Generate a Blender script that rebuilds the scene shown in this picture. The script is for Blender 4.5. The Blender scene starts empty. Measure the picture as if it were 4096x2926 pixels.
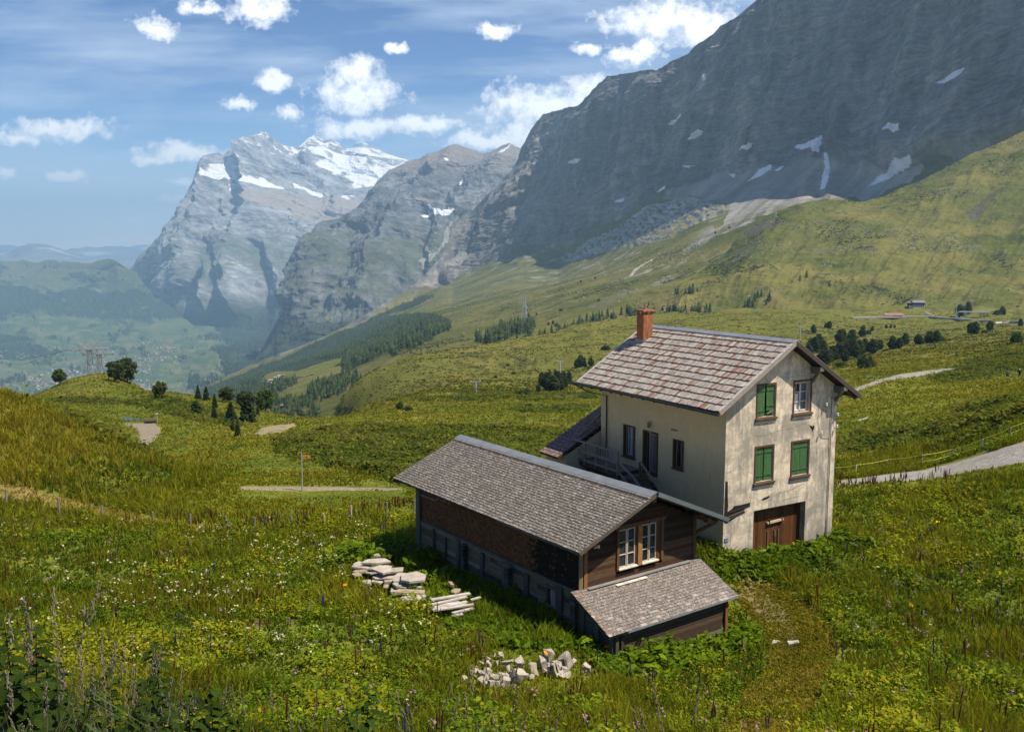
import bpy, bmesh, math, random
import numpy as np
from mathutils import Vector, Matrix
random.seed(7)
RNG = np.random.default_rng(11)
sc = bpy.context.scene
COL = sc.collection
R = math.radians
# ------------------------------------------------------------------ camera model
FPX, TH = 3720.35, R(7.0143)           # focal length in pixels of a 4096 wide frame, pitch below the horizon
CT, ST = math.cos(TH), math.sin(TH)
KD = 4096 / 2273.0                     # layout was measured on a 2273 px wide copy
def ray(xd, yd):
    xd = np.asarray(xd, float); yd = np.asarray(yd, float)
    x = (xd * KD - 2048) / FPX; u = -(yd * KD - 1463) / FPX
    dy = CT + u * ST; dz = -ST + u * CT
    return x / dy, dz / dy             # x/Y and z/Y
def at(xd, yd, Y):
    a, b = ray(xd, yd)
    return np.stack(np.broadcast_arrays(a * Y, Y * np.ones_like(a * Y), b * Y), -1)
def proj(P):
    P = np.asarray(P, float)
    d = P[..., 1] * CT - P[..., 2] * ST; u = P[..., 1] * ST + P[..., 2] * CT
    d = np.where(d < 0.05, 0.05, d)
    return np.stack([(2048 + FPX * P[..., 0] / d) / KD, (1463 - FPX * u / d) / KD], -1)
# ------------------------------------------------------------------ noise
_T = RNG.random((64, 64, 64)).astype(np.float32)
def vnoise(p):
    p = np.asarray(p, np.float32); i = np.floor(p).astype(np.int64); f = p - i
    f = f * f * f * (f * (f * 6 - 15) + 10)
    i0 = i & 63; i1 = (i + 1) & 63
    x0, y0, z0 = i0[..., 0], i0[..., 1], i0[..., 2]; x1, y1, z1 = i1[..., 0], i1[..., 1], i1[..., 2]
    fx, fy, fz = f[..., 0], f[..., 1], f[..., 2]
    def L(a, b, t): return a + (b - a) * t
    return L(L(L(_T[x0, y0, z0], _T[x1, y0, z0], fx), L(_T[x0, y1, z0], _T[x1, y1, z0], fx), fy),
             L(L(_T[x0, y0, z1], _T[x1, y0, z1], fx), L(_T[x0, y1, z1], _T[x1, y1, z1], fx), fy), fz) * 2 - 1
def fbm(p, octv=4, gain=0.5, ridged=False, lac=2.03):
    p = np.asarray(p, np.float32); s = 0; a = 1.0; n = 0
    for o in range(octv):
        v = vnoise(p + o * 17.3)
        if ridged: v = 1 - 2 * np.abs(v)
        s = s + a * v; n += a; a *= gain; p = p * lac
    return s / n
def fbm2(x, y, scale, octv=4, seed=0.0, **k):
    return fbm(np.stack([x / scale, y / scale, np.full_like(np.asarray(x, float), seed)], -1), octv, **k)
def smooth(a, b, x):
    t = np.clip((x - a) / (b - a), 0, 1); return t * t * (3 - 2 * t)
def inpoly(x, y, poly):
    x = np.asarray(x); y = np.asarray(y); r = np.zeros(np.broadcast(x, y).shape, bool)
    n = len(poly)
    for k in range(n):
        xa, ya = poly[k]; xb, yb = poly[(k + 1) % n]
        if ya == yb: continue
        r ^= ((ya > y) != (yb > y)) & (x < (xb - xa) * (y - ya) / (yb - ya) + xa)
    return r
def mixc(a, b, t):
    t = np.asarray(t)[..., None]; return np.asarray(a) * (1 - t) + np.asarray(b) * t
# ------------------------------------------------------------------ object helpers
def tag(o, label=None, cat=None, group=None, kind=None):
    for k, v in (('label', label), ('category', cat), ('group', group), ('kind', kind)):
        if v: o[k] = v
    return o
def empty(name, loc, rz=0.0, label=None, cat=None, group=None):
    o = bpy.data.objects.new(name, None); COL.objects.link(o)
    o.location = loc; o.rotation_euler = (0, 0, rz); o.empty_display_size = 0.3
    return tag(o, label, cat, group)
def npmesh(name, V, F, mat, colors=None, parent=None, smooth_=False):
    V = np.asarray(V, np.float32).reshape(-1, 3); F = np.asarray(F, np.int32)
    me = bpy.data.meshes.new(name); k = F.shape[1]
    me.vertices.add(len(V)); me.vertices.foreach_set('co', V.ravel())
    me.loops.add(F.size); me.loops.foreach_set('vertex_index', F.ravel())
    me.polygons.add(len(F)); me.polygons.foreach_set('loop_start', np.arange(0, F.size, k, dtype=np.int32))
    try: me.polygons.foreach_set('loop_total', np.full(len(F), k, np.int32))
    except Exception: pass
    if smooth_: me.polygons.foreach_set('use_smooth', np.ones(len(F), bool))
    me.update(calc_edges=True)
    if colors is not None:
        ca = me.color_attributes.new('Col', 'FLOAT_COLOR', 'POINT')
        c4 = np.ones((len(V), 4), np.float32); c4[:, :3] = np.asarray(colors, np.float32).reshape(-1, 3)
        ca.data.foreach_set('color', c4.ravel())
    me.materials.append(mat)
    o = bpy.data.objects.new(name, me); COL.objects.link(o)
    if parent: o.parent = parent
    return o
class MB:
    """collects boxes, bars, tubes and polygons; build() links them as one mesh object with per-face colours"""
    def __init__(s): s.v = []; s.f = []; s.c = []; s.cur = (1, 1, 1)
    def col(s, *c): s.cur = c; return s
    def poly(s, pts):
        n = len(s.v); s.v += [tuple(p) for p in pts]; s.f.append(tuple(range(n, n + len(pts)))); s.c.append(s.cur); return s
    def hexa(s, p):  # 8 points, bottom 4 then top 4 (ccw from above)
        n = len(s.v); s.v += [tuple(q) for q in p]
        for q in ((3, 2, 1, 0), (4, 5, 6, 7), (0, 1, 5, 4), (1, 2, 6, 5), (2, 3, 7, 6), (3, 0, 4, 7)):
            s.f.append(tuple(n + i for i in q)); s.c.append(s.cur)
        return s
    def box(s, x0, x1, y0, y1, z0, z1):
        return s.hexa([(x0, y0, z0), (x1, y0, z0), (x1, y1, z0), (x0, y1, z0), (x0, y0, z1), (x1, y0, z1), (x1, y1, z1), (x0, y1, z1)])
    def bar(s, a, b, w, h=None, up=(0, 0, 1)):
        a = Vector(a); b = Vector(b); d = (b - a).normalized(); u = Vector(up)
        if abs(d.dot(u)) > 0.98: u = Vector((1, 0, 0))
        r = d.cross(u).normalized(); u = r.cross(d).normalized(); h = h or w; r *= w / 2; u *= h / 2
        return s.hexa([a - r - u, a + r - u, b + r - u, b - r - u, a - r + u, a + r + u, b + r + u, b - r + u])
    def tube(s, pts, rad, n=7):
        pts = [Vector(p) for p in pts]; rad = rad if hasattr(rad, '__len__') else [rad] * len(pts); b = len(s.v)
        for i, p in enumerate(pts):
            d = (pts[min(i + 1, len(pts) - 1)] - pts[max(i - 1, 0)]).normalized()
            u = Vector((0, 0, 1)) if abs(d.z) < 0.95 else Vector((1, 0, 0)); r = d.cross(u).normalized(); u = r.cross(d)
            for k in range(n):
                t = 2 * math.pi * k / n; s.v.append(tuple(p + (r * math.cos(t) + u * math.sin(t)) * rad[i]))
        for i in range(len(pts) - 1):
            for k in range(n):
                q = (k + 1) % n; s.f.append((b + i * n + k, b + i * n + q, b + (i + 1) * n + q, b + (i + 1) * n + k)); s.c.append(s.cur)
        s.f.append(tuple(b + k for k in range(n))[::-1]); s.c.append(s.cur)
        e = b + (len(pts) - 1) * n; s.f.append(tuple(e + k for k in range(n))); s.c.append(s.cur)
        return s
    def build(s, name, mat, parent=None, bevel=0.0, smooth_=False):
        me = bpy.data.meshes.new(name); me.from_pydata(s.v, [], s.f); me.update()
        ca = me.color_attributes.new('Col', 'FLOAT_COLOR', 'CORNER')
        arr = np.ones((len(me.loops), 4), np.float32); k = 0
        for f, c in zip(s.f, s.c): arr[k:k + len(f), :3] = c; k += len(f)
        ca.data.foreach_set('color', arr.ravel())
        if smooth_:
            for p in me.polygons: p.use_smooth = True
        me.materials.append(mat)
        o = bpy.data.objects.new(name, me); COL.objects.link(o)
        if parent: o.parent = parent
        if bevel:
            m = o.modifiers.new('bevel', 'BEVEL'); m.width = bevel; m.segments = 2; m.limit_method = 'ANGLE'
        return o
def copy_tree(o, parent=None):
    c = o.copy(); COL.objects.link(c)
    if parent: c.parent = parent
    for ch in list(o.children): copy_tree(ch, c)
    return c
# ------------------------------------------------------------------ materials
def newmat(name):
    m = bpy.data.materials.new(name); m.use_nodes = True; nt = m.node_tree; nt.nodes.clear()
    out = nt.nodes.new('ShaderNodeOutputMaterial'); return m, nt, out
class NT:
    def __init__(s, nt): s.nt = nt
    def n(s, typ, **k):
        d = s.nt.nodes.new(typ)
        for a, b in k.items():
            if a.startswith('i_'): d.inputs[a[2:].replace('_', ' ')].default_value = b
            else: setattr(d, a, b)
        return d
    def l(s, a, b): s.nt.links.new(a, b)
    def noise(s, scale, detail=4, rough=0.55, stretch=None, coord='Object', dist=0.0):
        tc = s.n('ShaderNodeTexCoord'); src = tc.outputs[coord]
        if stretch:
            mp = s.n('ShaderNodeMapping'); mp.inputs['Scale'].default_value = stretch; s.l(src, mp.inputs['Vector']); src = mp.outputs[0]
        t = s.n('ShaderNodeTexNoise'); t.inputs['Scale'].default_value = scale; t.inputs['Detail'].default_value = detail
        t.inputs['Roughness'].default_value = rough; t.inputs['Distortion'].default_value = dist
        s.l(src, t.inputs['Vector']); return t.outputs['Fac']
    def ramp(s, v, stops):
        r = s.n('ShaderNodeValToRGB'); e = r.color_ramp.elements
        while len(e) < len(stops): e.new(0.5)
        for el, (p, c) in zip(e, stops): el.position = p; el.color = (*c, 1) if len(c) == 3 else c
        s.l(v, r.inputs[0]); return r.outputs[0]
    def mix(s, a, b, f, mode='MIX'):
        m = s.n('ShaderNodeMix', data_type='RGBA', blend_type=mode)
        for i, v in ((6, a), (7, b)):
            if hasattr(v, 'is_output') or hasattr(v, 'links'): s.l(v, m.inputs[i])
            else: m.inputs[i].default_value = (*v, 1)
        if hasattr(f, 'links'): s.l(f, m.inputs[0])
        else: m.inputs[0].default_value = f
        return m.outputs[2]
    def math(s, op, a, b=0.0, clamp=False):
        m = s.n('ShaderNodeMath', operation=op); m.use_clamp = clamp
        for i, v in enumerate((a, b)):
            if hasattr(v, 'links'): s.l(v, m.inputs[i])
            else: m.inputs[i].default_value = v
        return m.outputs[0]
    def bump(s, h, strength=0.3, dist=0.02):
        b = s.n('ShaderNodeBump'); b.inputs['Strength'].default_value = strength; b.inputs['Distance'].default_value = dist
        s.l(h, b.inputs['Height']); return b.outputs[0]
    def principled(s, color, out, rough=0.85, normal=None, spec=0.3, metal=0.0):
        p = s.n('ShaderNodeBsdfPrincipled'); p.inputs['Roughness'].default_value = rough
        p.inputs['Specular IOR Level'].default_value = spec; p.inputs['Metallic'].default_value = metal
        if hasattr(color, 'links'): s.l(color, p.inputs['Base Color'])
        else: p.inputs['Base Color'].default_value = (*color, 1)
        if normal: s.l(normal, p.inputs['Normal'])
        s.l(p.outputs[0], out.inputs['Surface']); return p
def attr_mat(name, nscale=6, amt=0.35, rough=0.85, bump=0.0, bdist=0.02, stretch=None, spec=0.25, metal=0.0, fine=None, dirt=None):
    m, nt, out = newmat(name); N = NT(nt)
    a = N.n('ShaderNodeVertexColor'); a.layer_name = 'Col'
    f = N.noise(nscale, 6, 0.62, stretch)
    lo, hi = 1 - amt, 1 + amt
    c = N.mix(a.outputs[0], N.ramp(f, [(0.3, (lo, lo, lo)), (0.7, (hi, hi, hi))]), 1.0, 'MULTIPLY')
    if fine:
        f2 = N.noise(fine[0], 3, 0.6, fine[3] if len(fine) > 3 else stretch)
        c = N.mix(c, fine[1], N.ramp(f2, [(fine[2], (0, 0, 0)), (min(0.99, fine[2] + 0.12), (1, 1, 1))]))
    N.principled(c, out, rough, N.bump(f, bump, bdist) if bump else None, spec, metal)
    return m
def flat_mat(name, c, rough=0.7, spec=0.3, metal=0.0):
    m, nt, out = newmat(name); N = NT(nt)
    f = N.noise(9, 4); N.principled(N.mix(c, N.ramp(f, [(0.3, tuple(0.8 * q for q in c)), (0.75, tuple(min(1, 1.15 * q) for q in c))]), 0.8), out, rough, None, spec, metal)
    return m
def leaf_mat(name, trans=0.35, rough=0.6, amt=0.25, scale=0.5, gain=(1, 1, 1)):
    m, nt, out = newmat(name); N = NT(nt)
    a = N.n('ShaderNodeVertexColor'); a.layer_name = 'Col'
    f = N.noise(scale, 3)
    c = N.mix(a.outputs[0], N.ramp(f, [(0.3, tuple(g * (1 - amt) for g in gain)), (0.7, tuple(g * (1 + amt) for g in gain))]), 1.0, 'MULTIPLY')
    p = N.n('ShaderNodeBsdfPrincipled'); p.inputs['Roughness'].default_value = rough; p.inputs['Specular IOR Level'].default_value = 0.06
    N.l(c, p.inputs['Base Color'])
    t = N.n('ShaderNodeBsdfTranslucent'); N.l(N.mix(c, (1.25, 1.2, 0.6), 1.0, 'MULTIPLY'), t.inputs['Color'])
    x = N.n('ShaderNodeMixShader'); x.inputs[0].default_value = trans
    N.l(p.outputs[0], x.inputs[1]); N.l(t.outputs[0], x.inputs[2]); N.l(x.outputs[0], out.inputs['Surface'])
    return m
# ================================================================== NEAR GROUND (one height field)
# (x, y on the layout copy, forward distance) ; ('z', x, z, Y) for ground hidden behind crests
GP = [
 # foreground slope below the camera
 ('z', 1137, -1.75, 2), ('z', -250, -1.7, 2), ('z', 2520, -1.8, 2), ('z', 300, -2.55, 3.5), ('z', 1137, -2.75, 3.5), ('z', 2100, -2.8, 3.5),
 ('z', 1137, -3.9, 5.5), ('z', 0, -3.6, 5.5), ('z', 2273, -3.9, 5.5), ('z', 1137, -6.6, 10), ('z', -100, -6.3, 10), ('z', 2400, -6.7, 10),
 ('z', 1137, -9.6, 15.5), ('z', -100, -9.2, 15.5), ('z', 2400, -9.8, 15.5),
 (1137, 1624, 22.5), (0, 1624, 21), (2273, 1624, 23.5), (1700, 1624, 24), (1150, 1490, 28.3), (300, 1470, 28), (1750, 1450, 32), (2200, 1450, 31), (870, 1300, 38), (400, 1300, 37.5), (0, 1300, 36.5),
 (2000, 1300, 37.6), (2273, 1300, 37), (1660, 1300, 38.8),
 ('z', 966, -14.1, 42.5), ('z', 1289, -14.08, 33), ('z', 1365, -14.3, 31.4), ('z', 1609, -14.95, 34.8), ('z', 1602, -13.35, 40.3), ('z', 1842, -13.95, 44), ('z', 1330, -13.7, 48), ('z', 1450, -13.75, 42),
 (0, 1140, 47.5), (131, 1142, 48), (300, 1158, 47.5), (500, 1178, 46.5), (720, 1170, 47), (860, 1150, 48.5),
 (640, 1130, 51.5), (880, 1110, 54), (700, 1084, 58), (560, 1084, 58), (880, 1082, 58.5), (1000, 1075, 60),
 # left hillside and its crest
 (0, 1040, 53), (150, 1070, 53), (300, 1100, 53), (0, 960, 57), (150, 1010, 57), (0, 877, 62), (75, 905, 62), (150, 936, 62), (250, 980, 62), (330, 1020, 61), (420, 1052, 60),
 ('z', 0, -20, 85), ('z', 75, -20, 85), ('z', 150, -20, 85), ('z', 250, -19.5, 83), ('z', -250, -8.2, 62), ('z', -250, -9.5, 55), ('z', -250, -20, 88),
 (400, 1030, 70), (520, 1040, 68), (700, 1040, 68), (560, 1000, 82), (700, 1000, 82), (800, 1040, 68),
 (360, 990, 105), (480, 985, 100), (700, 965, 112), (560, 962, 118), (330, 962, 120), (330, 940, 136), (280, 936, 142), (200, 930, 140), (420, 945, 128), (480, 945, 132),
 (250, 905, 178), (150, 905, 178), (340, 900, 178), (420, 915, 165), (520, 950, 140), (540, 965, 128), (80, 905, 172),
 # knoll and the tree ridge
 (240, 838, 235), (200, 842, 232), (280, 846, 235), (150, 852, 225), (80, 884, 205), (320, 868, 225), (40, 890, 190),
 (388, 876, 200), (423, 882, 200), (500, 891, 195), (560, 905, 185), (619, 921, 178), (540, 925, 165), (460, 915, 175),
 ('z', 240, -58, 330), ('z', 80, -60, 300), ('z', 388, -62, 300), ('z', 540, -52, 270), ('z', -250, -60, 300), ('z', -250, -32, 200), ('z', 240, -95, 420), ('z', 540, -95, 420), ('z', -200, -110, 420), ('z', -250, -24, 140), ('z', -60, -25.5, 140),
 (629, 931, 158), (720, 925, 165), (832, 918, 175), (930, 886, 228), (600, 945, 140), (680, 945, 140),
 ('z', 640, -62, 270), ('z', 740, -56, 270), ('z', 650, -110, 420), ('z', 760, -72, 380),
 # shrub bank, plateau, broad hill behind the houses
 (880, 1070, 62.5), (1000, 1050, 65), (650, 1010, 78), (760, 985, 92), (1000, 958, 104), (1200, 962, 104), (880, 960, 106), (1000, 920, 152), (1200, 915, 155), (820, 945, 125),
 (1000, 886, 228), (1200, 876, 250), (1330, 870, 262), (1000, 862, 300), (880, 890, 300), (1225, 866, 300), (1330, 850, 330), (800, 905, 290), (760, 882, 400), (900, 811, 520), (1000, 785, 560), (1100, 765, 600), (1100, 830, 400), (1300, 800, 430), (1300, 723, 700), (1450, 705, 750), (1450, 780, 450),
 ('z', 900, -108, 720), ('z', 760, -118, 600), ('z', 1100, -104, 850), ('z', 1300, -92, 950), ('z', 1500, -85, 1000), ('z', 1800, -80, 1000), ('z', 2273, -72, 1000), ('z', 2520, -70, 1000),
 (1700, 690, 800), (1850, 692, 800), (1700, 760, 480), (1600, 850, 270), (1600, 950, 130),
 # right hand side
 (1868, 1072, 56), (1960, 1062, 55), (2110, 1045, 53), (2273, 1005, 51), (1880, 1046, 60), (1973, 1037, 60), (2110, 1016, 60), (2273, 935, 61), (2000, 1180, 45), (2273, 1120, 45),
 ('z', 2520, -9.6, 51), ('z', 2520, -8.8, 62), ('z', 2520, -13.6, 37), (2100, 960, 70), (2273, 880, 74), (2000, 960, 78), (1900, 980, 82), (2130, 900, 92), (1950, 900, 112), (2273, 850, 120),
 (1920, 857, 150), (2030, 840, 172), (2125, 819, 192), (2240, 842, 160), (2273, 790, 205), (2190, 806, 200), (2273, 757, 290), (2380, 740, 300), (1950, 812, 240), (2100, 790, 260), (1900, 802, 310), (2000, 778, 350), (2090, 760, 390), (2170, 741, 440), (2273, 724, 520),
 (1860, 725, 600), (2000, 708, 700), (2130, 709, 680), (2273, 712, 640), (2033, 684, 760), (2273, 690, 780), (1900, 700, 720), ('z', 2520, -38, 520), ('z', 2520, -46, 780), (2380, 790, 200),
]
def _gp(e):
    if e[0] == 'z':
        a, _ = ray(e[1], 1000.0); return float(a), math.log(e[3]), -e[2] / e[3]
    a, b = ray(e[0], e[1]); return float(a), math.log(e[2]), -float(b)
_G = np.array([_gp(e) for e in GP]); _S = np.array([2.6, 1.0])
def _tps(r2): return 0.5 * r2 * np.log(r2 + 1e-9)
_n = len(_G); _P = _G[:, :2] * _S
_K = _tps(((_P[:, None] - _P[None]) ** 2).sum(-1)) + np.eye(_n) * 0.0006
_Q = np.c_[np.ones(_n), _P]
_sol = np.linalg.solve(np.block([[_K, _Q], [_Q.T, np.zeros((3, 3))]]), np.r_[_G[:, 2], np.zeros(3)])
def _tfield(u, v):
    p = np.stack([u, v], -1).reshape(-1, 2) * _S; out = np.empty(len(p))
    for i in range(0, len(p), 20000):
        q = p[i:i + 20000]
        out[i:i + 20000] = _tps(((q[:, None] - _P[None]) ** 2).sum(-1)) @ _sol[:_n] + _sol[_n] + q @ _sol[_n + 1:]
    return out.reshape(np.shape(u))
def gz(x, y):
    x = np.asarray(x, float); y = np.asarray(y, float); Y = np.maximum(y, 2.0)
    u = np.clip(x / Y, -1.0, 1.0)
    z = -_tfield(u, np.log(Y)) * Y
    amp = np.clip(Y / 60, 0.25, 6)
    far = smooth(60, 140, Y)
    z = z + fbm2(x, y, 3.1, 3, 3.3) * 0.10 + far * fbm2(x, y, 26., 4, 9.1) * 0.012 * Y * 0.6 + (1 - far) * fbm2(x, y, 11., 2, 5.) * 0.16
    return z
_YS = np.exp(np.linspace(math.log(2.5), math.log(1050), 420))
def hit(xd, yd, ymin=6.0):
    """where the ray through a layout point first meets the ground"""
    a, b = ray(xd, yd); a = float(a); b = float(b)
    ys = _YS[_YS > ymin]; d = gz(a * ys, ys) - b * ys
    k = np.nonzero(d > 0)[0]
    if len(k) == 0: i = int(np.argmax(d / ys)); return Vector((a * ys[i], ys[i], float(gz(a * ys[i], ys[i]))))
    i = k[0]
    if i == 0: y = ys[0]
    else: y = ys[i - 1] + (ys[i] - ys[i - 1]) * (-d[i - 1]) / (d[i] - d[i - 1])
    return Vector((a * y, y, float(gz(a * y, y))))
# ground masks, all as outlines on the layout copy taken to the ground
PATH_R = [(1855, 1069), (1868, 1065), (2052, 1041), (2160, 1012), (2273, 978), (2400, 935), (2400, 1000), (2273, 1030), (2160, 1050), (2052, 1066), (1868, 1078), (1855, 1079)]
SHRUBS = [[(620, 990), (700, 960), (830, 948), (1000, 952), (1180, 958), (1330, 960), (1330, 1060), (1180, 1075), (880, 1062), (740, 1030), (660, 1012)],
          [(860, 1040), (1000, 1000), (1230, 1000), (1230, 1090), (880, 1078)],
          [(1985, 990), (2050, 950), (2110, 925), (2190, 905), (2290, 880), (2400, 860), (2400, 915), (2273, 925), (2180, 965), (2100, 990), (2000, 1005)],
          [(1870, 975), (1960, 955), (2040, 960), (2000, 985), (1890, 1000)],
          [(2115, 820), (2160, 795), (2273, 770), (2400, 760), (2400, 820), (2273, 820), (2200, 830), (2100, 850), (2070, 842)],
          [(60, 900), (120, 905), (190, 925), (260, 970), (330, 1010), (320, 1020), (240, 975), (150, 933), (80, 903)],
          [(930, 880), (1060, 868), (1330, 874), (1330, 884), (1100, 886), (940, 892)], [(280, 896), (360, 880), (420, 890), (480, 915), (530, 940), (520, 952), (440, 935), (360, 915)],
          [(120, 880), (200, 888), (300, 885), (300, 893), (200, 899), (110, 893)], [(1130, 905), (1240, 900), (1320, 905), (1300, 914), (1150, 916)]]
TRACK = [(1640, 1283), (1705, 1288), (1780, 1328), (1838, 1388), (1858, 1440), (1842, 1515), (1800, 1578), (1750, 1650), (1570, 1650), (1640, 1560), (1700, 1490), (1712, 1440), (1688, 1388), (1645, 1342), (1612, 1312)]
GRAVELT = [(1620, 1300), (1670, 1298), (1730, 1340), (1775, 1390), (1770, 1430), (1735, 1415), (1690, 1365), (1640, 1325)]
SCREE1 = [(564, 966), (580, 950), (605, 944), (655, 940), (660, 946), (620, 960), (585, 968)]
SCREE2 = [(600, 972), (650, 962), (690, 950), (735, 938), (745, 934), (735, 944), (690, 958), (640, 970)]
HAY = [(-50, 1066), (60, 1082), (140, 1105), (240, 1128), (340, 1150), (430, 1163), (500, 1168), (480, 1180), (380, 1170), (280, 1160), (160, 1140), (60, 1118), (-50, 1100)]
PATHF = [(530, 1079), (600, 1077), (700, 1078), (830, 1081), (900, 1084), (890, 1089), (800, 1088), (700, 1091), (600, 1089), (535, 1087)]
PATHL = [(255, 938), (290, 944), (307, 955), (308, 966), (301, 980), (292, 990), (322, 990), (336, 984), (351, 969), (359, 957), (352, 948), (344, 937), (300, 936)]
PATH2 = [(1880, 872), (1900, 860), (1942, 846), (2000, 830), (2059, 823), (2131, 816.5), (2131, 818), (2117, 820.5), (2073, 829), (2000, 840), (1942, 854), (1895, 868), (1885, 874)]
def gcolor(x, y, z, fine=True):
    """albedo of the turf: species patches, dry grass, bare earth"""
    x = np.asarray(x, float); y = np.asarray(y, float)
    d = proj(np.stack([x, y, z], -1)); dx = d[..., 0]; dy = d[..., 1]
    def ms(base, st=(1, 1), octv=4, seed=0.):   # noise whose scale doubles with distance, blended between octaves of scale
        k = np.log2(np.clip(y / 55, 1, 15)); k0 = np.floor(k); f = k - k0; r = 0
        for kk in (0, 1, 2, 3, 4):
            wgt = np.where(k0 == kk, 1 - f, 0) + np.where(k0 + 1 == kk, f, 0)
            if wgt.max() > 0: r = r + wgt * fbm(np.stack([x / (base * st[0] * 2 ** kk), y / (base * st[1] * 2 ** kk), 0 * x + seed + 3.7 * kk], -1), octv)
        return r
    n1 = ms(9, (1, 1), 4, 1.5); n2 = ms(2.6, (1, 1.3), 4, 7.5); n3 = ms(.6, (1, 1.8), 3, 4.5)
    c = mixc((0.090, 0.118, 0.016), (0.145, 0.160, 0.022), smooth(-0.35, 0.4, n1 + 0.5 * n2))
    dry = smooth(0.05, 0.5, n2 + 0.6 * n1 + 0.25 * n3)
    farm = smooth(130, 330, y)
    c = mixc(c, (0.190, 0.165, 0.040), dry * (0.35 + 0.45 * farm))
    c = mixc(c, (0.135, 0.128, 0.036), farm * 0.7); c = mixc(c, (0.062, 0.070, 0.024), farm * smooth(.05, .45, n3 + .35 * n2) * .75); c = mixc(c, (0.22, 0.185, 0.065), farm * smooth(.1, .5, n2 - .4 * n3) * .6)
    # golden hillside at the left, hay strip
    hill = smooth(0, 1, (330 - dx) / 260 + 0.4 * n2) * smooth(1120, 1040, dy) * smooth(90, 70, y)
    c = mixc(c, (0.165, 0.145, 0.028), np.clip(hill, 0, 1) * 0.7)
    jx = dx + n3 * 10 + n2 * 10; jy = dy + n3 * 5 + n2 * 4
    c = mixc(c, (0.21, 0.16, 0.06), inpoly(jx, jy, HAY) * 0.8)
    c = mixc(c, (0.165, 0.140, 0.045), inpoly(jx, jy, TRACK) * 0.9)
    c = mixc(c, (0.15, 0.125, 0.075), inpoly(jx, jy, GRAVELT) * np.clip(0.55 + 0.9 * n3, 0, 1))
    sh = np.zeros(x.shape)
    for P in SHRUBS: sh = np.maximum(sh, inpoly(jx, jy, P))
    c = mixc(c, mixc((0.030, 0.045, 0.014), (0.075, 0.080, 0.022), smooth(-0.4, 0.5, n2 + n3 * .4)), sh * 0.85 * smooth(-.6, -.1, n2 + .3))
    spots = smooth(0.28, 0.45, n2 - 0.3 * n1 + 0.3 * n3) * smooth(90, 160, y)
    c = mixc(c, (0.035, 0.050, 0.016), spots * 0.6)
    c = mixc(c, (0.30, 0.235, 0.165), inpoly(jx, jy, SCREE1) * smooth(-0.6, 0.1, n3) * .85)
    c = mixc(c, (0.20, 0.16, 0.10), inpoly(jx, jy, SCREE2) * 0.8)
    return c * (1 + 0.22 * n3)[..., None]
MAT = {}
def terrain_mat(name, nscale, bump, bdist, amt=0.25):
    m, nt, out = newmat(name); N = NT(nt)
    a = N.n('ShaderNodeVertexColor'); a.layer_name = 'Col'
    f = N.noise(nscale, 10, 0.72)
    c = N.mix(a.outputs[0], N.ramp(f, [(0.28, (1 - amt,) * 3), (0.72, (1 + amt,) * 3)]), 1.0, 'MULTIPLY')
    N.principled(c, out, 0.95, N.bump(f, bump, bdist), 0.03)
    return m
def grid_faces(ny, nx):
    i = np.arange(ny * nx).reshape(ny, nx)
    return np.stack([i[:-1, :-1], i[:-1, 1:], i[1:, 1:], i[1:, :-1]], -1).reshape(-1, 4)
MAT['turf'] = terrain_mat('turf', 1.3, 0.6, 0.25)
_us = np.linspace(-0.95, 0.95, 720); _ys = np.concatenate([[-60, -20, -6, -1.5], np.exp(np.linspace(math.log(1.2), math.log(1000), 560))])
_U, _Yg = np.meshgrid(_us, _ys); _X = np.where(_Yg < 2, _U * (2 + np.abs(_Yg - 2) * 1.5), _U * _Yg)
_Z = gz(_X, _Yg)
ground = npmesh('ground', np.stack([_X, _Yg, _Z], -1), grid_faces(*_X.shape), MAT['turf'], gcolor(_X, _Yg, _Z), smooth_=True)
tag(ground, kind='structure')
# gravel paths, laid on the turf
def gravel_mat(k=(1, 1, 1)):
    m, nt, out = newmat('gravel'); N = NT(nt)
    f = N.noise(3.0, 8, 0.75); g = N.noise(0.5, 3)
    v = N.n('ShaderNodeTexVoronoi'); v.inputs['Scale'].default_value = 14
    tc = N.n('ShaderNodeTexCoord'); N.l(tc.outputs['Object'], v.inputs['Vector'])
    c = N.ramp(f, [(0.3, (0.17 * k[0], 0.15 * k[1], 0.12 * k[2])), (0.55, (0.30 * k[0], 0.28 * k[1], 0.25 * k[2])), (0.75, (0.43 * k[0], 0.41 * k[1], 0.385 * k[2]))])
    c = N.mix(c, (0.23, 0.20, 0.12), N.ramp(g, [(0.52, (0, 0, 0)), (0.7, (0.7, 0.7, 0.7))]))
    c = N.mix(c, v.outputs['Color'], 0.12, 'OVERLAY')
    N.principled(c, out, 0.95, N.bump(v.outputs['Distance'], 0.7, 0.04), 0.15); return m
MAT['gravel'] = gravel_mat(); MAT['tan_gravel'] = gravel_mat((.85, .76, .60))
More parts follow.
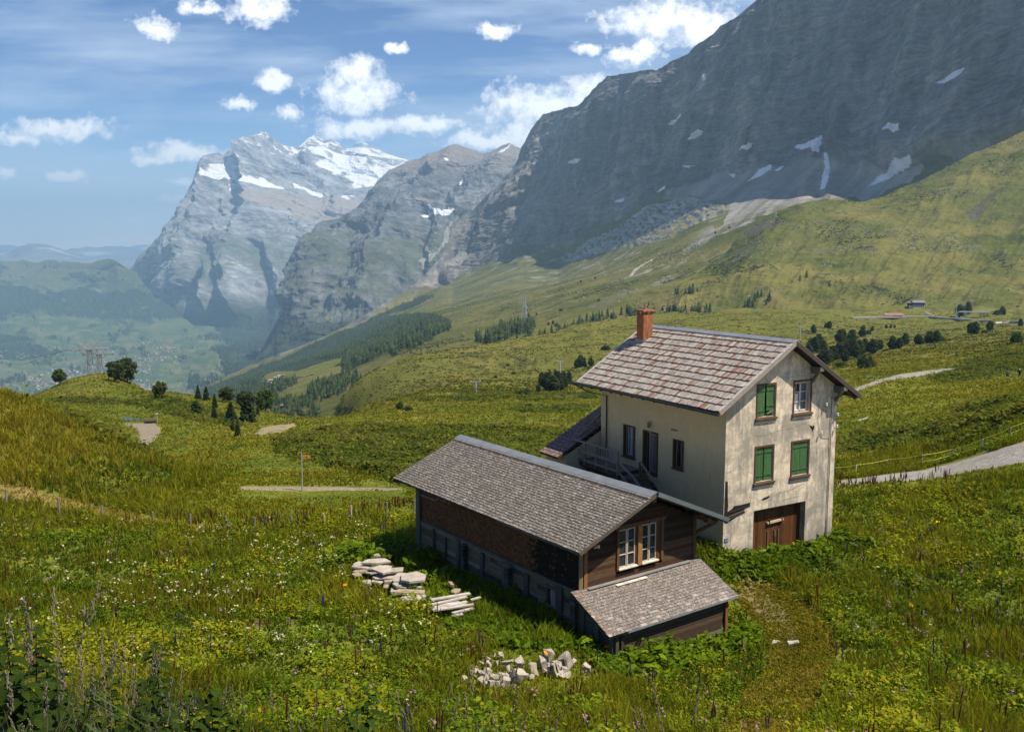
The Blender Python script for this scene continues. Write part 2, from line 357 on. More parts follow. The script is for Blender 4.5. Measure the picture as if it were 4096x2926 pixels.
def path_strip(name, up, lo, n=90, m=9, mat='gravel'):
    """a strip between two outlines; both taken down to the ground"""
    def res(pl):
        pl = np.array(pl, float); s = np.r_[0, np.cumsum(np.hypot(*np.diff(pl, axis=0).T))]; t = np.linspace(0, s[-1], n)
        return np.stack([np.interp(t, s, pl[:, 0]), np.interp(t, s, pl[:, 1])], -1)
    A = res(up); B = res(lo); A3 = np.array([hit(*p) for p in A]); B3 = np.array([hit(*p) for p in B])
    w = np.linspace(-0.04, 1.04, m)[None, :, None]
    P = A3[:, None] * (1 - w) + B3[:, None] * w
    e = fbm2(P[..., 0], P[..., 1], 1.6, 4, 2.) * 0.3
    P[..., 0] += e; P[..., 1] += e
    P[..., 2] = gz(P[..., 0], P[..., 1]) + 0.012 * np.clip(P[..., 1] / 20, 1, 12)
    P[:, 0, 2] -= 0.1; P[:, -1, 2] -= 0.1
    o = npmesh(name, P, grid_faces(n, m), MAT[mat], smooth_=True); return tag(o, kind='structure')
path_strip('gravel_path', [(1830, 1076), (1868, 1066), (2052, 1042), (2160, 1013), (2273, 978), (2380, 942)], [(1830, 1086), (1868, 1078), (2052, 1066), (2160, 1050), (2273, 1029), (2380, 1008)])
path_strip('gravel_path', [(528, 1080), (600, 1079), (700, 1080), (830, 1082), (890, 1084)], [(534, 1086), (600, 1088), (700, 1089), (800, 1088), (892, 1087)], 70, 9, 'tan_gravel')
path_strip('gravel_path', [(268, 940), (290, 946), (306, 955), (309, 966), (303, 978), (293, 992), (275, 1012)], [(343, 938), (352, 948), (357, 957), (349, 970), (336, 982), (322, 995), (308, 1014)], 60, 14, 'tan_gravel')
path_strip('gravel_path', [(1880, 871), (1900, 860), (1942, 846), (2000, 830), (2059, 822.5), (2131, 816)], [(1890, 874), (1905, 866), (1942, 854), (2000, 840), (2073, 829), (2133, 818)], 70, 6)
# pond
pc = hit(281, 934)
_pa = np.linspace(0, 2 * math.pi, 40, endpoint=False); _pr = 1 + 0.25 * np.sin(3 * _pa + 1) + 0.1 * np.sin(7 * _pa)
MAT['water'] = flat_mat('pond_water', (0.02, 0.03, 0.02), 0.25, 0.5)
_pv = np.stack([pc.x + 2.5 * _pr * np.cos(_pa), pc.y + 3.4 * _pr * np.sin(_pa), np.full(40, 0)], -1)
_pv[:, 2] = np.percentile(gz(_pv[:, 0], _pv[:, 1]), 35) + 0.02
_pv = np.vstack([_pv, [[pc.x, pc.y, _pv[0, 2]]]])
tag(npmesh('pond_water', _pv, [(i, (i + 1) % 40, 40) for i in range(40)], MAT['water']), kind='structure')

# ================================================================== FAR TERRAIN SHEETS
def sheet(name, lines, x0, x1, nx, rows, mat, disp, color, back=None, kind='structure'):
    """lines: top to bottom, each a list of (x, y, Y). Returns the grid for later lookups."""
    xs = np.linspace(x0, x1, nx); K = []
    for L in lines:
        L = np.array(L, float); o = np.argsort(L[:, 0]); L = L[o]
        yy = np.interp(xs, L[:, 0], L[:, 1]); lY = np.interp(xs, L[:, 0], np.log(L[:, 2]))
        K.append(at(xs, yy, np.exp(lY)))
    if back:  # the far side of the crest, falling away
        b = K[0].copy(); b[:, 1] += back[0]; b[:, 0] *= b[:, 1] / K[0][:, 1]; b[:, 2] -= back[1]; K = [b] + K; rows = [max(6, rows[0] // 12)] + list(rows)
    K = np.array(K); P = []
    m = len(K)
    for k in range(m - 1):
        p0 = K[max(k - 1, 0)]; p1 = K[k]; p2 = K[k + 1]; p3 = K[min(k + 2, m - 1)]
        d = np.linalg.norm(p2 - p1, axis=1)[:, None]
        t1 = (p2 - p0) / (np.linalg.norm(p2 - p1, axis=1) + np.linalg.norm(p1 - p0, axis=1) + 1e-6)[:, None] * d if k > 0 else (p2 - p1)
        t2 = (p3 - p1) / (np.linalg.norm(p3 - p2, axis=1) + np.linalg.norm(p2 - p1, axis=1) + 1e-6)[:, None] * d if k < m - 2 else (p2 - p1)
        if back and k == 1: t1 = p2 - p1
        if back and k == 0: t2 = p2 - p1
        s = np.linspace(0, 1, rows[k], endpoint=(k == m - 2))[:, None, None]
        P.append((2 * s**3 - 3 * s**2 + 1) * p1 + (s**3 - 2 * s**2 + s) * t1 + (-2 * s**3 + 3 * s**2) * p2 + (s**3 - s**2) * t2)
    P = np.concatenate(P, 0)
    px = proj(P)
    gu = np.gradient(P, axis=1); gv = np.gradient(P, axis=0); N = np.cross(gu, gv); N /= np.linalg.norm(N, axis=-1, keepdims=True) + 1e-9
    N *= np.sign((N * -P).sum(-1, keepdims=True) + 1e-9)
    P2 = disp(P, N, px)
    gu = np.gradient(P2, axis=1); gv = np.gradient(P2, axis=0); N2 = np.cross(gu, gv); N2 /= np.linalg.norm(N2, axis=-1, keepdims=True) + 1e-9
    N2 *= np.sign((N2 * -P2).sum(-1, keepdims=True) + 1e-9)
    C = color(P2, N2, px)
    o = npmesh(name, P2, grid_faces(*P2.shape[:2]), mat, C, smooth_=True); tag(o, kind=kind)
    return P2, px, N2
def pdist(x, y, pl):
    d = np.full(x.shape, 1e9)
    for (ax, ay), (bx, by) in zip(pl, pl[1:]):
        L = (bx - ax) ** 2 + (by - ay) ** 2; t = np.clip(((x - ax) * (bx - ax) + (y - ay) * (by - ay)) / L, 0, 1); d = np.minimum(d, np.hypot(x - ax - t * (bx - ax), y - ay - t * (by - ay)))
    return d
def rock_disp(scale, amp, gully=(1, 1, 0.35), strata=0.0, sdir=(0.2, 0.1, 1.0), sper=60., octv=6, gain=0.52, sky_=(), ribs=(), rk=.62, dirv=None):
    def f(P, N, px):
        g = np.array(gully)
        q = P / scale * g
        w = fbm(q * 0.7 + 31, 3)[..., None]
        h = fbm(q + w * 0.6, octv, gain, ridged=True) * 0.75 + fbm(P / (scale * 2.2) + 5, 3) * 0.5
        if strata:
            s = (P @ np.array(sdir)) / sper + fbm(P / (scale * 0.8), 4) * 1.2
            h = h + strata * (np.abs((s % 1) - 0.5) * 2 - 0.5) + strata * 0.6 * (np.abs(((s * 3.7) % 1) - 0.5) * 2 - 0.5)
        a = amp(px, P) if callable(amp) else amp
        if len(sky_): sd_ = smooth(1, sky_[1], pdist(px[..., 0], px[..., 1], [q_[:2] for q_ in sky_[2]]))
        if len(sky_): a = a * (sky_[0] + (1 - sky_[0]) * sd_)
        Q = P + (N if dirv is None else np.array(dirv)) * (h * a)[..., None]
        if dirv is not None: Q = Q + N * (fbm(P / (scale * .26) * g + 13, 7, .6, ridged=True) * (a * .0 + 46) * (.25 + .75 * sd_) + fbm(P / 60., 4, .6) * 9 * (.4 + .6 * sd_))[..., None]
        if ribs:
            jx = fbm(P / (scale * .5) + 9, 5, .6) * 26; jy = fbm(P / (scale * .5) + 19, 5, .6) * 20; r_ = 0
            for pl_, wd, am in ribs: r_ = r_ + am * np.clip(1 - pdist(px[..., 0] + jx, px[..., 1] + jy, pl_) / wd, 0, 1)
            if len(sky_): r_ = r_ * sd_
            r_ = r_ * smooth(735, 640, px[..., 1]); Q = Q + np.array([-.42, -.90, .1]) * (r_ * rk)[..., None]
        return Q
    return f
def soft(px, poly, j):  # polygon mask with jittered edge
    return inpoly(px[..., 0] + j[..., 0], px[..., 1] + j[..., 1], poly).astype(float)
def jit(P, px, a, s):
    return np.stack([fbm(px[..., [0, 1, 0]] / s * np.array([1, 1, 0]) + 3.3, 5, 0.6) * a, fbm(px[..., [0, 1, 0]] / s * np.array([1, 1, 0]) + 41.7, 5, 0.6) * a * 0.6], -1)
MAT['rock'] = terrain_mat('mountain_rock', 0.03, 0.7, 14.0, 0.28)
MAT['slope'] = terrain_mat('alpine_slope', 0.05, 0.6, 5.0, 0.25)
def rockcol(P, N, px, base=(0.19, 0.185, 0.18), warm=(0.26, 0.23, 0.19), scale=160.):
    s = fbm(P / scale, 5); f = fbm(P / (scale * 0.18) * np.array([1, 1, .5]), 4, 0.6)
    b = fbm(P * np.array([.15, .15, 1.0]) / (scale * 0.22) + s[..., None] * 1.5, 4)
    c = mixc(base, warm, smooth(-0.2, 0.5, s + 0.4 * b))
    c = mixc(c, np.array(base) * 0.55, smooth(0.05, 0.5, f) * 0.6)
    c = mixc(c, np.array(warm) * 1.25, smooth(0.15, 0.55, b) * 0.5)
    return c
def grasscol(P, px, scale=120.):
    n = fbm(P / scale, 5, 0.6); f = fbm(P / (scale * 0.2), 4, 0.6)
    c = mixc((0.090, 0.100, 0.026), (0.165, 0.150, 0.045), smooth(-0.4, 0.45, n + 0.3 * f))
    return mixc(c, (0.040, 0.052, 0.018), smooth(0.22, 0.5, f - 0.3 * n) * 0.7)
def strat(c, P, sp):  # strata bands; streaks for gullies and relief put shade contrast into the colour
    s = (P @ np.array([.10, .26, 1.0])) / sp + fbm(P / 220, 5) * 2.2; b = np.abs((s % 1) - .5) * 2; b2 = np.abs(((s * 2.7 + 3 * fbm(P / 90, 3)) % 1) - .5) * 2
    g = fbm(np.stack([P[..., 0] / 55, P[..., 1] / 55, P[..., 2] / 420], -1), 5, .6)
    s3 = (P @ np.array([.10, .26, 1.0])) / (sp * .38) + fbm(P / 120, 5, .6) * 2.4; b3 = np.clip(np.abs((s3 % 1) - .5) * 4 - 1, -1, 1); g2 = fbm(P / np.array([16., 16., 40.]), 4, .65)
    return c * (1 + .36 * (b - .5) + .26 * (b2 - .5) + .75 * g + .20 * b3 + .55 * g2)[..., None].clip(.3, 2.0)
# ---- Eiger style wall with its talus, alp and forest slope (one continuous mountainside)
SKY_E = [(430, 868), (555, 812), (698, 757), (821, 696), (903, 647), (948, 606), (990, 560), (1006, 503), (1047, 470), (1084, 433), (1145, 372), (1158, 333), (1166, 315), (1180, 290), (1210, 256), (1235, 248), (1262, 240), (1290, 236), (1318, 205), (1350, 172), (1390, 163), (1450, 156), (1465, 158), (1490, 140), (1530, 120), (1560, 100), (1610, 62), (1650, 25), (1680, 0), (1720, -50), (1800, -190), (2000, -430), (2400, -620), (2860, -700)]
BASE_E = [(430, 880, 3300), (555, 832, 3400), (700, 785, 3500), (830, 725, 3700), (969, 642, 4200), (1047, 605, 4300), (1170, 562, 4000), (1240, 556, 3800), (1334, 522, 3450), (1443, 457, 3140), (1560, 402, 2820), (1700, 372, 2520), (1830, 345, 2300), (1950, 380, 2120), (2100, 350, 1930), (2400, 250, 1640)]
_bx = np.array(BASE_E, float)
def _skyY(x, ys, m):
    a, es = ray(x, ys); yb = np.interp(x, _bx[:, 0], _bx[:, 1]); Yb = np.exp(np.interp(x, _bx[:, 0], np.log(_bx[:, 2])))
    _, eb = ray(x, yb); k = 0.94 * a + 0.36
    den = m * k - es
    return float(np.clip((m * k * Yb - eb * Yb) / den, Yb * 1.03, Yb * 1.5)) if den > 0.05 else float(Yb * 1.5)
def _dense(L, step=12):
    L = np.array(L, float); xs = np.arange(L[0, 0], L[-1, 0] + 1, step)
    return [(x, float(np.interp(x, L[:, 0], L[:, 1]))) for x in xs]
SKY_E = [(x, y, _skyY(x, y, float(np.interp(x, [700, 1150, 1400, 1800, 2400], [1.3, 1.9, 2.5, 2.9, 3.0])))) for x, y in _dense(SKY_E)]
MID_E = [(430, 893, 2700), (560, 852, 2100), (640, 832, 1850), (760, 800, 1750), (900, 740, 1750), (1100, 690, 1750), (1300, 635, 1700), (1500, 570, 1650), (1700, 500, 1500), (1900, 500, 1400), (2400, 430, 1250)]
BOT_E = [(430, 960, 1300), (560, 945, 900), (640, 950, 620), (760, 925, 560), (900, 855, 640), (1100, 800, 700), (1300, 755, 820), (1450, 735, 860), (1700, 725, 900), (1850, 730, 880), (2400, 745, 860)]
_s = {}
HUTMEADOW = [(577, 846), (590, 835), (612, 826), (657, 825), (761, 793), (755, 803), (741, 814), (764, 815), (757, 828), (723, 843), (684, 860), (684, 872), (657, 890), (628, 905), (618, 878), (603, 874), (637, 863), (665, 847), (690, 832), (650, 838), (613, 842)]
ROCKB = np.array([(430, 850), (555, 815), (700, 760), (830, 700), (905, 652), (940, 640), (969, 640), (1010, 622), (1047, 602), (1100, 580), (1170, 550), (1236, 545), (1290, 522), (1334, 500), (1443, 446), (1500, 424), (1560, 404), (1640, 386), (1700, 374), (1760, 360), (1830, 350), (1880, 372), (1950, 388), (2050, 372), (2400, 255)], float)
FOREST_E = [[(540, 830), (640, 790), (760, 735), (860, 690), (930, 660), (965, 655), (900, 690), (860, 700), (900, 705), (960, 700), (1010, 712), (985, 735), (945, 760), (900, 778), (850, 795), (800, 812), (770, 830), (740, 862), (700, 885), (650, 905), (600, 900), (560, 905), (450, 900), (430, 870)],
            [(1060, 760), (1110, 735), (1150, 720), (1190, 715), (1180, 735), (1120, 757), (1080, 768)]]
SNOW_E = [[(1486, 276), (1500, 265), (1520, 252), (1530, 254), (1524, 266), (1505, 274)], [(1546, 322), (1566, 297), (1572, 300), (1556, 318)], [(1653, 345), (1682, 328), (1689, 330), (1672, 342)], [(1764, 333), (1790, 310), (1815, 295), (1832, 296), (1830, 315), (1826, 345), (1812, 345), (1805, 325), (1785, 330)], [(1818, 418), (1832, 350), (1842, 355), (1838, 400), (1830, 420)], [(1980, 312), (1996, 296), (2030, 297), (2025, 310), (2010, 316), (2000, 308)], [(2048, 302), (2060, 296), (2064, 300)],
          [(2103, 202), (2122, 182), (2160, 168), (2164, 178), (2130, 196)], [(1658, 404), (1690, 380), (1716, 368), (1712, 380), (1690, 392)], [(1718, 380), (1735, 368), (1742, 370), (1728, 380)], [(1465, 434), (1485, 420), (1490, 424)], [(1527, 380), (1555, 374), (1545, 382)], [(1355, 467), (1375, 455), (1394, 440), (1392, 448)], [(1924, 418), (1945, 400), (1975, 388), (2010, 372), (2048, 366), (2040, 376), (2000, 388), (1960, 404)], [(1284, 374), (1300, 360), (1312, 362), (1298, 372)], [(1620, 392), (1634, 389), (1628, 396)]]
RIB_E = [([(1180, 290), (1150, 390), (1080, 500), (1000, 600)], 34, 90), ([(1350, 172), (1320, 300), (1250, 430), (1150, 550)], 40, 90), ([(1465, 160), (1440, 260), (1380, 380), (1300, 480)], 34, 60), ([(1680, 0), (1620, 150), (1560, 300), (1500, 410)], 44, 80), ([(1740, 0), (1730, 150), (1700, 300)], 30, 60), ([(1900, -50), (1870, 150), (1850, 330)], 36, 70), ([(2060, 0), (2020, 180), (1980, 330)], 40, 70), ([(2220, 0), (2170, 180), (2100, 330)], 40, 60), ([(1830, 250), (1825, 340), (1815, 430)], 22, -50), ([(1250, 250), (1220, 360), (1150, 470)], 24, -70), ([(1560, 120), (1510, 260), (1440, 400)], 26, -60)]
RIB_M = [([(1010, 322), (970, 400), (900, 470), (860, 560), (850, 680)], 46, 240), ([(890, 366), (820, 460), (740, 560), (690, 660), (630, 740)], 50, 260), ([(750, 486), (700, 570), (660, 660), (620, 740)], 34, 170), ([(1130, 318), (1090, 400), (1040, 450)], 36, 160), ([(950, 470), (940, 560), (930, 640)], 26, -190), ([(800, 520), (760, 620), (730, 700)], 24, -150)]
RIB_W = [([(585, 294), (600, 370), (612, 440), (585, 530), (555, 620), (535, 730)], 46, 520), ([(450, 348), (425, 440), (385, 540), (330, 610), (285, 650)], 40, 150), ([(497, 345), (480, 440), (470, 520)], 26, 240), ([(690, 304), (730, 380), (780, 450)], 44, 320), ([(545, 545), (495, 630), (470, 730)], 34, 330), ([(640, 545), (660, 620), (640, 690)], 40, 300), ([(440, 470), (425, 560), (370, 660), (330, 720)], 26, 220), ([(500, 470), (460, 570), (410, 670), (400, 730)], 24, -300), ([(520, 590), (505, 660), (510, 730)], 20, -240), ([(600, 560), (590, 640), (590, 720)], 22, -220), ([(455, 400), (445, 480), (420, 540)], 14, -200)]
def e_amp(px, P):
    yb = np.interp(px[..., 0], ROCKB[:, 0], ROCKB[:, 1])
    r = smooth(18, -14, px[..., 1] - yb)
    return 5 + r * np.interp(px[..., 0], [600, 1000, 1300, 1700, 2300], [20, 46, 60, 58, 50])
def e_disp(P, N, px):
    Q = rock_disp(270., e_amp, (1, 1, .45), 0.13, (0.12, 0.3, 1.0), 85., 8, .56, (.35, 40, SKY_E), RIB_E)(P, N, px)
    # limestone steps in the alp
    j = jit(P, px, 14, 40); out = soft(px, [(1240, 575), (1300, 535), (1390, 490), (1450, 455), (1520, 440), (1600, 448), (1620, 468), (1560, 490), (1480, 530), (1400, 550), (1330, 560), (1270, 585)], j)
    s = (P[..., 2] / 16 + fbm(P / 60, 4) * 1.6); st = np.abs((s % 1) - 0.5)
    Q = Q + N * (out * (st * 20 - 4) + fbm(P / 40, 5) * 3.0)[..., None]
    return Q
def e_color(P, N, px):
    j = jit(P, px, 22, 60); x = px[..., 0] + j[..., 0]; y = px[..., 1] + j[..., 1]
    yb = np.interp(x, ROCKB[:, 0], ROCKB[:, 1]); rock = smooth(6, -6, y - yb)
    rc = strat(rockcol(P, N, px, (0.132, 0.131, 0.130), (0.200, 0.190, 0.172), 180.), P, 34.)
    c = grasscol(P, px, 130.)
    # talus: grey fans below the wall
    tal = smooth(-20, 10, y - yb) * 0
    for poly in ([(1460, 445), (1560, 398), (1700, 368), (1830, 345), (1960, 385), (2060, 370), (2010, 410), (1930, 452), (1850, 442), (1780, 452), (1700, 480), (1640, 500), (1560, 560), (1500, 590), (1430, 610), (1410, 604), (1480, 560), (1590, 500), (1620, 470), (1590, 440), (1520, 440)],):
        tal = np.maximum(tal, soft(px, poly, j * 1.7))
    fans = fbm(np.stack([px[..., 0] * .045 + px[..., 1] * .05, px[..., 1] * .006, 0 * x], -1) + 2, 4)
    c = mixc(c, mixc((0.22, 0.21, 0.195), (0.34, 0.325, 0.30), smooth(-.3, .4, fans)), tal * smooth(-0.55, 0.35, fans + 0.6 * (500 - px[..., 1]) / 80 + .5 * fbm(P / 60, 4)) * .95)
    st = soft(px, [(1240, 575), (1300, 535), (1390, 490), (1450, 455), (1520, 440), (1600, 448), (1620, 468), (1560, 490), (1480, 530), (1400, 550), (1330, 560), (1270, 585)], j)
    steep = smooth(0.72, 0.5, N[..., 2])
    lime = rockcol(P, N, px, (0.30, 0.29, 0.265), (0.47, 0.44, 0.39), 60.)
    c = mixc(c, lime, st * smooth(.80, .62, N[..., 2] + 0.25 * fbm(P / 22, 3)))
    outc = smooth(0.20, 0.36, fbm(P * np.array([.8, .8, 1.5]) / 60. + 13, 6, .62)) * smooth(720, 560, px[..., 1])
    c = mixc(c, lime * 0.8, outc * 0.75)
    c = mixc(c, rc, rock)
    # lighter rock at the left foot of the wall, reddish debris cone, gullies
    c = mixc(c, mixc((.24, .23, .21), (.33, .31, .28), smooth(-.3, .3, fbm(P / 50, 4))), soft(px, [(930, 640), (960, 605), (1000, 585), (1035, 560), (1060, 572), (1010, 602), (960, 632)], j * .5) * .8)
    c = mixc(c, (0.36, 0.285, 0.235), soft(px, [(1800, 375), (1818, 380), (1812, 410), (1806, 440), (1775, 445), (1772, 420), (1780, 395)], j * .5) * 0.85)
    gul = fbm(np.stack([px[..., 0] * .03 - px[..., 1] * .018, px[..., 1] * .004, 0 * x], -1) + 9, 4, ridged=True)
    c = mixc(c, (0.32, 0.30, 0.27), smooth(0.7, .95, gul) * smooth(700, 560, px[..., 1]) * (1 - rock) * .22)
    for P_ in ([(1395, 615), (1410, 600), (1440, 580), (1455, 572), (1450, 580), (1425, 596), (1405, 612)],):
        c = mixc(c, (0.42, 0.39, 0.36), soft(px, P_, j * .4))
    # forest floor and hut meadow
    ft = np.zeros(x.shape)
    for F in FOREST_E: ft = np.maximum(ft, soft(px, F, j * .5))
    c = mixc(c, (0.026, 0.038, 0.016), ft * .9)
    hm = soft(px, HUTMEADOW, j * 0.08)
    c = mixc(c, mixc((0.115, 0.135, 0.03), (0.16, 0.15, 0.045), smooth(-.3, .3, fbm(P / 80, 4))), hm)
    sn = np.zeros(x.shape)
    for S in SNOW_E: sn = np.maximum(sn, soft(px, S, j * 0.16))
    streak = fbm(P / 26. * np.array([1, 1, 2.]), 4, .6)
    sn = np.maximum(sn, smooth(.47, .55, streak) * soft(px, [(1560, 110), (1690, 0), (1760, 0), (1640, 110), (1560, 160), (1450, 240), (1440, 230)], j) * .8)
    return mixc(c, (0.72, 0.74, 0.78), sn)
E_P, E_px, E_N = sheet('mountain_wall', [SKY_E, BASE_E, MID_E, BOT_E], 430, 2850, 1200, [360, 200, 130], MAT['rock'], e_disp, e_color, back=(350, 500))
# ---- grass shoulder on the right
SKY_F = [(1240, 770, 880), (1330, 735, 950), (1400, 700, 1000), (1500, 640, 1130), (1600, 575, 1240), (1650, 517, 1300), (1700, 482, 1320), (1750, 461, 1340), (1800, 450, 1350), (1850, 446, 1360), (1910, 452, 1370), (1960, 440, 1380), (2000, 420, 1390), (2080, 385, 1410), (2150, 345, 1430), (2200, 325, 1440), (2273, 291, 1450), (2420, 230, 1460), (2850, 120, 1470)]
MID_F = [(1240, 778, 860), (1330, 745, 900), (1500, 690, 940), (1700, 645, 960), (1850, 642, 960), (2000, 640, 950), (2273, 640, 930), (2420, 640, 920)]
BOT_F = [(1240, 800, 760), (1330, 765, 820), (1500, 735, 830), (1700, 725, 840), (1850, 732, 800), (2000, 735, 790), (2273, 742, 720), (2420, 742, 720)]
UP_F = [(1240, 774, 870), (1330, 740, 925), (1400, 710, 960), (1500, 668, 1030), (1600, 625, 1090), (1700, 575, 1130), (1850, 560, 1140), (2000, 540, 1150), (2273, 480, 1170), (2420, 450, 1170)]
def f_disp(P, N, px):
    g = fbm(np.stack([px[..., 0] * .011 + px[..., 1] * .009, px[..., 1] * .006 - px[..., 0] * .002, 0 * P[..., 0]], -1) + 3, 5, .52, ridged=True)
    k = smooth(0, 60, px[..., 1] - np.interp(px[..., 0], [s[0] for s in SKY_F], [s[1] for s in SKY_F]))
    return P + N * ((0.25 + .75 * k) * (fbm(P / 210, 4) * 16 + g * 7) + fbm(P / 40, 5, .6) * 4.0 + fbm(P / 9, 3) * 0.8)[..., None]
def f_color(P, N, px):
    c = grasscol(P, px, 95.)
    j = jit(P, px, 20, 50)
    st = smooth(0.80, 0.62, N[..., 2] + .2 * fbm(P / 20, 3))
    c = mixc(c, (0.065, 0.075, 0.024), smooth(0.1, 0.5, fbm(P * np.array([1, .6, 1.5]) / 60 + 7, 5, .6)) * .4)
    c = mixc(c, (0.20, 0.165, 0.06), smooth(.0, .5, fbm(P / 70 + 17, 4)) * smooth(600, 680, px[..., 1]) * .7)
    c = mixc(c, (0.16, 0.15, 0.12), st * smooth(0.1, .35, fbm(P / 35 + 3, 4)) * .9)
    oc = smooth(.42, .52, fbm(P * np.array([.6, .6, 1.6]) / 45 + 23, 5, .6))
    c = mixc(c, (0.115, 0.115, 0.07), oc * .5)
    for p_ in ([(1650, 520), (1680, 498), (1720, 490), (1750, 500), (1745, 515), (1700, 522), (1660, 530)], [(2020, 410), (2070, 392), (2110, 380), (2100, 392), (2040, 415)], [(2140, 470), (2200, 430), (2230, 415), (2190, 460), (2160, 495)], [(2165, 500), (2200, 470), (2205, 480), (2175, 505)]):
        c = mixc(c, (0.085, 0.08, 0.06), soft(px, p_, j * .7) * smooth(-.25, .15, fbm(P / 16, 4)) * .9)
    return c
F_P, F_px, F_N = sheet('grass_shoulder', [SKY_F, UP_F, MID_F, BOT_F], 1240, 2850, 900, [150, 130, 110], MAT['slope'], f_disp, f_color, back=(260, 150))
# ---- Mettenberg style mountain behind the wall
SKY_M = [(540, 826), (575, 790), (600, 742), (622, 700), (636, 670), (650, 592), (664, 560), (682, 528), (700, 500), (716, 491), (750, 486), (768, 476), (790, 464), (812, 440), (840, 402), (862, 380), (890, 366), (905, 358), (930, 352), (950, 341), (975, 337), (1000, 323), (1012, 320), (1024, 324), (1040, 330), (1052, 333), (1075, 342), (1090, 338), (1110, 328), (1130, 317), (1142, 324), (1160, 332), (1200, 335), (1260, 330)]
SKY_M = [(x, y, float(np.interp(x, [540, 650, 900, 1260], [5600, 6400, 7900, 8600]))) for x, y in SKY_M]
M1 = [(540, 829, 5300), (600, 770, 5600), (660, 690, 5700), (750, 600, 5900), (850, 540, 6300), (950, 480, 6700), (1020, 440, 7000), (1100, 400, 7300), (1260, 390, 7600)]
M2 = [(540, 832, 5100), (600, 800, 5200), (700, 745, 5200), (830, 700, 5300), (950, 620, 5700), (1010, 570, 6000), (1100, 480, 6400), (1260, 450, 6600)]
M3 = [(540, 850, 4600), (700, 800, 4700), (850, 760, 4800), (1000, 680, 5000), (1100, 600, 5400), (1260, 560, 5600)]
SNOW_M = [[(936, 490), (950, 480), (962, 470), (958, 480), (940, 492)], [(966, 462), (974, 470), (990, 475), (1012, 468), (1018, 474), (1000, 484), (975, 480), (972, 490)], [(1025, 407), (1032, 400), (1040, 415), (1034, 420)], [(1010, 366), (1014, 362), (1016, 370), (1012, 373)], [(1098, 352), (1125, 330), (1133, 322), (1130, 334), (1108, 352)]]
def m_color(P, N, px):
    j = jit(P, px, 26, 80)
    c = strat(rockcol(P, N, px, (0.118, 0.124, 0.132), (0.168, 0.168, 0.165), 330.), P / 2., 60.)
    c = mixc(c, (0.255, 0.205, 0.165), smooth(420, 350, px[..., 1] + j[..., 1]) * .6)
    g = .7 * smooth(-.05, .35, fbm(P * np.array([1, 1, .5]) / 300 + 11, 5, .6) + (N[..., 2] - .55) * 1.6) * smooth(470, 560, px[..., 1] + j[..., 1])
    c = mixc(c, (0.072, 0.088, 0.035), g * .85)
    c = mixc(c, (0.028, 0.040, 0.018), smooth(700, 740, px[..., 1] + j[..., 1] * 1.5) * .85)
    c = mixc(c, (0.36, 0.34, 0.31), soft(px, [(935, 560), (950, 540), (965, 570), (985, 550), (1010, 500), (1020, 480), (1010, 530), (970, 590), (940, 620), (935, 600)], j * .6) * .6)
    sn = np.zeros(px.shape[:2])
    for S in SNOW_M: sn = np.maximum(sn, soft(px, S, j * .12))
    return mixc(c, (0.75, 0.77, 0.8), sn)
sheet('mountain_middle', [SKY_M, M1, M2, M3], 540, 1260, 520, [190, 130, 60], MAT['rock'], rock_disp(620., 165, (1, 1, .34), .04, (-.1, .1, 1), 120., 8, .58, (.10, 40, SKY_M), RIB_M, .7, (-.42, -.90, .1)), m_color, back=(700, 600))
# ---- Wetterhorn style snow mountain
SKY_W = [(270, 612), (290, 600), (312, 566), (330, 552), (345, 545), (360, 517), (385, 496), (405, 470), (415, 432), (430, 402), (436, 382), (441, 362), (450, 347), (468, 342), (480, 340), (497, 344), (510, 334), (522, 330), (545, 311), (560, 303), (570, 298), (580, 292), (588, 292), (597, 297), (606, 306), (618, 316), (630, 322), (645, 326), (662, 328), (676, 316), (690, 304), (698, 301), (708, 305), (722, 312), (735, 309), (750, 316), (765, 328), (775, 330), (790, 321), (805, 317), (815, 319), (830, 326), (850, 336), (870, 342), (890, 349), (920, 356), (960, 361), (1100, 385)]
SKY_W = [(x, y, float(np.interp(x, [270, 440, 585, 700, 1100], [11000, 11800, 12800, 14200, 14600]))) for x, y in SKY_W]
W1 = [(270, 615, 10900), (330, 600, 10700), (400, 540, 10500), (440, 470, 10900), (480, 420, 11500), (540, 430, 11700), (600, 430, 11700), (680, 440, 11900), (760, 460, 12200), (850, 440, 12600), (1100, 440, 12800)]
W2 = [(270, 622, 10800), (330, 640, 10400), (420, 620, 9700), (500, 590, 9900), (560, 560, 10200), (640, 540, 10500), (740, 520, 10900), (850, 490, 11300), (1100, 480, 11600)]
W3 = [(270, 660, 10700), (330, 690, 10100), (420, 735, 9300), (500, 748, 9000), (560, 768, 8700), (620, 772, 8500), (700, 760, 8600), (850, 700, 9200), (1100, 600, 9800)]
SNOW_W = [[(479, 392), (500, 375), (517, 372), (524, 360), (536, 352), (530, 368), (545, 382), (552, 398), (548, 412), (530, 405), (510, 402), (498, 405), (482, 400)], [(525, 415), (545, 412), (535, 422), (528, 430)],
          [(578, 412), (600, 402), (615, 404), (640, 418), (655, 430), (625, 428), (600, 425), (585, 420)], [(668, 412), (690, 425), (712, 430), (732, 442), (720, 446), (690, 438), (672, 428)],
          [(715, 338), (735, 334), (760, 345), (800, 352), (840, 362), (880, 372), (905, 356), (870, 345), (850, 338), (830, 330), (790, 325), (775, 335), (800, 345), (850, 352), (895, 355), (930, 372), (880, 400), (840, 420), (800, 425), (790, 410), (770, 400), (745, 392), (722, 372), (730, 362), (745, 360), (728, 350)],
          [(664, 324), (680, 312), (690, 304), (696, 306), (686, 316), (672, 328)], [(785, 448), (800, 440), (812, 445), (800, 452)]]
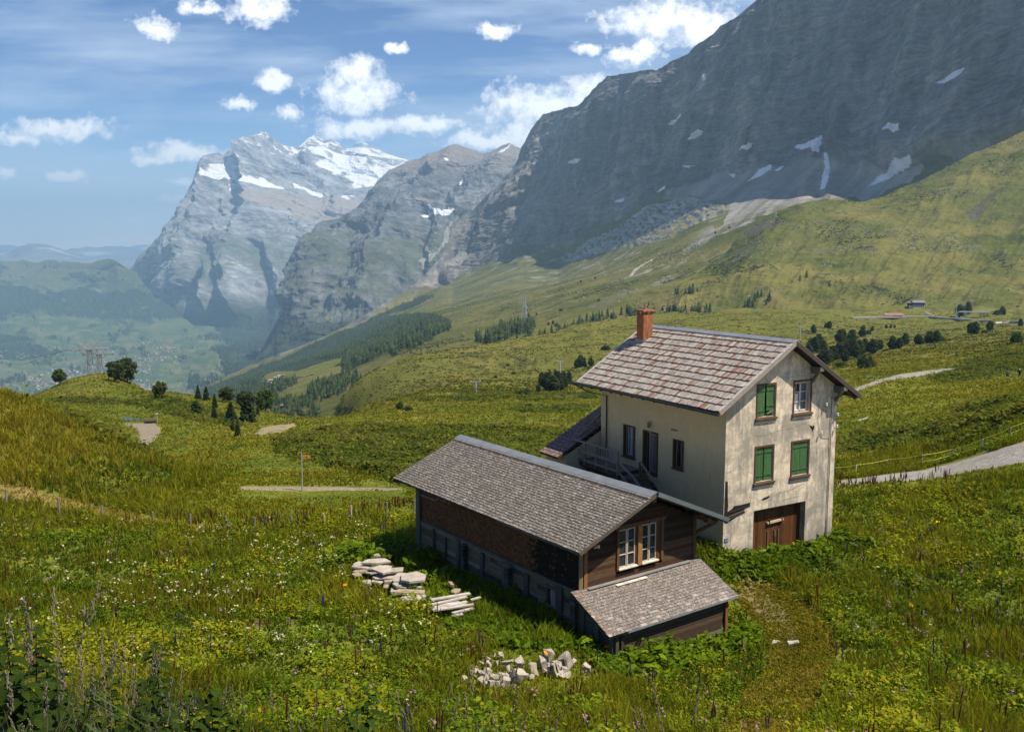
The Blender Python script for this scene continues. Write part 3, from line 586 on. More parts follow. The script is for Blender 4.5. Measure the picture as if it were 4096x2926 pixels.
def w_color(P, N, px):
    j = jit(P, px, 24, 60)
    c = strat(rockcol(P, N, px, (0.225, 0.230, 0.240), (0.32, 0.318, 0.312), 480.), P / 3., 60.)
    c = mixc(c, (0.34, 0.29, 0.235), soft(px, [(590, 440), (640, 432), (720, 450), (800, 452), (850, 440), (830, 480), (760, 500), (680, 490), (640, 470), (600, 455)], j) * .8)
    g = .75 * smooth(.0, .4, fbm(P * np.array([1, 1, .6]) / 520 + 11, 5, .6) + (N[..., 2] - .5) * 1.3) * smooth(470, 590, px[..., 1] + j[..., 1])
    c = mixc(c, (0.080, 0.105, 0.045), g * .85)
    c = mixc(c, (0.030, 0.043, 0.021), smooth(640, 700, px[..., 1] + j[..., 1] * 1.3 + 26 * fbm(P / 500, 3)) * .9)
    c = mixc(c, (0.38, 0.36, 0.33), soft(px, [(300, 640), (345, 590), (365, 580), (350, 610), (320, 650), (318, 680), (312, 680), (312, 655)], j * .5) * .5)
    sn = np.zeros(px.shape[:2])
    hole = smooth(.28, .42, fbm(P / 330 + 9, 4))
    for S in SNOW_W: sn = np.maximum(sn, soft(px, S, j * .22))
    sn = sn * (1 - hole * .9)
    dust = smooth(.36, .52, fbm(P / 110 + 4, 5, .62) + (N[..., 2] - .5) * .7 + (340 - px[..., 1]) / 220)
    sn = np.maximum(sn, dust * smooth(430, 350, px[..., 1]) * smooth(500, 560, px[..., 0]))
    return mixc(c, (0.82, 0.83, 0.85), sn)
sheet('snow_mountain', [SKY_W, W1, W2, W3], 270, 1100, 620, [150, 150, 130], MAT['rock'], rock_disp(1250., lambda px, P: 110 + 230 * smooth(700, 540, px[..., 1]), (1, 1, .34), .02, (-.35, .1, 1), 220., 8, .58, (.08, 40, SKY_W), RIB_W, .8, (-.42, -.90, .1)), w_color, back=(1000, 700))
# ---- valley with the pass behind it
V0 = [(-800, 575, 12500), (-400, 583, 12000), (-150, 588, 11500), (0, 586, 11300), (60, 583, 11200), (100, 583, 11000), (150, 588, 10800), (200, 590, 10600), (235, 584, 10400), (260, 582, 10200), (300, 606, 9900), (345, 662, 9500), (430, 724, 8950), (560, 736, 8850), (620, 735, 8850), (760, 775, 8300)]
V1 = [(-150, 690, 9200), (0, 690, 9200), (150, 688, 9300), (300, 705, 9000), (420, 738, 8600), (500, 752, 8400), (560, 752, 8300), (760, 790, 8000)]
V2 = [(-150, 745, 7600), (0, 742, 7700), (150, 745, 7800), (300, 755, 7800), (420, 765, 7400), (500, 778, 6800), (600, 800, 6200), (760, 830, 5500)]
V3 = [(-150, 830, 5600), (0, 832, 5600), (150, 835, 5500), (300, 840, 5300), (400, 850, 4900), (500, 850, 4200), (600, 850, 3600), (760, 870, 3000)]
V4 = [(-150, 990, 3300), (0, 990, 3300), (150, 990, 3200), (300, 985, 3000), (400, 960, 2600), (500, 930, 2200), (600, 930, 1900), (760, 950, 1700)]
def v_forest(P, px):
    n = fbm(np.stack([px[..., 0] / 70, px[..., 1] / 26, 0 * px[..., 0]], -1) + 5.5, 5, .58)
    m = fbm(np.stack([px[..., 0] / 22, px[..., 1] / 9, 0 * px[..., 0]], -1) + 15.5, 4, .6)
    y = px[..., 1]; x = px[..., 0]
    dense = smooth(628, 660, y) * smooth(722, 690, y + 14 * n) * .62 + smooth(470, 540, x) * smooth(700, 720, y) * .85 + smooth(350, 470, x) * smooth(720, 700, y) * smooth(640, 660, y) * .7
    dense = dense + soft(px, [(-60, 735), (40, 745), (90, 765), (120, 790), (80, 800), (-60, 790)], np.stack([m, n], -1) * 18) * .8
    return smooth(0.20, 0.30, n * .7 + m * .45 + dense * .62 + .05)
def v_color(P, N, px):
    n = fbm(np.stack([px[..., 0] / 30, px[..., 1] / 11, 0 * px[..., 0]], -1) + 2.5, 5, .55)
    c = mixc((0.062, 0.100, 0.042), (0.115, 0.135, 0.058), smooth(-.3, .4, n))
    c = mixc(c, (0.20, 0.185, 0.09), smooth(.1, .45, fbm(np.stack([px[..., 0] / 18, px[..., 1] / 5, 0 * px[..., 0]], -1), 3)) * .5)
    c = mixc(c, (0.125, 0.13, 0.055), smooth(640, 600, px[..., 1]) * .8)
    c = mixc(c, (0.032, 0.052, 0.032), v_forest(P, px) * .9)
    road = np.abs(fbm(np.stack([px[..., 0] / 90, px[..., 1] / 30, 0 * px[..., 0]], -1) + 77, 3))
    c = mixc(c, (0.36, 0.34, 0.30), smooth(.012, .004, road) * smooth(735, 750, px[..., 1]) * .8)
    return c
def v_disp(P, N, px):
    k = smooth(760, 650, px[..., 1])
    return P + N * (fbm(P / 900, 5) * (25 + 110 * k) + fbm(P / 200, 4) * (8 + 16 * k) + v_forest(P, px) * 16 + v_forest(P, px) * fbm(P / 25, 3) * 14)[..., None]
V_P, V_px, V_N = sheet('valley', [V0, V1, V2, V3, V4], -800, 760, 1000, [120, 90, 130, 90], MAT['slope'], v_disp, v_color, back=(900, 400))
# ---- blue ranges on the horizon
def d_color(P, N, px):
    c = rockcol(P, N, px, (0.17, 0.18, 0.17), (0.26, 0.25, 0.23), 900.)
    return mixc(c, (0.8, 0.8, 0.82), smooth(.25, .4, fbm(P / 700, 4)) * .5)
D0 = [(-800, 538), (-600, 545), (-400, 536), (-250, 543), (-150, 546), (-40, 542), (0, 545), (20, 543), (45, 550), (62, 546), (80, 545), (100, 548), (128, 551), (150, 560), (172, 555), (195, 549), (215, 551), (240, 546), (262, 552), (290, 550), (310, 546), (345, 545), (420, 548), (520, 550)]
D0 = [(x, y, 30000) for x, y in D0]; D1 = [(-800, 600, 23000), (520, 600, 23000)]
sheet('distant_range', [D0, D1], -800, 520, 640, [70], MAT['rock'], rock_disp(1500., 230, (1, 1, .6)), d_color, back=(2500, 900))
D2 = [(-800, 560), (-500, 570), (-300, 558), (-150, 566), (0, 562), (30, 568), (50, 556), (75, 552), (100, 551), (125, 556), (150, 565), (180, 572), (200, 577), (260, 584), (320, 586), (420, 590)]
D2 = [(x, y, 21000) for x, y in D2]; D3 = [(-800, 604, 16500), (420, 604, 16500)]
sheet('distant_range', [D2, D3], -800, 420, 560, [60], MAT['rock'], rock_disp(1200., 130, (1, 1, .6)), d_color, back=(2000, 700))
def onsheet(S, xd, yd, visible=True):
    """the point of a far sheet that shows at a layout position"""
    P, px = S; q = proj(P); d = (q[..., 0] - xd) ** 2 + ((q[..., 1] - yd) * 1.6) ** 2
    k = np.unravel_index(np.argmin(d), d.shape); return Vector(P[k])

# scattered scrub and stones on the alp slopes
def slope_scatter(name, S, n, y0, y1, seed, cols, smin, smax, th, zs=.6, extra=None):
    rng = np.random.default_rng(seed); P, px = S; q = proj(P); w = ((q[:-1, :-1, 1] > y0) & (q[:-1, :-1, 1] < y1) & (q[:-1, :-1, 0] > -20) & (q[:-1, :-1, 0] < 2300)).astype(float)
    f = fbm(P[:-1, :-1] * np.array([1, .7, 1.4]) / 85. + seed, 5, .6); w *= smooth(th, th + .22, f) + .02
    if extra is not None: w *= extra(q[:-1, :-1])
    k = rng.choice(w.size, n, p=(w / w.sum()).ravel()); iy, ix = np.unravel_index(k, w.shape); B = P[iy, ix] + (P[iy + 1, ix] - P[iy, ix]) * rng.random((n, 1)) + (P[iy, ix + 1] - P[iy, ix]) * rng.random((n, 1))
    i = np.repeat(np.arange(n), 3); s = rng.uniform(smin, smax, n)[i]; m = len(i); c = B[i] + rng.normal(0, .5, (m, 3)) * s[:, None] * np.array([1.3, 1.3, .25]) + np.array([0, 0, .3]) * s[:, None]
    a = rng.normal(0, 1, (m, 3)); a /= np.linalg.norm(a, axis=1, keepdims=True); b = np.cross(a, rng.normal(0, 1, (m, 3))); b /= np.linalg.norm(b, axis=1, keepdims=True)
    d1 = a * s[:, None] * .8; d2 = b * s[:, None] * .6; d1[:, 2] *= zs; d2[:, 2] *= zs
    V = np.stack([c - d1, c - d2, c + d1, c + d2], 1).reshape(-1, 3); C = np.repeat(np.array(cols)[rng.integers(0, len(cols), m)] * rng.uniform(.7, 1.3, (m, 1)), 4, 0)
    return tag(npmesh(name, V, np.arange(len(V)).reshape(-1, 4), MAT['slope'], C), kind='stuff')
slope_scatter('slope_scrub', (F_P, F_px), 5200, 300, 745, 4, [(.055, .068, .02), (.07, .08, .025), (.085, .09, .03)], .5, 1.5, .10)
slope_scatter('slope_scrub', (E_P, E_px), 9000, 540, 800, 6, [(.05, .062, .02), (.065, .075, .022), (.08, .085, .028)], .6, 1.8, .10, extra=lambda q: (q[..., 0] > 880) * 1.0)
slope_scatter('slope_stones', (E_P, E_px), 5000, 470, 740, 8, [(.34, .32, .29), (.42, .40, .36)], .4, 1.6, .20, .8, extra=lambda q: (q[..., 0] > 950) * 1.0)
slope_scatter('slope_stones', (F_P, F_px), 2200, 380, 740, 9, [(.30, .28, .25), (.40, .38, .34)], .3, 1.1, .25, .8)
# ================================================================== FARMHOUSE
def plaster_mat(name, base, stain, light, sc_=1.0, stain_amt=0.55):
    m, nt, out = newmat(name); N = NT(nt)
    big = N.noise(0.55 * sc_, 6, 0.65, dist=0.4); mid = N.noise(2.4 * sc_, 7, 0.7, dist=0.6); st = N.noise(1.6, 7, 0.75, (2.2, 2.2, 0.30), dist=0.35); tcz = N.n('ShaderNodeTexCoord'); spz = N.n('ShaderNodeSeparateXYZ'); N.l(tcz.outputs['Object'], spz.inputs[0]); fine = N.noise(28, 4, 0.7)
    c = N.mix(base, light, N.ramp(mid, [(0.46, (0, 0, 0)), (0.56, (1, 1, 1))]))
    c = N.mix(c, stain, N.math('MULTIPLY', N.ramp(N.math('ADD', N.math('MULTIPLY', big, .62), N.math('MULTIPLY', st, .38)), [(0.46, (0, 0, 0)), (0.57, (1, 1, 1))]), stain_amt))
    c = N.mix(c, tuple(q * 0.62 for q in stain), N.ramp(N.math('ADD', N.math('MULTIPLY', mid, .5), N.math('MULTIPLY', st, .5)), [(0.56, (0, 0, 0)), (0.68, (0.7, 0.7, 0.7))]))
    c = N.mix(c, tuple(q * 0.7 for q in stain), N.math('MULTIPLY', N.ramp(N.math('ADD', N.math('MULTIPLY', spz.outputs[2], -0.35), N.math('MULTIPLY', mid, 0.9)), [(0.42, (0, 0, 0)), (0.72, (1, 1, 1))]), .75))
    c = N.mix(c, N.ramp(fine, [(0.3, (0.75,) * 3), (0.7, (1.15,) * 3)]), 0.5, 'MULTIPLY')
    N.principled(c, out, 0.92, N.bump(N.math('ADD', fine, N.math('MULTIPLY', mid, 1.4)), 0.45, 0.03), 0.15); return m
MAT['plaster'] = plaster_mat('weathered_plaster', (0.58, 0.49, 0.375), (0.33, 0.295, 0.24), (0.80, 0.68, 0.52), 1.0, 0.95)
MAT['plaster_side'] = plaster_mat('ochre_plaster', (0.64, 0.50, 0.27), (0.52, 0.42, 0.24), (0.69, 0.54, 0.30), 0.6, 0.4)
MAT['tile'] = attr_mat('rusty_metal_shingles', 5, 0.25, 0.85, 0.25, 0.01, None, 0.12, 0.0, (2.6, (0.145, 0.070, 0.038), 0.49, (0.8, 10.0, 0.8)))
MAT['slate'] = attr_mat('grey_shingles', 7, 0.25, 0.9, 0.3, 0.01, None, 0.2, 0.0, (9.5, (0.40, 0.36, 0.32), 0.53, (2.4, 0.8, 2.4)))
MAT['slate2'] = attr_mat('lichen_shingles', 7, 0.25, 0.9, 0.3, 0.01, None, 0.2, 0.0, (13, (0.50, 0.45, 0.42), 0.545, (2.6, 0.8, 1.2)))
MAT['wood'] = attr_mat('weathered_wood', 9, 0.4, 0.85, 0.5, 0.012, (0.35, 0.35, 4.0), 0.2)
MAT['woodv'] = attr_mat('vertical_wood', 9, 0.4, 0.85, 0.5, 0.012, (4.0, 4.0, 0.35), 0.2)
MAT['paint'] = attr_mat('old_paint', 5, 0.22, 0.6, 0.2, 0.008, (2.5, 2.5, 0.6), 0.35, 0.0, (4.5, (0.30, 0.28, 0.16), 0.66, (3, 3, 0.8)))
MAT['zinc'] = attr_mat('zinc_sheet', 2.5, 0.15, 0.42, 0.1, 0.01, None, 0.5, 0.6)
MAT['iron'] = attr_mat('dark_iron', 8, 0.3, 0.6, 0, 0.01, None, 0.4, 0.3)
MAT['brick'] = attr_mat('rust_red_render', 6, 0.45, 0.85, 0.5, 0.02, (1, 1, 0.5), 0.2)
MAT['white'] = attr_mat('white_ceramic', 10, 0.1, 0.3, 0, 0.01, None, 0.5)
def glass_mat():
    m, nt, out = newmat('window_glass'); N = NT(nt)
    f = N.noise(1.7, 2); N.principled(N.ramp(f, [(0.35, (0.012, 0.014, 0.016)), (0.7, (0.05, 0.055, 0.06))]), out, 0.06, None, 0.6); return m
MAT['glass'] = glass_mat()
HO, HYAW = Vector((9.432, 40.348, -13.166)), R(30.913)
W_, L_ = 7.163, 9.226
house = empty('farmhouse', HO, HYAW, 'three storey cream plastered farmhouse with green shutters and rust streaked shingle roof', 'house')
RS = 0.6187; RZ = 9.182; RX = W_ / 2; OVS = 0.958; OVF = 0.572; OVB = 0.836
def rz(x): return RZ - RS * abs(x - RX)
TW = 0.34
def wall_with_holes(mb, x0, x1, z0, z1, holes, put, top=None, t=0.34, reveal=True):
    """front face cut into cells around rectangular holes, with reveals; put(x, depth, z) maps to 3-D"""
    xs = sorted({x0, x1, *[h[0] for h in holes], *[h[1] for h in holes]}); zs = sorted({z0, z1, *[h[2] for h in holes], *[h[3] for h in holes]})
    for a, b in zip(xs, xs[1:]):
        for c, d in zip(zs, zs[1:]):
            if any(h[0] <= a and b <= h[1] and h[2] <= c and d <= h[3] for h in holes): continue
            mb.poly([put(a, 0, c), put(b, 0, c), put(b, 0, d), put(a, 0, d)])
    for h in holes if reveal else []:
        a, b, c, d = h[:4]
        for p in ([(a, c), (a, d)], [(b, d), (b, c)], [(a, d), (b, d)], [(b, c), (a, c)]):
            mb.poly([put(p[0][0], 0, p[0][1]), put(p[0][0], t, p[0][1]), put(p[1][0], t, p[1][1]), put(p[1][0], 0, p[1][1])])
ZW0 = -1.6
WINS = [(1.794, 3.029, 5.638, 7.266), (4.137, 5.372, 5.638, 7.266), (1.794, 3.029, 2.659, 4.417), (4.137, 5.372, 2.659, 4.417)]
GAR = (1.859, 5.255, ZW0 + .3, 1.423)
SIDE = {'window': (6.344, 7.303, 2.825, 4.474), 'door': (4.573, 5.724, 2.26, 4.444), 'slit': (2.718, 3.476, 2.976, 4.377)}
ze0 = rz(0) - 0.22
mb = MB()
holes = [(a + .1, b - .1, c + .1, d - .1) for a, b, c, d in WINS] + [GAR]
put_ = lambda x, t, z: (x, t, z)
wall_with_holes(mb, 0, W_, ZW0, ze0, holes[2:] + [(a, b, c, ze0) for a, b, c, d in holes[:2]], put_, reveal=False)
for (a, b, c, d) in holes[2:]:
    for p in ([(a, c), (a, d)], [(b, d), (b, c)], [(a, d), (b, d)], [(b, c), (a, c)]):
        mb.poly([put_(p[0][0], 0, p[0][1]), put_(p[0][0], .34, p[0][1]), put_(p[1][0], .34, p[1][1]), put_(p[1][0], 0, p[1][1])])
ZT = 7.2; xa_ = (ZT - ze0) / RS; xb_ = W_ - xa_
up_ = holes[:2]
for (a, b, c, d) in up_:
    for p in ([(a, c), (a, d)], [(b, d), (b, c)], [(a, d), (b, d)], [(b, c), (a, c)]):
        mb.poly([put_(p[0][0], 0, p[0][1]), put_(p[0][0], .34, p[0][1]), put_(p[1][0], .34, p[1][1]), put_(p[1][0], 0, p[1][1])])
wall_with_holes(mb, xa_, xb_, ze0, ZT, [(a, b, ze0, d) for a, b, c, d in up_], put_, reveal=False)
mb.poly([(0, 0, ze0), (xa_, 0, ze0), (xa_, 0, ZT)]); mb.poly([(xb_, 0, ze0), (W_, 0, ze0), (xb_, 0, ZT)]); mb.poly([(xa_, 0, ZT), (xb_, 0, ZT), (RX, 0, rz(RX) - .22)])
mb.poly([(W_, 0, ZW0), (W_, L_, ZW0), (W_, L_, ze0), (W_, 0, ze0)])
mb.poly([(W_, L_, ZW0), (0, L_, ZW0), (0, L_, ze0), (RX, L_, rz(RX) - .22), (W_, L_, ze0)])
mb.build('wall', MAT['plaster'], house)
mb = MB()
wall_with_holes(mb, 0, L_, ZW0, ze0, [(a + .07, b - .07, c + .07, d - .07) for a, b, c, d in (SIDE['window'], SIDE['slit'])] + [(SIDE['door'][0] + .07, SIDE['door'][1] - .07, SIDE['door'][2], SIDE['door'][3] - .07)], lambda y, t, z: (t, y, z), t=0.3)
mb.build('wall', MAT['plaster_side'], house)
# broken plaster on the gable: dark gap showing the timber sill
mb = MB().col(.02, .016, .012)
gap = [(0.02, 1.15), (0.05, 3.05), (0.20, 3.0), (0.22, 2.4), (0.26, 1.9), (0.24, 1.62), (0.5, 1.72), (0.62, 1.84), (1.0, 1.83), (1.62, 1.86), (1.6, 1.68), (1.30, 1.62), (1.22, 1.42), (1.0, 1.40), (0.8, 1.30), (0.5, 1.20), (0.2, 1.08)]
mb.poly([(x, -0.004, z) for x, z in gap]); mb.build('plaster_gap', MAT['woodv'], house); mb = MB().col(.02, .016, .012); mb.poly([(x, -0.004, z) for x, z in [(2.30, 1.86), (2.42, 1.95), (2.66, 1.98), (2.80, 2.02), (2.86, 1.95), (2.7, 1.88), (2.45, 1.84)]]); mb.build('plaster_gap', MAT['woodv'], house); mb = MB().col(.02, .016, .012)
mb.poly([(x, -0.004, z) for x, z in [(5.30, 5.02), (5.42, 5.06), (5.48, 4.98), (5.62, 5.05), (5.66, 4.9), (5.52, 4.72), (5.46, 4.86)]])
mb.build('plaster_gap', MAT['woodv'], house)
for i, (a, b, c, d) in enumerate([(0.04, 1.22, 1.30, 1.47), (0.3, 1.38, 1.25, 1.55), (0.06, 1.36, 0.95, 1.40), (0.35, 1.58, 1.6, 1.72)]):
    mb = MB().col(*[(.07, .055, .04), (.10, .085, .07), (.055, .043, .033), (.035, .03, .025)][i]); mb.bar((a, -0.012, b), (c, -0.012, d), 0.03, 0.055); mb.build('sill_beam', MAT['wood'], house)
# hairline cracks in the plaster
mb = MB().col(.10, .085, .07)
def crack(pts, w, put):
    P = []
    for (a, b), (c, d) in zip(pts, pts[1:]):
        n = max(3, int(math.hypot(c - a, d - b) / .09))
        for i in range(n): t = i / n; P.append((a + (c - a) * t + random.uniform(-.022, .022), b + (d - b) * t + random.uniform(-.022, .022)))
    P.append(pts[-1])
    for p, q in zip(P, P[1:]):
        k = w * random.uniform(.5, 1.2); d = Vector((q[0] - p[0], q[1] - p[1])); d = Vector((-d.y, d.x)).normalized() * k
        mb.poly([put(p[0] - d.x, p[1] - d.y), put(q[0] - d.x, q[1] - d.y), put(q[0] + d.x, q[1] + d.y), put(p[0] + d.x, p[1] + d.y)])
for pts, w in (([(0.12, 3.42), (0.5, 3.5), (0.85, 3.66), (1.05, 3.5)], .009), ([(0.9, 3.5), (1.1, 4.0), (1.05, 4.5)], .004), ([(1.80, 4.88), (2.4, 4.87), (3.0, 4.94)], .006), ([(0.1, 5.05), (0.9, 5.1), (1.6, 5.06)], .004), ([(3.1, 5.0), (4.2, 5.0), (5.0, 5.2), (5.35, 5.05)], .006), ([(5.55, 4.75), (5.75, 4.1), (5.95, 3.5), (6.15, 3.2), (6.2, 2.8)], .006), ([(5.9, 3.4), (6.02, 3.0), (6.3, 2.4)], .004), ([(0.9, 6.65), (1.55, 6.62)], .004), ([(2.5, 7.5), (3.9, 7.45), (5.1, 7.42)], .006), ([(2.9, 1.95), (3.8, 2.06), (4.6, 2.15), (5.0, 2.3)], .012), ([(3.7, 1.66), (4.4, 1.7), (4.9, 1.72)], .008), ([(1.62, 1.85), (1.66, 2.3)], .005), ([(4.25, 5.5), (4.2, 5.0)], .003), ([(2.0, 5.5), (1.98, 4.6)], .003), ([(5.25, 5.5), (5.28, 4.8)], .003), ([(3.05, 5.5), (3.08, 4.5)], .003)):
    mb = MB().col(.10, .085, .07); crack(pts, w, lambda x, z: (x, -0.003, z)); mb.build('plaster_crack', MAT['woodv'], house)
mb = MB().col(.62, .60, .56)
for a, b, c, d in [(2.85, 2.02, 5.0, 2.30), (3.0, 1.93, 4.3, 2.02)]:
    n = 14
    for i in range(n):
        t = i / n; x = a + (c - a) * t; z = b + (d - b) * t; h = random.uniform(.03, .09); mb.poly([(x, -.006, z), (x + (c - a) / n * 1.02, -.006, z + random.uniform(-.02, .02)), (x + (c - a) / n, -.006, z + h), (x, -.006, z + h * random.uniform(.6, 1.2))])
mb.build('plaster_patch', MAT['plaster'], house)
# roof: boarded base, then shingle courses as real overlapping plates
def courses(mb, org, ax, up, length, run, n, tw, th, jig, colf, over=0.03):
    """n courses of plates; org = eave corner, ax along eave, up the slope (unit vectors)"""
    org, ax, up = Vector(org), Vector(ax), Vector(up); nrm = ax.cross(up).normalized()
    if nrm.z < 0: nrm = -nrm
    s = run / n
    for r in range(n):
        off = random.uniform(0, tw) * (r % 2 + .3); x = -off
        while x < length:
            w = tw * random.uniform(.72, 1.28); a = max(0, x); b = min(length, x + w - .006); x += w
            if b - a < .03: continue
            lo = r * s - over + random.uniform(-jig, jig); hi = (r + 1) * s + .04
            if r == 0: lo = max(lo, -over)
            hi = min(hi, run)
            h0 = th * random.uniform(.85, 1.2) + .004; mb.cur = colf(r, a / length)
            p = [org + ax * a + up * lo + nrm * h0 * .1, org + ax * b + up * lo + nrm * h0 * .1, org + ax * b + up * hi, org + ax * a + up * hi]
            q = [org + ax * a + up * lo + nrm * (h0 + .012), org + ax * b + up * lo + nrm * (h0 + .012), org + ax * b + up * hi + nrm * .006, org + ax * a + up * hi + nrm * .006]
            n0 = len(mb.v); mb.v += [tuple(v) for v in p + q]
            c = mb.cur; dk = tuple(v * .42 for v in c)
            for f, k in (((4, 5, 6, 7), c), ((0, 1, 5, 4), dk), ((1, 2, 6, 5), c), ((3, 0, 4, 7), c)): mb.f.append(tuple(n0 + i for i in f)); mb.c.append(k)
sl = Vector((1, 0, RS)).normalized(); sr = Vector((-1, 0, RS)).normalized(); RUN = (RX + OVS) * math.sqrt(1 + RS * RS)
def tilecol(r, t):
    b = random.uniform(.85, 1.15); q = random.random()
    if q < .10: return (.22 * b, .135 * b, .10 * b)
    if q < .3: return (.32 * b, .28 * b, .255 * b)
    return (.36 * b, .34 * b, .305 * b)
roof = MB().col(.05, .04, .032)
for s_ in (1, -1):
    e = RX - s_ * (RX + OVS); f = lambda x, dz: RZ - RS * abs(x - RX) - dz
    x0, x1 = (e, RX) if s_ > 0 else (RX, e)
    roof.hexa([(x0, -OVF + .03, f(x0, .17)), (x1, -OVF + .03, f(x1, .17)), (x1, L_ + OVB - .03, f(x1, .17)), (x0, L_ + OVB - .03, f(x0, .17)), (x0, -OVF + .03, f(x0, .05)), (x1, -OVF + .03, f(x1, .05)), (x1, L_ + OVB - .03, f(x1, .05)), (x0, L_ + OVB - .03, f(x0, .05))])
roof_o = roof.build('roof', MAT['wood'], house)
tiles = MB()
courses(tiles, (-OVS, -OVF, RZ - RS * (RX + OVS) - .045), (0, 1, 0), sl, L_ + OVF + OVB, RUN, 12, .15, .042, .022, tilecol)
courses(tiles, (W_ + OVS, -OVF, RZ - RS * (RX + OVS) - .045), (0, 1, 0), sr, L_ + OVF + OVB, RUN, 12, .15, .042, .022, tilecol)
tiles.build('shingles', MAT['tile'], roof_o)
rc = MB().col(.36, .37, .39)
for s_ in (1, -1):
    rc.hexa([(RX, -OVF - .02, RZ - .01), (RX + s_ * .2, -OVF - .02, RZ - .12), (RX + s_ * .2, L_ + OVB, RZ - .12), (RX, L_ + OVB, RZ - .01), (RX, -OVF - .02, RZ + .05), (RX + s_ * .21, -OVF - .02, RZ - .075), (RX + s_ * .21, L_ + OVB, RZ - .075), (RX, L_ + OVB, RZ + .05)][:: 1])
rc.build('ridge_cap', MAT['zinc'], roof_o)
for y in (-OVF, L_ + OVB):
    for s_ in (1, -1):
        vb = MB(); a = Vector((RX, y, RZ - .05)); b = Vector((RX - s_ * (RX + OVS), y, RZ - RS * (RX + OVS) - .05))
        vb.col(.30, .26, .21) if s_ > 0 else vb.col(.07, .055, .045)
        vb.bar(a - Vector((0, .02, .06)), b - Vector((0, .02, .06)), .045, .2)
        vb.col(.40, .38, .36); vb.bar(a + Vector((0, .03, .055)), b + Vector((0, .03, .055)), .13, .025); vb.build('verge_board', MAT['wood'], roof_o)
for i in range(13):
    y = -OVF + .25 + i * (L_ + OVF + OVB - .5) / 12
    for s_ in (1, -1):
        x0 = RX - s_ * (RX + OVS - .06); x1 = RX - s_ * (RX - .15)
        rf = MB().col(.085, .065, .05); rf.bar((x0, y, rz(x0) - .25), (x1, y, rz(x1) - .25), .11, .14); rf.build('rafter', MAT['wood'], roof_o)
gu = MB().col(.035, .04, .04); gx = -OVS - .06; gzz = RZ - RS * (RX + OVS) - .13
gu.tube([(gx, -OVF - .02, gzz - .04), (gx, L_ / 2, gzz + .01), (gx, L_ + OVB + .5, gzz + .03)], .062, 8)
for i in range(12): gu.bar((gx + .02, -OVF + .3 + i * .9, gzz - .02), (gx + .25, -OVF + .3 + i * .9, gzz + .02), .03)
gu.tube([(gx, L_ + OVB + .3, gzz), (gx + .3, L_ + .2, gzz - .35), (-.07, L_ - .55, gzz - .5), (-.07, L_ - .55, -1)], .035, 6)
gu.build('gutter', MAT['iron'], house)
gd = MB().col(.24, .21, .17); gd.tube([(W_ - .42, -.05, 6.3), (W_ - .40, -.05, 3), (W_ - .42, -.05, -.5)], .022, 6); gd.build('conduit', MAT['iron'], house)
# purlin consoles under the right verge
for (x, zz) in ((5.35, None), (7.02, None)):
    z = rz(x) - .42; b = MB().col(.16, .145, .12)
    b.box(x - .13, x + .13, -OVF - .02, 0, z, z + .2); b.box(x - .09, x + .09, -OVF + .15, 0, z - .14, z)
    b.bar((x, -.02, z - .55), (x, -OVF + .2, z - .05), .12, .12); b.build('bracket', MAT['wood'], house)
# chimney
ch = MB().col(.29, .115, .05)
ch.box(2.30, 2.93, 8.69, 9.26, 8.2, 9.86)
cho = ch.build('chimney', MAT['brick'], roof_o, .012)
cc = MB().col(.33, .135, .07); cc.box(2.22, 3.01, 8.61, 9.34, 10.02, 10.11)
for a, b in ((2.32, 8.71), (2.83, 8.71), (2.32, 9.16), (2.83, 9.16), (2.58, 8.71), (2.58, 9.16)): cc.box(a, a + .09, b, b + .09, 9.86, 10.02)
cc.tube([(2.61, 8.97, 10.11), (2.61, 8.97, 10.42)], [.05, .02], 6); cc.box(2.5, 2.72, 8.86, 9.08, 10.11, 10.17)
cc.build('chimney_cap', MAT['brick'], cho)
fl = MB().col(.22, .24, .26); fl.box(2.26, 2.97, 8.65, 9.30, 8.15, 8.55); fl.build('flashing', MAT['zinc'], cho)
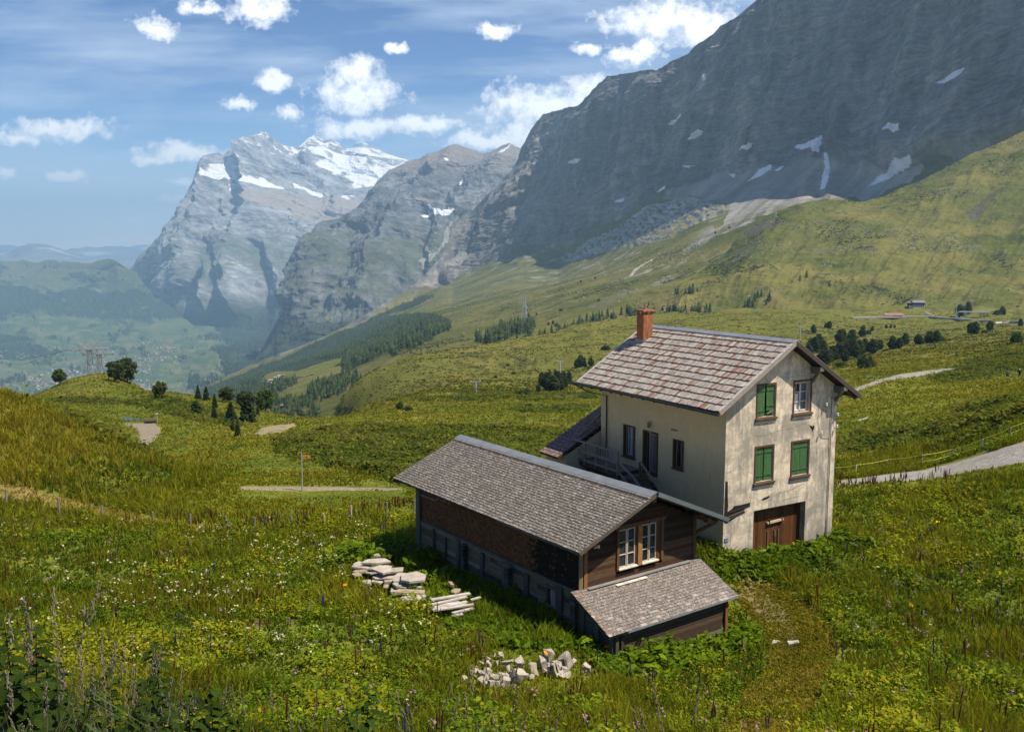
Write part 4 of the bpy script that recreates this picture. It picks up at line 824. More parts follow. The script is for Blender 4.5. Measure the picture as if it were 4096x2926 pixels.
# gable windows
def frame(mb, x0, x1, z0, z1, y, w, d, put):
    def bx(a, b, c, e): 
        P = [put(a, y, c), put(b, y, c), put(b, y + d, c), put(a, y + d, c), put(a, y, e), put(b, y, e), put(b, y + d, e), put(a, y + d, e)]; mb.hexa(P)
    bx(x0, x1, z1 - w, z1); bx(x0, x1, z0, z0 + w); bx(x0, x0 + w, z0 + w, z1 - w); bx(x1 - w, x1, z0 + w, z1 - w)
    return bx
gput = lambda x, t, z: (x, t, z)
for i, (a, b, c, d) in enumerate(WINS):
    m_ = MB().col(.098, .058, .036); frame(m_, a, b, c, d, -.03, .085, .2, gput)
    win = m_.build('window', MAT['wood'], house)
    s_ = MB().col(.115, .068, .038); s_.hexa([(a - .06, -.10, c - .03), (b + .06, -.10, c - .03), (b + .06, .1, c), (a - .06, .1, c), (a - .06, -.10, c + .045), (b + .06, -.10, c + .045), (b + .06, .1, c + .075), (a - .06, .1, c + .075)]); s_.col(.20, .19, .17).box(a - .03, b + .03, -.06, -.001, c - .15, c - .04); s_.build('window_sill', MAT['wood'], win)
    g = MB(); g.box(a + .1, b - .1, .22, .24, c + .1, d - .1); g.build('pane', MAT['glass'], win)
    if i == 1:
        fr = MB().col(.55, .55, .52); f2 = frame(fr, a + .14, b - .14, c + .14, d - .14, .14, .055, .05, gput); xm = (a + b) / 2
        f2(xm - .045, xm + .045, c + .14, d - .14)
        for k in (1, 2): z = c + .14 + k * (d - c - .28) / 3; f2(a + .16, xm - .04, z - .02, z + .02); f2(xm + .04, b - .16, z - .02, z + .02)
        fr.build('window_sash', MAT['paint'], win)
        cu = MB().col(.62, .62, .60); cu.poly([(a + .18, .195, c + .62), (xm - .06, .195, c + .62), (xm - .06, .195, d - .66), (a + .18, .195, d - .66)]); cu.poly([(a + .34, .195, c + .18), (xm - .06, .195, c + .18), (xm - .06, .195, c + .56), (a + .3, .195, c + .56)]); cu.col(.20, .21, .23)
        for k in range(5): cu.poly([(xm + .08 + k * .08, .2, c + .2), (xm + .12 + k * .08, .2, c + .2), (xm + .12 + k * .08, .2, d - .2), (xm + .08 + k * .08, .2, d - .2)])
        cu.build('curtain', MAT['white'], win)
    else:
        xm = (a + b) / 2; gap_ = (.05, 0, .035, .0)[i]
        for k, (x0, x1) in enumerate(((a + .12, xm - gap_ - .006), (xm + gap_ * .5 + .006, b - .12))):
            sh = MB(); n = 3; z0, z1 = c + .13, d - .13
            if i == 0 and k == 1: z0 += .22
            tilt = (.03 if (i == 0 and k == 1) else .0) + (.012 if i == 3 and k == 0 else 0)
            for q in range(n):
                u0 = x0 + (x1 - x0) * q / n + .004; u1 = x0 + (x1 - x0) * (q + 1) / n - .004; v = random.uniform(.88, 1.1)
                sh.col(.048 * v, .128 * v, .038 * v)
                zz0 = z0 - (.18 if (i == 0 and k == 1 and q == 2) else 0) + random.uniform(0, .01)
                sh.hexa([(u0 + tilt, .03, zz0), (u1 + tilt, .03, zz0), (u1 + tilt, .06, zz0), (u0 + tilt, .06, zz0), (u0, .03, z1), (u1, .03, z1), (u1, .06, z1), (u0, .06, z1)])
            sh.col(.045, .10, .038)
            for z in (z0 + .2, z1 - .24): sh.box(x0 + tilt * .5, x1 + tilt * .5, .008, .0285, z, z + .065)
            so_ = sh.build('shutter', MAT['paint'], win)
            for z in (z0 + .2, z1 - .24): hg = MB().col(.10, .12, .09); hg.box(x0 - .04 if k == 0 else x1 - .25, x0 + .25 if k == 0 else x1 + .04, -.004, .006, z + .018, z + .046); hg.build('hinge', MAT['iron'], so_)
        if i == 0:
            br = MB().col(.12, .16, .08); br.bar((xm + .08, .0, c + .22), (b - .16, -.03, c + .37), .05, .08); br.build('broken_board', MAT['paint'], win)
# garage door
a, b, c, d = GAR; dm = MB(); n = 22
for k in range(n):
    v = random.uniform(.6, 1.3); dm.col(.105 * v, .040 * v, .012 * v); x0 = a + (b - a) * k / n; x1 = a + (b - a) * (k + 1) / n
    dm.box(x0 + .002, x1 - .004, .30 + random.uniform(0, .008), .34, c, d)
door = dm.build('garage_door', MAT['woodv'], house)
hb = MB().col(.52, .40, .25); hb.bar((3.0, .24, .62), (4.05, .24, .66), .07, .10); hb.build('door_bar', MAT['wood'], door)
hk = MB().col(.10, .09, .08)
for x in (3.12, 3.95): hk.box(x - .02, x + .02, .18, .31, .55, .78)
hk.col(.16, .10, .05)
for x in (3.1, 3.80): hk.box(x - .045, x + .045, .26, .299, -.7, .22)
hk.col(.02, .015, .012); hk.box(3.50, 3.58, .285, .2985, -.7, .2); hk.col(.25, .24, .22); hk.box(3.53, 3.57, .25, .285, -.1, .22)
hk.build('door_fittings', MAT['iron'], door)
# insulators and their wires
ins = [(6.25, 5.95), (7.02, 5.95), (7.06, 5.4), (7.06, 4.82), (5.98, 4.62)]
for x, z in ins:
    q = MB().col(.09, .08, .07); q.bar((x, 0, z - .05), (x, -.16, z - .05), .02); q.bar((x, -.16, z - .07), (x, -.16, z + .02), .018)
    o_ = q.build('insulator', MAT['iron'], house)
    q = MB().col(.75, .74, .70); q.tube([(x, -.16, z - .04), (x, -.16, z), (x, -.16, z + .02), (x, -.16, z + .10), (x, -.16, z + .12)], [.035, .05, .036, .045, .02], 8); q.build('ceramic_cap', MAT['white'], o_)
wi = MB().col(.16, .15, .13); wi.tube([(5.98, -.03, 4.58), (6.2, -.01, 4.35), (6.7, -.01, 4.28)], .009, 4); wi.tube([(5.98, -.03, 4.7), (5.85, -.01, 5.4), (5.9, -.01, 6.2)], .006, 4); wi.build('cable', MAT['iron'], house)
# blue number plate with pale digits
q = MB().col(.022, .045, .16); q.box(.07, .32, -.02, -.003, .22, .40); q.col(.10, .14, .30); q.box(.085, .305, -.0225, -.02, .235, .385)
pl_ = q.build('number_plate', MAT['paint'], house)
q = MB().col(.45, .50, .62)
for x in (.14, .19): q.box(x - .008, x + .008, -.026, -.023, .265, .355)
q.box(.22, .27, -.026, -.023, .265, .28); q.box(.22, .27, -.026, -.023, .34, .355); q.box(.255, .27, -.026, -.023, .282, .338); q.build('plate_writing', MAT['white'], pl_)
# side windows and house door
sput = lambda y, t, z: (t, y, z)
def sidewin(key, sash):
    a, b, c, d = SIDE[key]; m_ = MB().col(.10, .052, .027); frame(m_, a, b, c, d, -.035, .085, .15, sput); m_.box(-.09, .08, a - .03, b + .03, c - .05, c + .02)
    win = m_.build('window', MAT['wood'], house)
    g = MB(); g.box(.20, .22, a + .07, b - .07, c + .07, d - .07); g.build('pane', MAT['glass'], win)
    fr = MB().col(.42, .42, .38); xm = (a + b) / 2
    if sash:
        f2 = frame(fr, a + .1, b - .24, c + .1, d - .1, .12, .05, .05, sput); xm = (a + .1 + b - .24) / 2; f2(xm - .03, xm + .03, c + .1, d - .1)
        for k in (1, 2): z = c + .1 + k * (d - c - .2) / 3; f2(a + .12, b - .26, z - .015, z + .015)
        cu = MB().col(.30, .31, .32); cu.poly([(.19, a + .14, c + .15), (.19, b - .28, c + .15), (.19, b - .28, d - .15), (.19, a + .14, d - .15)]); cu.build('curtain', MAT['white'], win)
    else:
        fr.col(.22, .22, .20); fr.box(.14, .18, xm - .05, xm - .01, c + .08, d - .08)
    fr.build('window_sash', MAT['paint'], win)
sidewin('window', True); sidewin('slit', False)
a, b, c, d = SIDE['door']; m_ = MB().col(.105, .055, .028); frame(m_, a, b, c, d, -.04, .1, .2, sput); fo = m_.build('door_frame', MAT['wood'], house)
m_ = MB()
for k in range(5):
    v = random.uniform(.7, 1.2); m_.col(.17 * v, .125 * v, .10 * v); y0 = a + .16 + k * .115; m_.box(.16, .2, y0, y0 + .11, c + .06, d - .2)
m_.col(.05, .03, .02); m_.box(.2, .24, a + .1, b - .1, c + .02, d - .1)
m_.build('door', MAT['woodv'], house)
m_ = MB().col(.36, .35, .31); frame(m_, a + .10, b - .34, c + .04, d - .14, .13, .055, .05, sput); m_.col(.3, .28, .24).box(-.055, -.042, (a + b) / 2 - .08, (a + b) / 2 + .08, d - .08, d - .02); m_.build('door_trim', MAT['paint'], fo)
la = MB().col(.22, .20, .15); la.tube([(-.0, 5.157, 4.93), (-.12, 5.157, 4.96), (-.14, 5.157, 4.9)], .014, 5); la.tube([(-.14, 5.157, 4.9), (-.14, 5.157, 4.86), (-.14, 5.157, 4.66), (-.14, 5.157, 4.62)], [.05, .085, .07, .02], 8); la.build('wall_lamp', MAT['iron'], house)
for y in (3.18, 3.32, 3.45):
    q = MB().col(.22, .20, .16); q.bar((0, y, 4.8), (-.13, y, 4.8), .016); q.tube([(-.13, y, 4.78), (-.13, y, 4.83), (-.13, y, 4.88)], [.03, .04, .015], 6); q.build('insulator', MAT['iron'], house)
# timber deck with railing and two stairs
DZ = 2.42; dk = MB()
y0, y1, dx0 = 5.9, 9.75, -1.32
n = 24
for k in range(n):
    v = random.uniform(.7, 1.25); dk.col(.17 * v, .15 * v, .125 * v); y = y0 + (y1 - y0) * k / n; dk.box(dx0 - random.uniform(0, .04), 0, y, y + (y1 - y0) / n - .008, DZ - .05, DZ)
dk.col(.075, .066, .055); dk.box(dx0 - .03, dx0 + .05, y0, y1, DZ - .27, DZ - .052)
for y in (y0 + .08, 7.2, 8.6, y1 - .1): dk.box(dx0 + .03, -.02, y, y + .1, DZ - .24, DZ - .06); dk.box(dx0 + .02, dx0 + .14, y, y + .12, -1.6, DZ - .27)
dko = dk.build('deck', MAT['wood'], house)
ra = MB().col(.25, .225, .18); rxx = -1.36
for y in (y0 + .06, 6.85, 7.8, 8.75, y1 - .1): ra.box(rxx - .05, rxx + .05, y - .05, y + .05, DZ - .2, DZ + .93)
ra.box(rxx - .07, rxx + .06, y0, y1 + .15, DZ + .931, DZ + .99); ra.box(rxx - .085, rxx - .052, y0, y1 + .05, DZ + .40, DZ + .55); ra.box(rxx - .08, rxx - .052, y0, y1, DZ - .02, DZ + .1)
ra.build('railing', MAT['wood'], dko)
st = MB()
for k in range(9):
    v = random.uniform(.75, 1.2); st.col(.18 * v, .16 * v, .135 * v); z = DZ - .2 * (k + 1); y = y0 - .30 * (k + 1)
    if k == 0: y = y0 - .62; st.box(-1.25, -.03, y, y0 - .005, z - .045, z); continue
    y -= .32; st.box(-1.2, -.03, y, y + .31, z - .045, z)
st.col(.07, .06, .05); st.bar((-1.23, y0 - .5, DZ - .3), (-1.23, y0 - 3.2, DZ - 2.0), .06, .22); st.bar((-.04, y0 - .9, DZ - .55), (-.04, y0 - 3.2, DZ - 2.0), .05, .22)
sto = st.build('stairs', MAT['wood'], house)
hr = MB().col(.27, .235, .185)
hr.bar((rxx, y0 + .02, DZ + .50), (rxx, y0 - 1.05, DZ + .02), .07, .10); hr.bar((rxx, y0 - 1.0, DZ + .05), (rxx, y0 - 3.0, DZ - 1.15), .07, .10)
hr.bar((rxx, y0 + .02, DZ + .0), (rxx, y0 - 2.8, DZ - 1.55), .05, .10)
hr.col(.34, .25, .15); hr.bar((-.62, y0 - .75, DZ + .56), (-.62, y0 - 2.9, DZ - .95), .07, .11); hr.col(.11, .09, .07); hr.box(-.67, -.57, y0 - .80, y0 - .70, DZ - .45, DZ + .55)
hr.build('handrail', MAT['wood'], sto)
us = MB(); ya, yb = 9.80, 10.7
for k in range(10):
    v = random.uniform(.75, 1.2); us.col(.17 * v, .15 * v, .125 * v); x = -1.2 + k * .27; z = DZ + .2 * (k + 1); us.box(x, x + .28, ya, yb, z - .045, z)
us.col(.075, .065, .055); us.bar((-1.3, ya - .03, DZ - .05), (1.3, ya - .03, DZ + 1.95), .06, .26); us.bar((-1.3, yb, DZ - .05), (1.3, yb, DZ + 1.95), .06, .26)
uso = us.build('stairs', MAT['wood'], house)
hr = MB().col(.24, .19, .13); hr.bar((-1.1, ya - .05, DZ + 1.05), (1.0, ya - .05, DZ + 2.62), .07, .13)
for x in (-1.05, .0, .9): hr.box(x - .05, x + .05, ya - .1, ya - .03, DZ + .1 + (x + 1.1) * .75, DZ + 1.02 + (x + 1.1) * .748)
hr.build('handrail', MAT['wood'], uso)
# lower annex behind, purple-brown tiles
an = MB().col(.30, .26, .17); AS = .52; AX0, AZ0, AY0, AY1 = -2.62, 2.66, 9.4, 11.15; ARX = 3.58
az = lambda x: AZ0 + AS * (x - AX0) if x < ARX else AZ0 + AS * (2 * ARX - x - AX0)
an.hexa([(-2.2, 9.28, -1.6), (7.1, 9.28, -1.6), (7.1, 11.0, -1.6), (-2.2, 11.0, -1.6), (-2.2, 9.28, az(-2.2) - .2), (7.1, 9.28, az(-2.2) - .2), (7.1, 11.0, az(-2.2) - .2), (-2.2, 11.0, az(-2.2) - .2)])
an.poly([(-2.2, 11.0, az(-2.2) - .2), (7.1, 11.0, az(-2.2) - .2), (ARX, 11.0, az(ARX) - .3)]); an.poly([(7.1, 9.28, az(-2.2) - .2), (-2.2, 9.28, az(-2.2) - .2), (ARX, 9.28, az(ARX) - .3)])
ann = an.build('annex', MAT['plaster_side'], house)
ar = MB().col(.06, .045, .035)
for s_ in (1, -1):
    xa = ARX - s_ * (ARX - AX0); x0, x1 = (xa, ARX) if s_ > 0 else (ARX, xa)
    ar.hexa([(x0, AY0, az(x0) - .14), (x1, AY0, az(x1) - .14), (x1, AY1, az(x1) - .14), (x0, AY1, az(x0) - .14), (x0, AY0, az(x0) - .04), (x1, AY0, az(x1) - .04), (x1, AY1, az(x1) - .04), (x0, AY1, az(x0) - .04)])
aro = ar.build('annex_roof', MAT['wood'], house)
at_ = MB(); asl = Vector((1, 0, AS)).normalized(); asr = Vector((-1, 0, AS)).normalized(); arun = (ARX - AX0) * math.sqrt(1 + AS * AS)
def acol(r, t): v = random.uniform(.8, 1.2); return (.15 * v, .085 * v, .078 * v)
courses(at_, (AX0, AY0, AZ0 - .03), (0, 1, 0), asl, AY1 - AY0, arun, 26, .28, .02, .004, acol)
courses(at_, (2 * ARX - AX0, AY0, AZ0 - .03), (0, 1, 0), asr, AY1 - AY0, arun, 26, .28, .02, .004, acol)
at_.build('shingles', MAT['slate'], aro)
lw = MB()   # boarded store under the deck
for k in range(20):
    v = random.uniform(.6, 1.4); lw.col(.32 * v, .28 * v, .20 * v); y = 6.6 + k * .16
    if k in (7, 8, 14): continue
    lw.box(-1.12, -1.08, y, y + .145, -1.5, 1.9 - random.uniform(0, .1))
lw.build('board_screen', MAT['woodv'], dko)

# ================================================================== BARN
BO, BYAW = Vector((2.5268, 32.9873, -12.2369)), R(35.8527)
BW, BL = 5.958, 11.757
barn = empty('barn', BO, BYAW, 'long dark timber barn with grey shingle roof and a shingled lean-to on its gable', 'barn')
BS = 0.4167; BRX, BRZ = 2.919, 3.247; BOF, BOB, BOS = .870, .977, .793
def bz(x): return BRZ - BS * abs(x - BRX)
# boarded core so that no light leaks through
cr = MB().col(.012, .009, .007)
cr.box(.06, BW - .06, .06, BL - .06, -2.6, bz(0) - .3); cr.hexa([(.06, .06, bz(0) - .301), (BW - .06, .06, bz(0) - .301), (BW - .06, BL - .06, bz(0) - .301), (.06, BL - .06, bz(0) - .301), (BRX - .05, .06, BRZ - .25), (BRX + .05, .06, BRZ - .25), (BRX + .05, BL - .06, BRZ - .25), (BRX - .05, BL - .06, BRZ - .25)])
cr.build('wall_core', MAT['wood'], barn)
# side wall: shingled upper part, plank lower part
up = MB(); zt = bz(0) - .18; z = -.2; row = 0
while z < zt:
    h = .075; y = -.02 + (row % 2) * .04
    while y < BL:
        w_ = random.uniform(.07, .12); v = random.uniform(.55, 1.35)
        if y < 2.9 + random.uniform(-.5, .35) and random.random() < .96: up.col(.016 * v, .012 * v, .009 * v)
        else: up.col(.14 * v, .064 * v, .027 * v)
        a = min(y + w_, BL + .02); p = random.uniform(.012, .028)
        up.hexa([(-p, y, z), (.05, y, z), (.05, a - .004, z), (-p, a - .004, z), (-.004, y, z + h + .02), (.05, y, z + h + .02), (.05, a - .004, z + h + .02), (-.004, a - .004, z + h + .02)])
        y += w_
    z += h; row += 1
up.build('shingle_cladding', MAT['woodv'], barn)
lo = MB(); z = -2.6
while z < -.24:
    h = random.uniform(.17, .24); h = min(h, -.22 - z); y = 0.02
    while y < BL:
        l = random.uniform(2.2, 4.2); e = min(y + l, BL); 
        v = random.uniform(.65, 1.35); q = random.random(); lo.col(*( (.165 * v, .132 * v, .088 * v) if q < .6 else ((.24 * v, .20 * v, .14 * v) if q < .85 else (.06 * v, .055 * v, .05 * v)) ))
        if not (y < 2.1 < e and -1.35 < z < -.5):
            lo.box(-.03 - random.uniform(0, .035), .05, y, e - .008, z, z + h - .008)
        else:
            lo.box(-.03, .05, y, 1.32, z, z + h - .008); lo.box(-.03, .05, 2.08, e - .008, z, z + h - .008)
        y = e
    z += h
lo.col(.10, .098, .09)
lo.build('plank_wall', MAT['wood'], barn)
for y, w_, zt_ in ((10.3, .07, -.35), (8.25, .12, -.3), (6.36, .12, -.42), (4.75, .11, -.42), (3.21, .13, -.42), (1.12, .16, -.3), (11.68, .16, 1.2), (9.3, .06, -.5)):
    v = random.uniform(.7, 1.1); po = MB().col(.11 * v, .107 * v, .10 * v); po.box(-.13, -.035, y - w_, y + w_, -2.6, zt_); po.build('wall_post', MAT['woodv'], barn)
po = MB().col(.12, .115, .105); po.box(-.09, -.035, 0, BL, -.3, -.21)
po.build('wall_plate', MAT['wood'], barn)
for y in (7.65, 4.35, .12):   # log ends of the cross walls
    le = MB(); z = -2.6
    while z < -.35:
        h = random.uniform(.18, .24); v = random.uniform(.6, 1.25); le.col(.085 * v, .08 * v, .072 * v); q = random.uniform(0, .05)
        le.box(-.26 - q, -.04, y - .14, y + .14 + random.uniform(-.02, .02), z, min(z + h - .025, -.34)); z += h
    le.build('log_end', MAT['wood'], barn, .015)
b = MB().col(.19, .17, .13); b.bar((-.3, 4.75, -.31), (-.3, 4.0, -.33), .26, .035); b.build('loose_board', MAT['wood'], barn)
b = MB().col(.26, .22, .16); b.bar((-.66, 10.4, 1.32), (-.80, 8.9, 1.42), .10, .03); b.build('loose_board', MAT['wood'], barn)
for y in (8.7, 8.2, 7.9, 7.3, 6.9, 6.6, 6.3, 5.3, 4.8):
    b = MB().col(*random.choice([(.30, .27, .22), (.08, .07, .06), (.05, .045, .04)])); zz = bz(-.8) - .14
    b.bar((-.80 + random.uniform(-.05, .08), y, zz - .03), (-.62, y + random.uniform(-.25, .25), zz - random.uniform(.02, .16)), .05, .04); b.build('broken_lath', MAT['wood'], barn)
# small window in the plank wall
w_ = MB().col(.11, .105, .095); frame(w_, 1.36, 2.04, -1.36, -.5, -.06, .1, .1, sput); win = w_.build('window', MAT['wood'], barn)
g = MB(); g.box(.0, .02, 1.42, 1.98, -1.3, -.56); g.build('pane', MAT['glass'], win)
g = MB().col(.30, .29, .26); g.box(-.03, -.005, 1.50, 1.60, -1.26, -.6); g.box(-.03, -.005, 1.64, 1.74, -1.26, -.6); g.build('window_sash', MAT['wood'], win)
# gable front: horizontal planks
gb = MB(); z = -2.6
while z < BRZ - .3:
    h = random.uniform(.12, .18); half = lambda zz: min(BW / 2 + .06, (BRZ - .22 - zz) / BS)
    x0 = max(0, BRX - half(z + h)); x1 = min(BW, BRX + half(z + h))
    if x1 - x0 < .1: break
    v = random.uniform(.55, 1.4); q = random.random()
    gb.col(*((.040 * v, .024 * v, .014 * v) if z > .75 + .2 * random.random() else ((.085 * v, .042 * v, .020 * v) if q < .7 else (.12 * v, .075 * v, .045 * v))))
    segs = [(x0, x1)] if not (.30 < z + h and z < 1.88) else [(x0, 1.72), (4.13, x1)]
    for a, e in segs:
        if e > a: gb.box(a, e, -.035 - random.uniform(0, .02), .06, z, z + h - .006)
    z += h
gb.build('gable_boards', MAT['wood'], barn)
rb = MB()
z = -2.6
while z < bz(BW) - .2:
    h = random.uniform(.15, .22); v = random.uniform(.6, 1.3); rb.col(.07 * v, .055 * v, .042 * v); rb.box(BW - .05, BW + .03, 0, BL, z, z + h - .007); rb.box(.0, BW, BL - .05, BL + .03, z, z + h - .007); z += h
rb.build('back_boards', MAT['wood'], barn)
for x, wd, c1 in ((-.02, .13, (.20, .155, .085)), (.17, .15, (.27, .125, .045)), (BW - .05, .16, (.11, .058, .027))):
    p_ = MB().col(*c1); p_.box(x - wd / 2 - (.05 if x < 0 else 0), x + wd / 2, -.09 if x > -.01 else -.075, -.037, -2.4, bz(x) - .2); p_.build('corner_post', MAT['woodv'], barn)
# double casement
dw = MB().col(.13, .062, .026)
X0, X1, Z0, Z1 = 1.70, 4.154, .30, 1.88
for a, e in ((X0, X0 + .12), (X1 - .14, X1)): dw.box(a, e, -.10, .06, Z0 - .05, Z1 - .02)
dw.box(X0 - .1, X1 + .1, -.12, .06, Z1 - .02, Z1 + .12)
dwo = dw.build('window', MAT['woodv'], barn)
q = MB().col(.33, .165, .065); q.box(2.78, 3.00, -.11, .06, Z0 - .04, Z1 - .025); q.build('mullion', MAT['woodv'], dwo)
q = MB().col(.10, .045, .02); q.box(2.66, 2.779, -.05, .06, Z0, Z1 - .025); q.box(3.78, X1 - .141, -.05, .06, Z0, Z1 - .025); q.build('jamb_board', MAT['woodv'], dwo)
for x0, x1 in ((1.83, 2.65), (3.02, 3.77)):
    g = MB(); g.box(x0, x1, -.01, .01, Z0 + .05, Z1 - .08); g.build('pane', MAT['glass'], dwo)
    s_ = MB().col(.50, .46, .39); xm = (x0 + x1) / 2
    for a, e in ((x0, xm - .02), (xm + .02, x1)):
        f2 = frame(s_, a, e, Z0 + .04, Z1 - .07, -.05, .035, .038, gput)
        for k in (1, 2): zz = Z0 + .04 + k * (Z1 - Z0 - .11) / 3; f2(a + .035, e - .035, zz - .014, zz + .014)
    s_.build('window_sash', MAT['paint'], dwo)
    s_ = MB().col(.22, .10, .045); s_.box(xm - .02, xm + .02, -.045, .0, Z0 + .04, Z1 - .07); s_.build('window_bar', MAT['wood'], dwo)
    s_ = MB().col(.56, .50, .42); s_.hexa([(x0 - .06, -.17, Z0 - .02), (x1 + .08, -.17, Z0 - .02), (x1 + .08, .02, Z0 + .0), (x0 - .06, .02, Z0 + .0), (x0 - .06, -.17, Z0 + .02), (x1 + .08, -.17, Z0 + .02), (x1 + .08, .02, Z0 + .04), (x0 - .06, .02, Z0 + .04)]); s_.build('window_sill', MAT['wood'], dwo)
    c_ = MB().col(.16, .13, .11); c_.poly([(x1 - .2, .015, Z0 + .1), (x1 - .05, .015, Z0 + .1), (x1 - .03, .015, Z1 - .12), (x1 - .26, .015, Z1 - .12)]); c_.poly([(x0 + .03, .015, Z0 + .1), (x0 + .12, .015, Z0 + .1), (x0 + .2, .015, Z1 - .12), (x0 + .03, .015, Z1 - .12)]); c_.build('curtain', MAT['white'], dwo)
q = MB().col(.09, .08, .07); q.bar((.72, -.04, 1.42), (.72, -.15, 1.42), .02); q.col(.7, .68, .62); q.tube([(.72, -.15, 1.36), (.72, -.15, 1.40), (.72, -.15, 1.48), (.72, -.15, 1.5)], [.03, .05, .045, .02], 8); q.build('insulator', MAT['white'], barn)
# roof
br = MB().col(.045, .036, .028)
for s_ in (1, -1):
    xa = -BOS if s_ > 0 else BW + BOS + .03; x0, x1 = (xa, BRX) if s_ > 0 else (BRX, xa); f = lambda x, dz: bz(x) - dz
    br.hexa([(x0, -BOF + .02, f(x0, .13)), (x1, -BOF + .02, f(x1, .13)), (x1, BL + BOB - .02, f(x1, .13)), (x0, BL + BOB - .02, f(x0, .13)), (x0, -BOF + .02, f(x0, .04)), (x1, -BOF + .02, f(x1, .04)), (x1, BL + BOB - .02, f(x1, .04)), (x0, BL + BOB - .02, f(x0, .04))])
bro = br.build('roof', MAT['wood'], barn)
bt = MB(); bsl = Vector((1, 0, BS)).normalized(); bsr = Vector((-1, 0, BS)).normalized(); brun = (BRX + BOS) * math.sqrt(1 + BS * BS); brun2 = (BW + BOS + .03 - BRX) * math.sqrt(1 + BS * BS)
def bcol(r, t):
    v = random.uniform(.85, 1.13); q = random.random()
    if q < .07: return (.16 * v, .145 * v, .13 * v)
    return (.105 * v, .094 * v, .080 * v)
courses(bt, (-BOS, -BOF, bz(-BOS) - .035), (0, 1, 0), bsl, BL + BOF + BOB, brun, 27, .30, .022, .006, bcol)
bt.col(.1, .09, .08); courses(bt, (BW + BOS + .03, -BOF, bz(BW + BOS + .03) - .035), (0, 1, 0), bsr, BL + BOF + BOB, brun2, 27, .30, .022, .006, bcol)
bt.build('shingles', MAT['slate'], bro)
rc = MB(); n = 13
for k in range(n):
    y0_ = -BOF - .02 + k * (BL + BOF + BOB) / n; y1_ = y0_ + (BL + BOF + BOB) / n + .02; v = random.uniform(.9, 1.08); rc.col(.31 * v, .315 * v, .31 * v); e = .004 * (k % 2)
    rc.hexa([(BRX - .30, y0_, BRZ - .085 + e), (BRX + .03, y0_, BRZ + .02 + e), (BRX + .03, y1_, BRZ + .02 + e), (BRX - .30, y1_, BRZ - .085 + e), (BRX - .30, y0_, BRZ - .065 + e), (BRX + .03, y0_, BRZ + .07 + e), (BRX + .03, y1_, BRZ + .07 + e), (BRX - .30, y1_, BRZ - .065 + e)])
    rc.hexa([(BRX + .03, y0_, BRZ + .02 + e), (BRX + .30, y0_, BRZ - .085 + e), (BRX + .30, y1_, BRZ - .085 + e), (BRX + .03, y1_, BRZ + .02 + e), (BRX + .03, y0_, BRZ + .07 + e), (BRX + .30, y0_, BRZ - .065 + e), (BRX + .30, y1_, BRZ - .065 + e), (BRX + .03, y1_, BRZ + .07 + e)])
rco = rc.build('ridge_cap', MAT['zinc'], bro)
rc = MB()
yk = -BOF
while yk < BL + BOB - .05: rc.col(.55, .50, .45) if random.random() < .85 else rc.col(.4, .3, .24); rc.box(BRX - .40, BRX - .30, yk, yk + .042, BRZ - .135, BRZ - .085); yk += .07
rc.build('ridge_teeth', MAT['zinc'], rco)
vb = MB()
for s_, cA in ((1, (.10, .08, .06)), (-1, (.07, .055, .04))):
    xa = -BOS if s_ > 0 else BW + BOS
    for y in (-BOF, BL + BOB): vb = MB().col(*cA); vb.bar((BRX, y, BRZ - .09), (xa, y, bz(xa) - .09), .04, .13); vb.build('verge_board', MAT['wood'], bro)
vb = MB(); vb.col(.10, .105, .105); vb.box(-BOS - .03, -BOS + .01, -BOF, 4.2, bz(-BOS) - .12, bz(-BOS) - .015)
vb.build('eave_board', MAT['wood'], bro)
ms = MB().col(.20, .235, .27); ms.bar((BRX + .05, -BOF - .05, BRZ - .02), (BW + BOS + .2, -BOF - .05, bz(BW + BOS + .2) - .01), .07, .17); ms.col(.33, .37, .42); ms.bar((BRX + .05, -BOF + .02, BRZ + .045), (BW + BOS + .16, -BOF + .02, bz(BW + BOS + .16) + .055), .2, .02); ms.build('verge_flashing', MAT['zinc'], bro)
for x in (.0, BRX, BW): pu = MB().col(.12, .07, .035); pu.bar((x, -BOF + .06, bz(x) - .28), (x, .2, bz(x) - .28), .17, .17); pu.build('purlin', MAT['wood'], bro)
for k in range(16):
    y = -BOF + .3 + k * .86
    for s_ in (1, -1):
        x0 = -BOS + .05 if s_ > 0 else BW + BOS - .05; x1 = .3 if s_ > 0 else BW - .3; pu = MB().col(.12, .07, .035); pu.bar((x0, y, bz(x0) - .18), (x1, y, bz(x1) - .18), .09, .1); pu.build('rafter', MAT['wood'], bro)
kb = MB().col(.12, .06, .03); kb.bar((BW - .02, -.02, .95), (BW + .62, -.55, bz(BW + .7) - .26), .12, .12); kb.bar((BW - .1, -.65, bz(BW) - .34), (BW + .55, -.65, bz(BW + .5) - .3), .14, .14); kb.build('brace', MAT['wood'], barn)
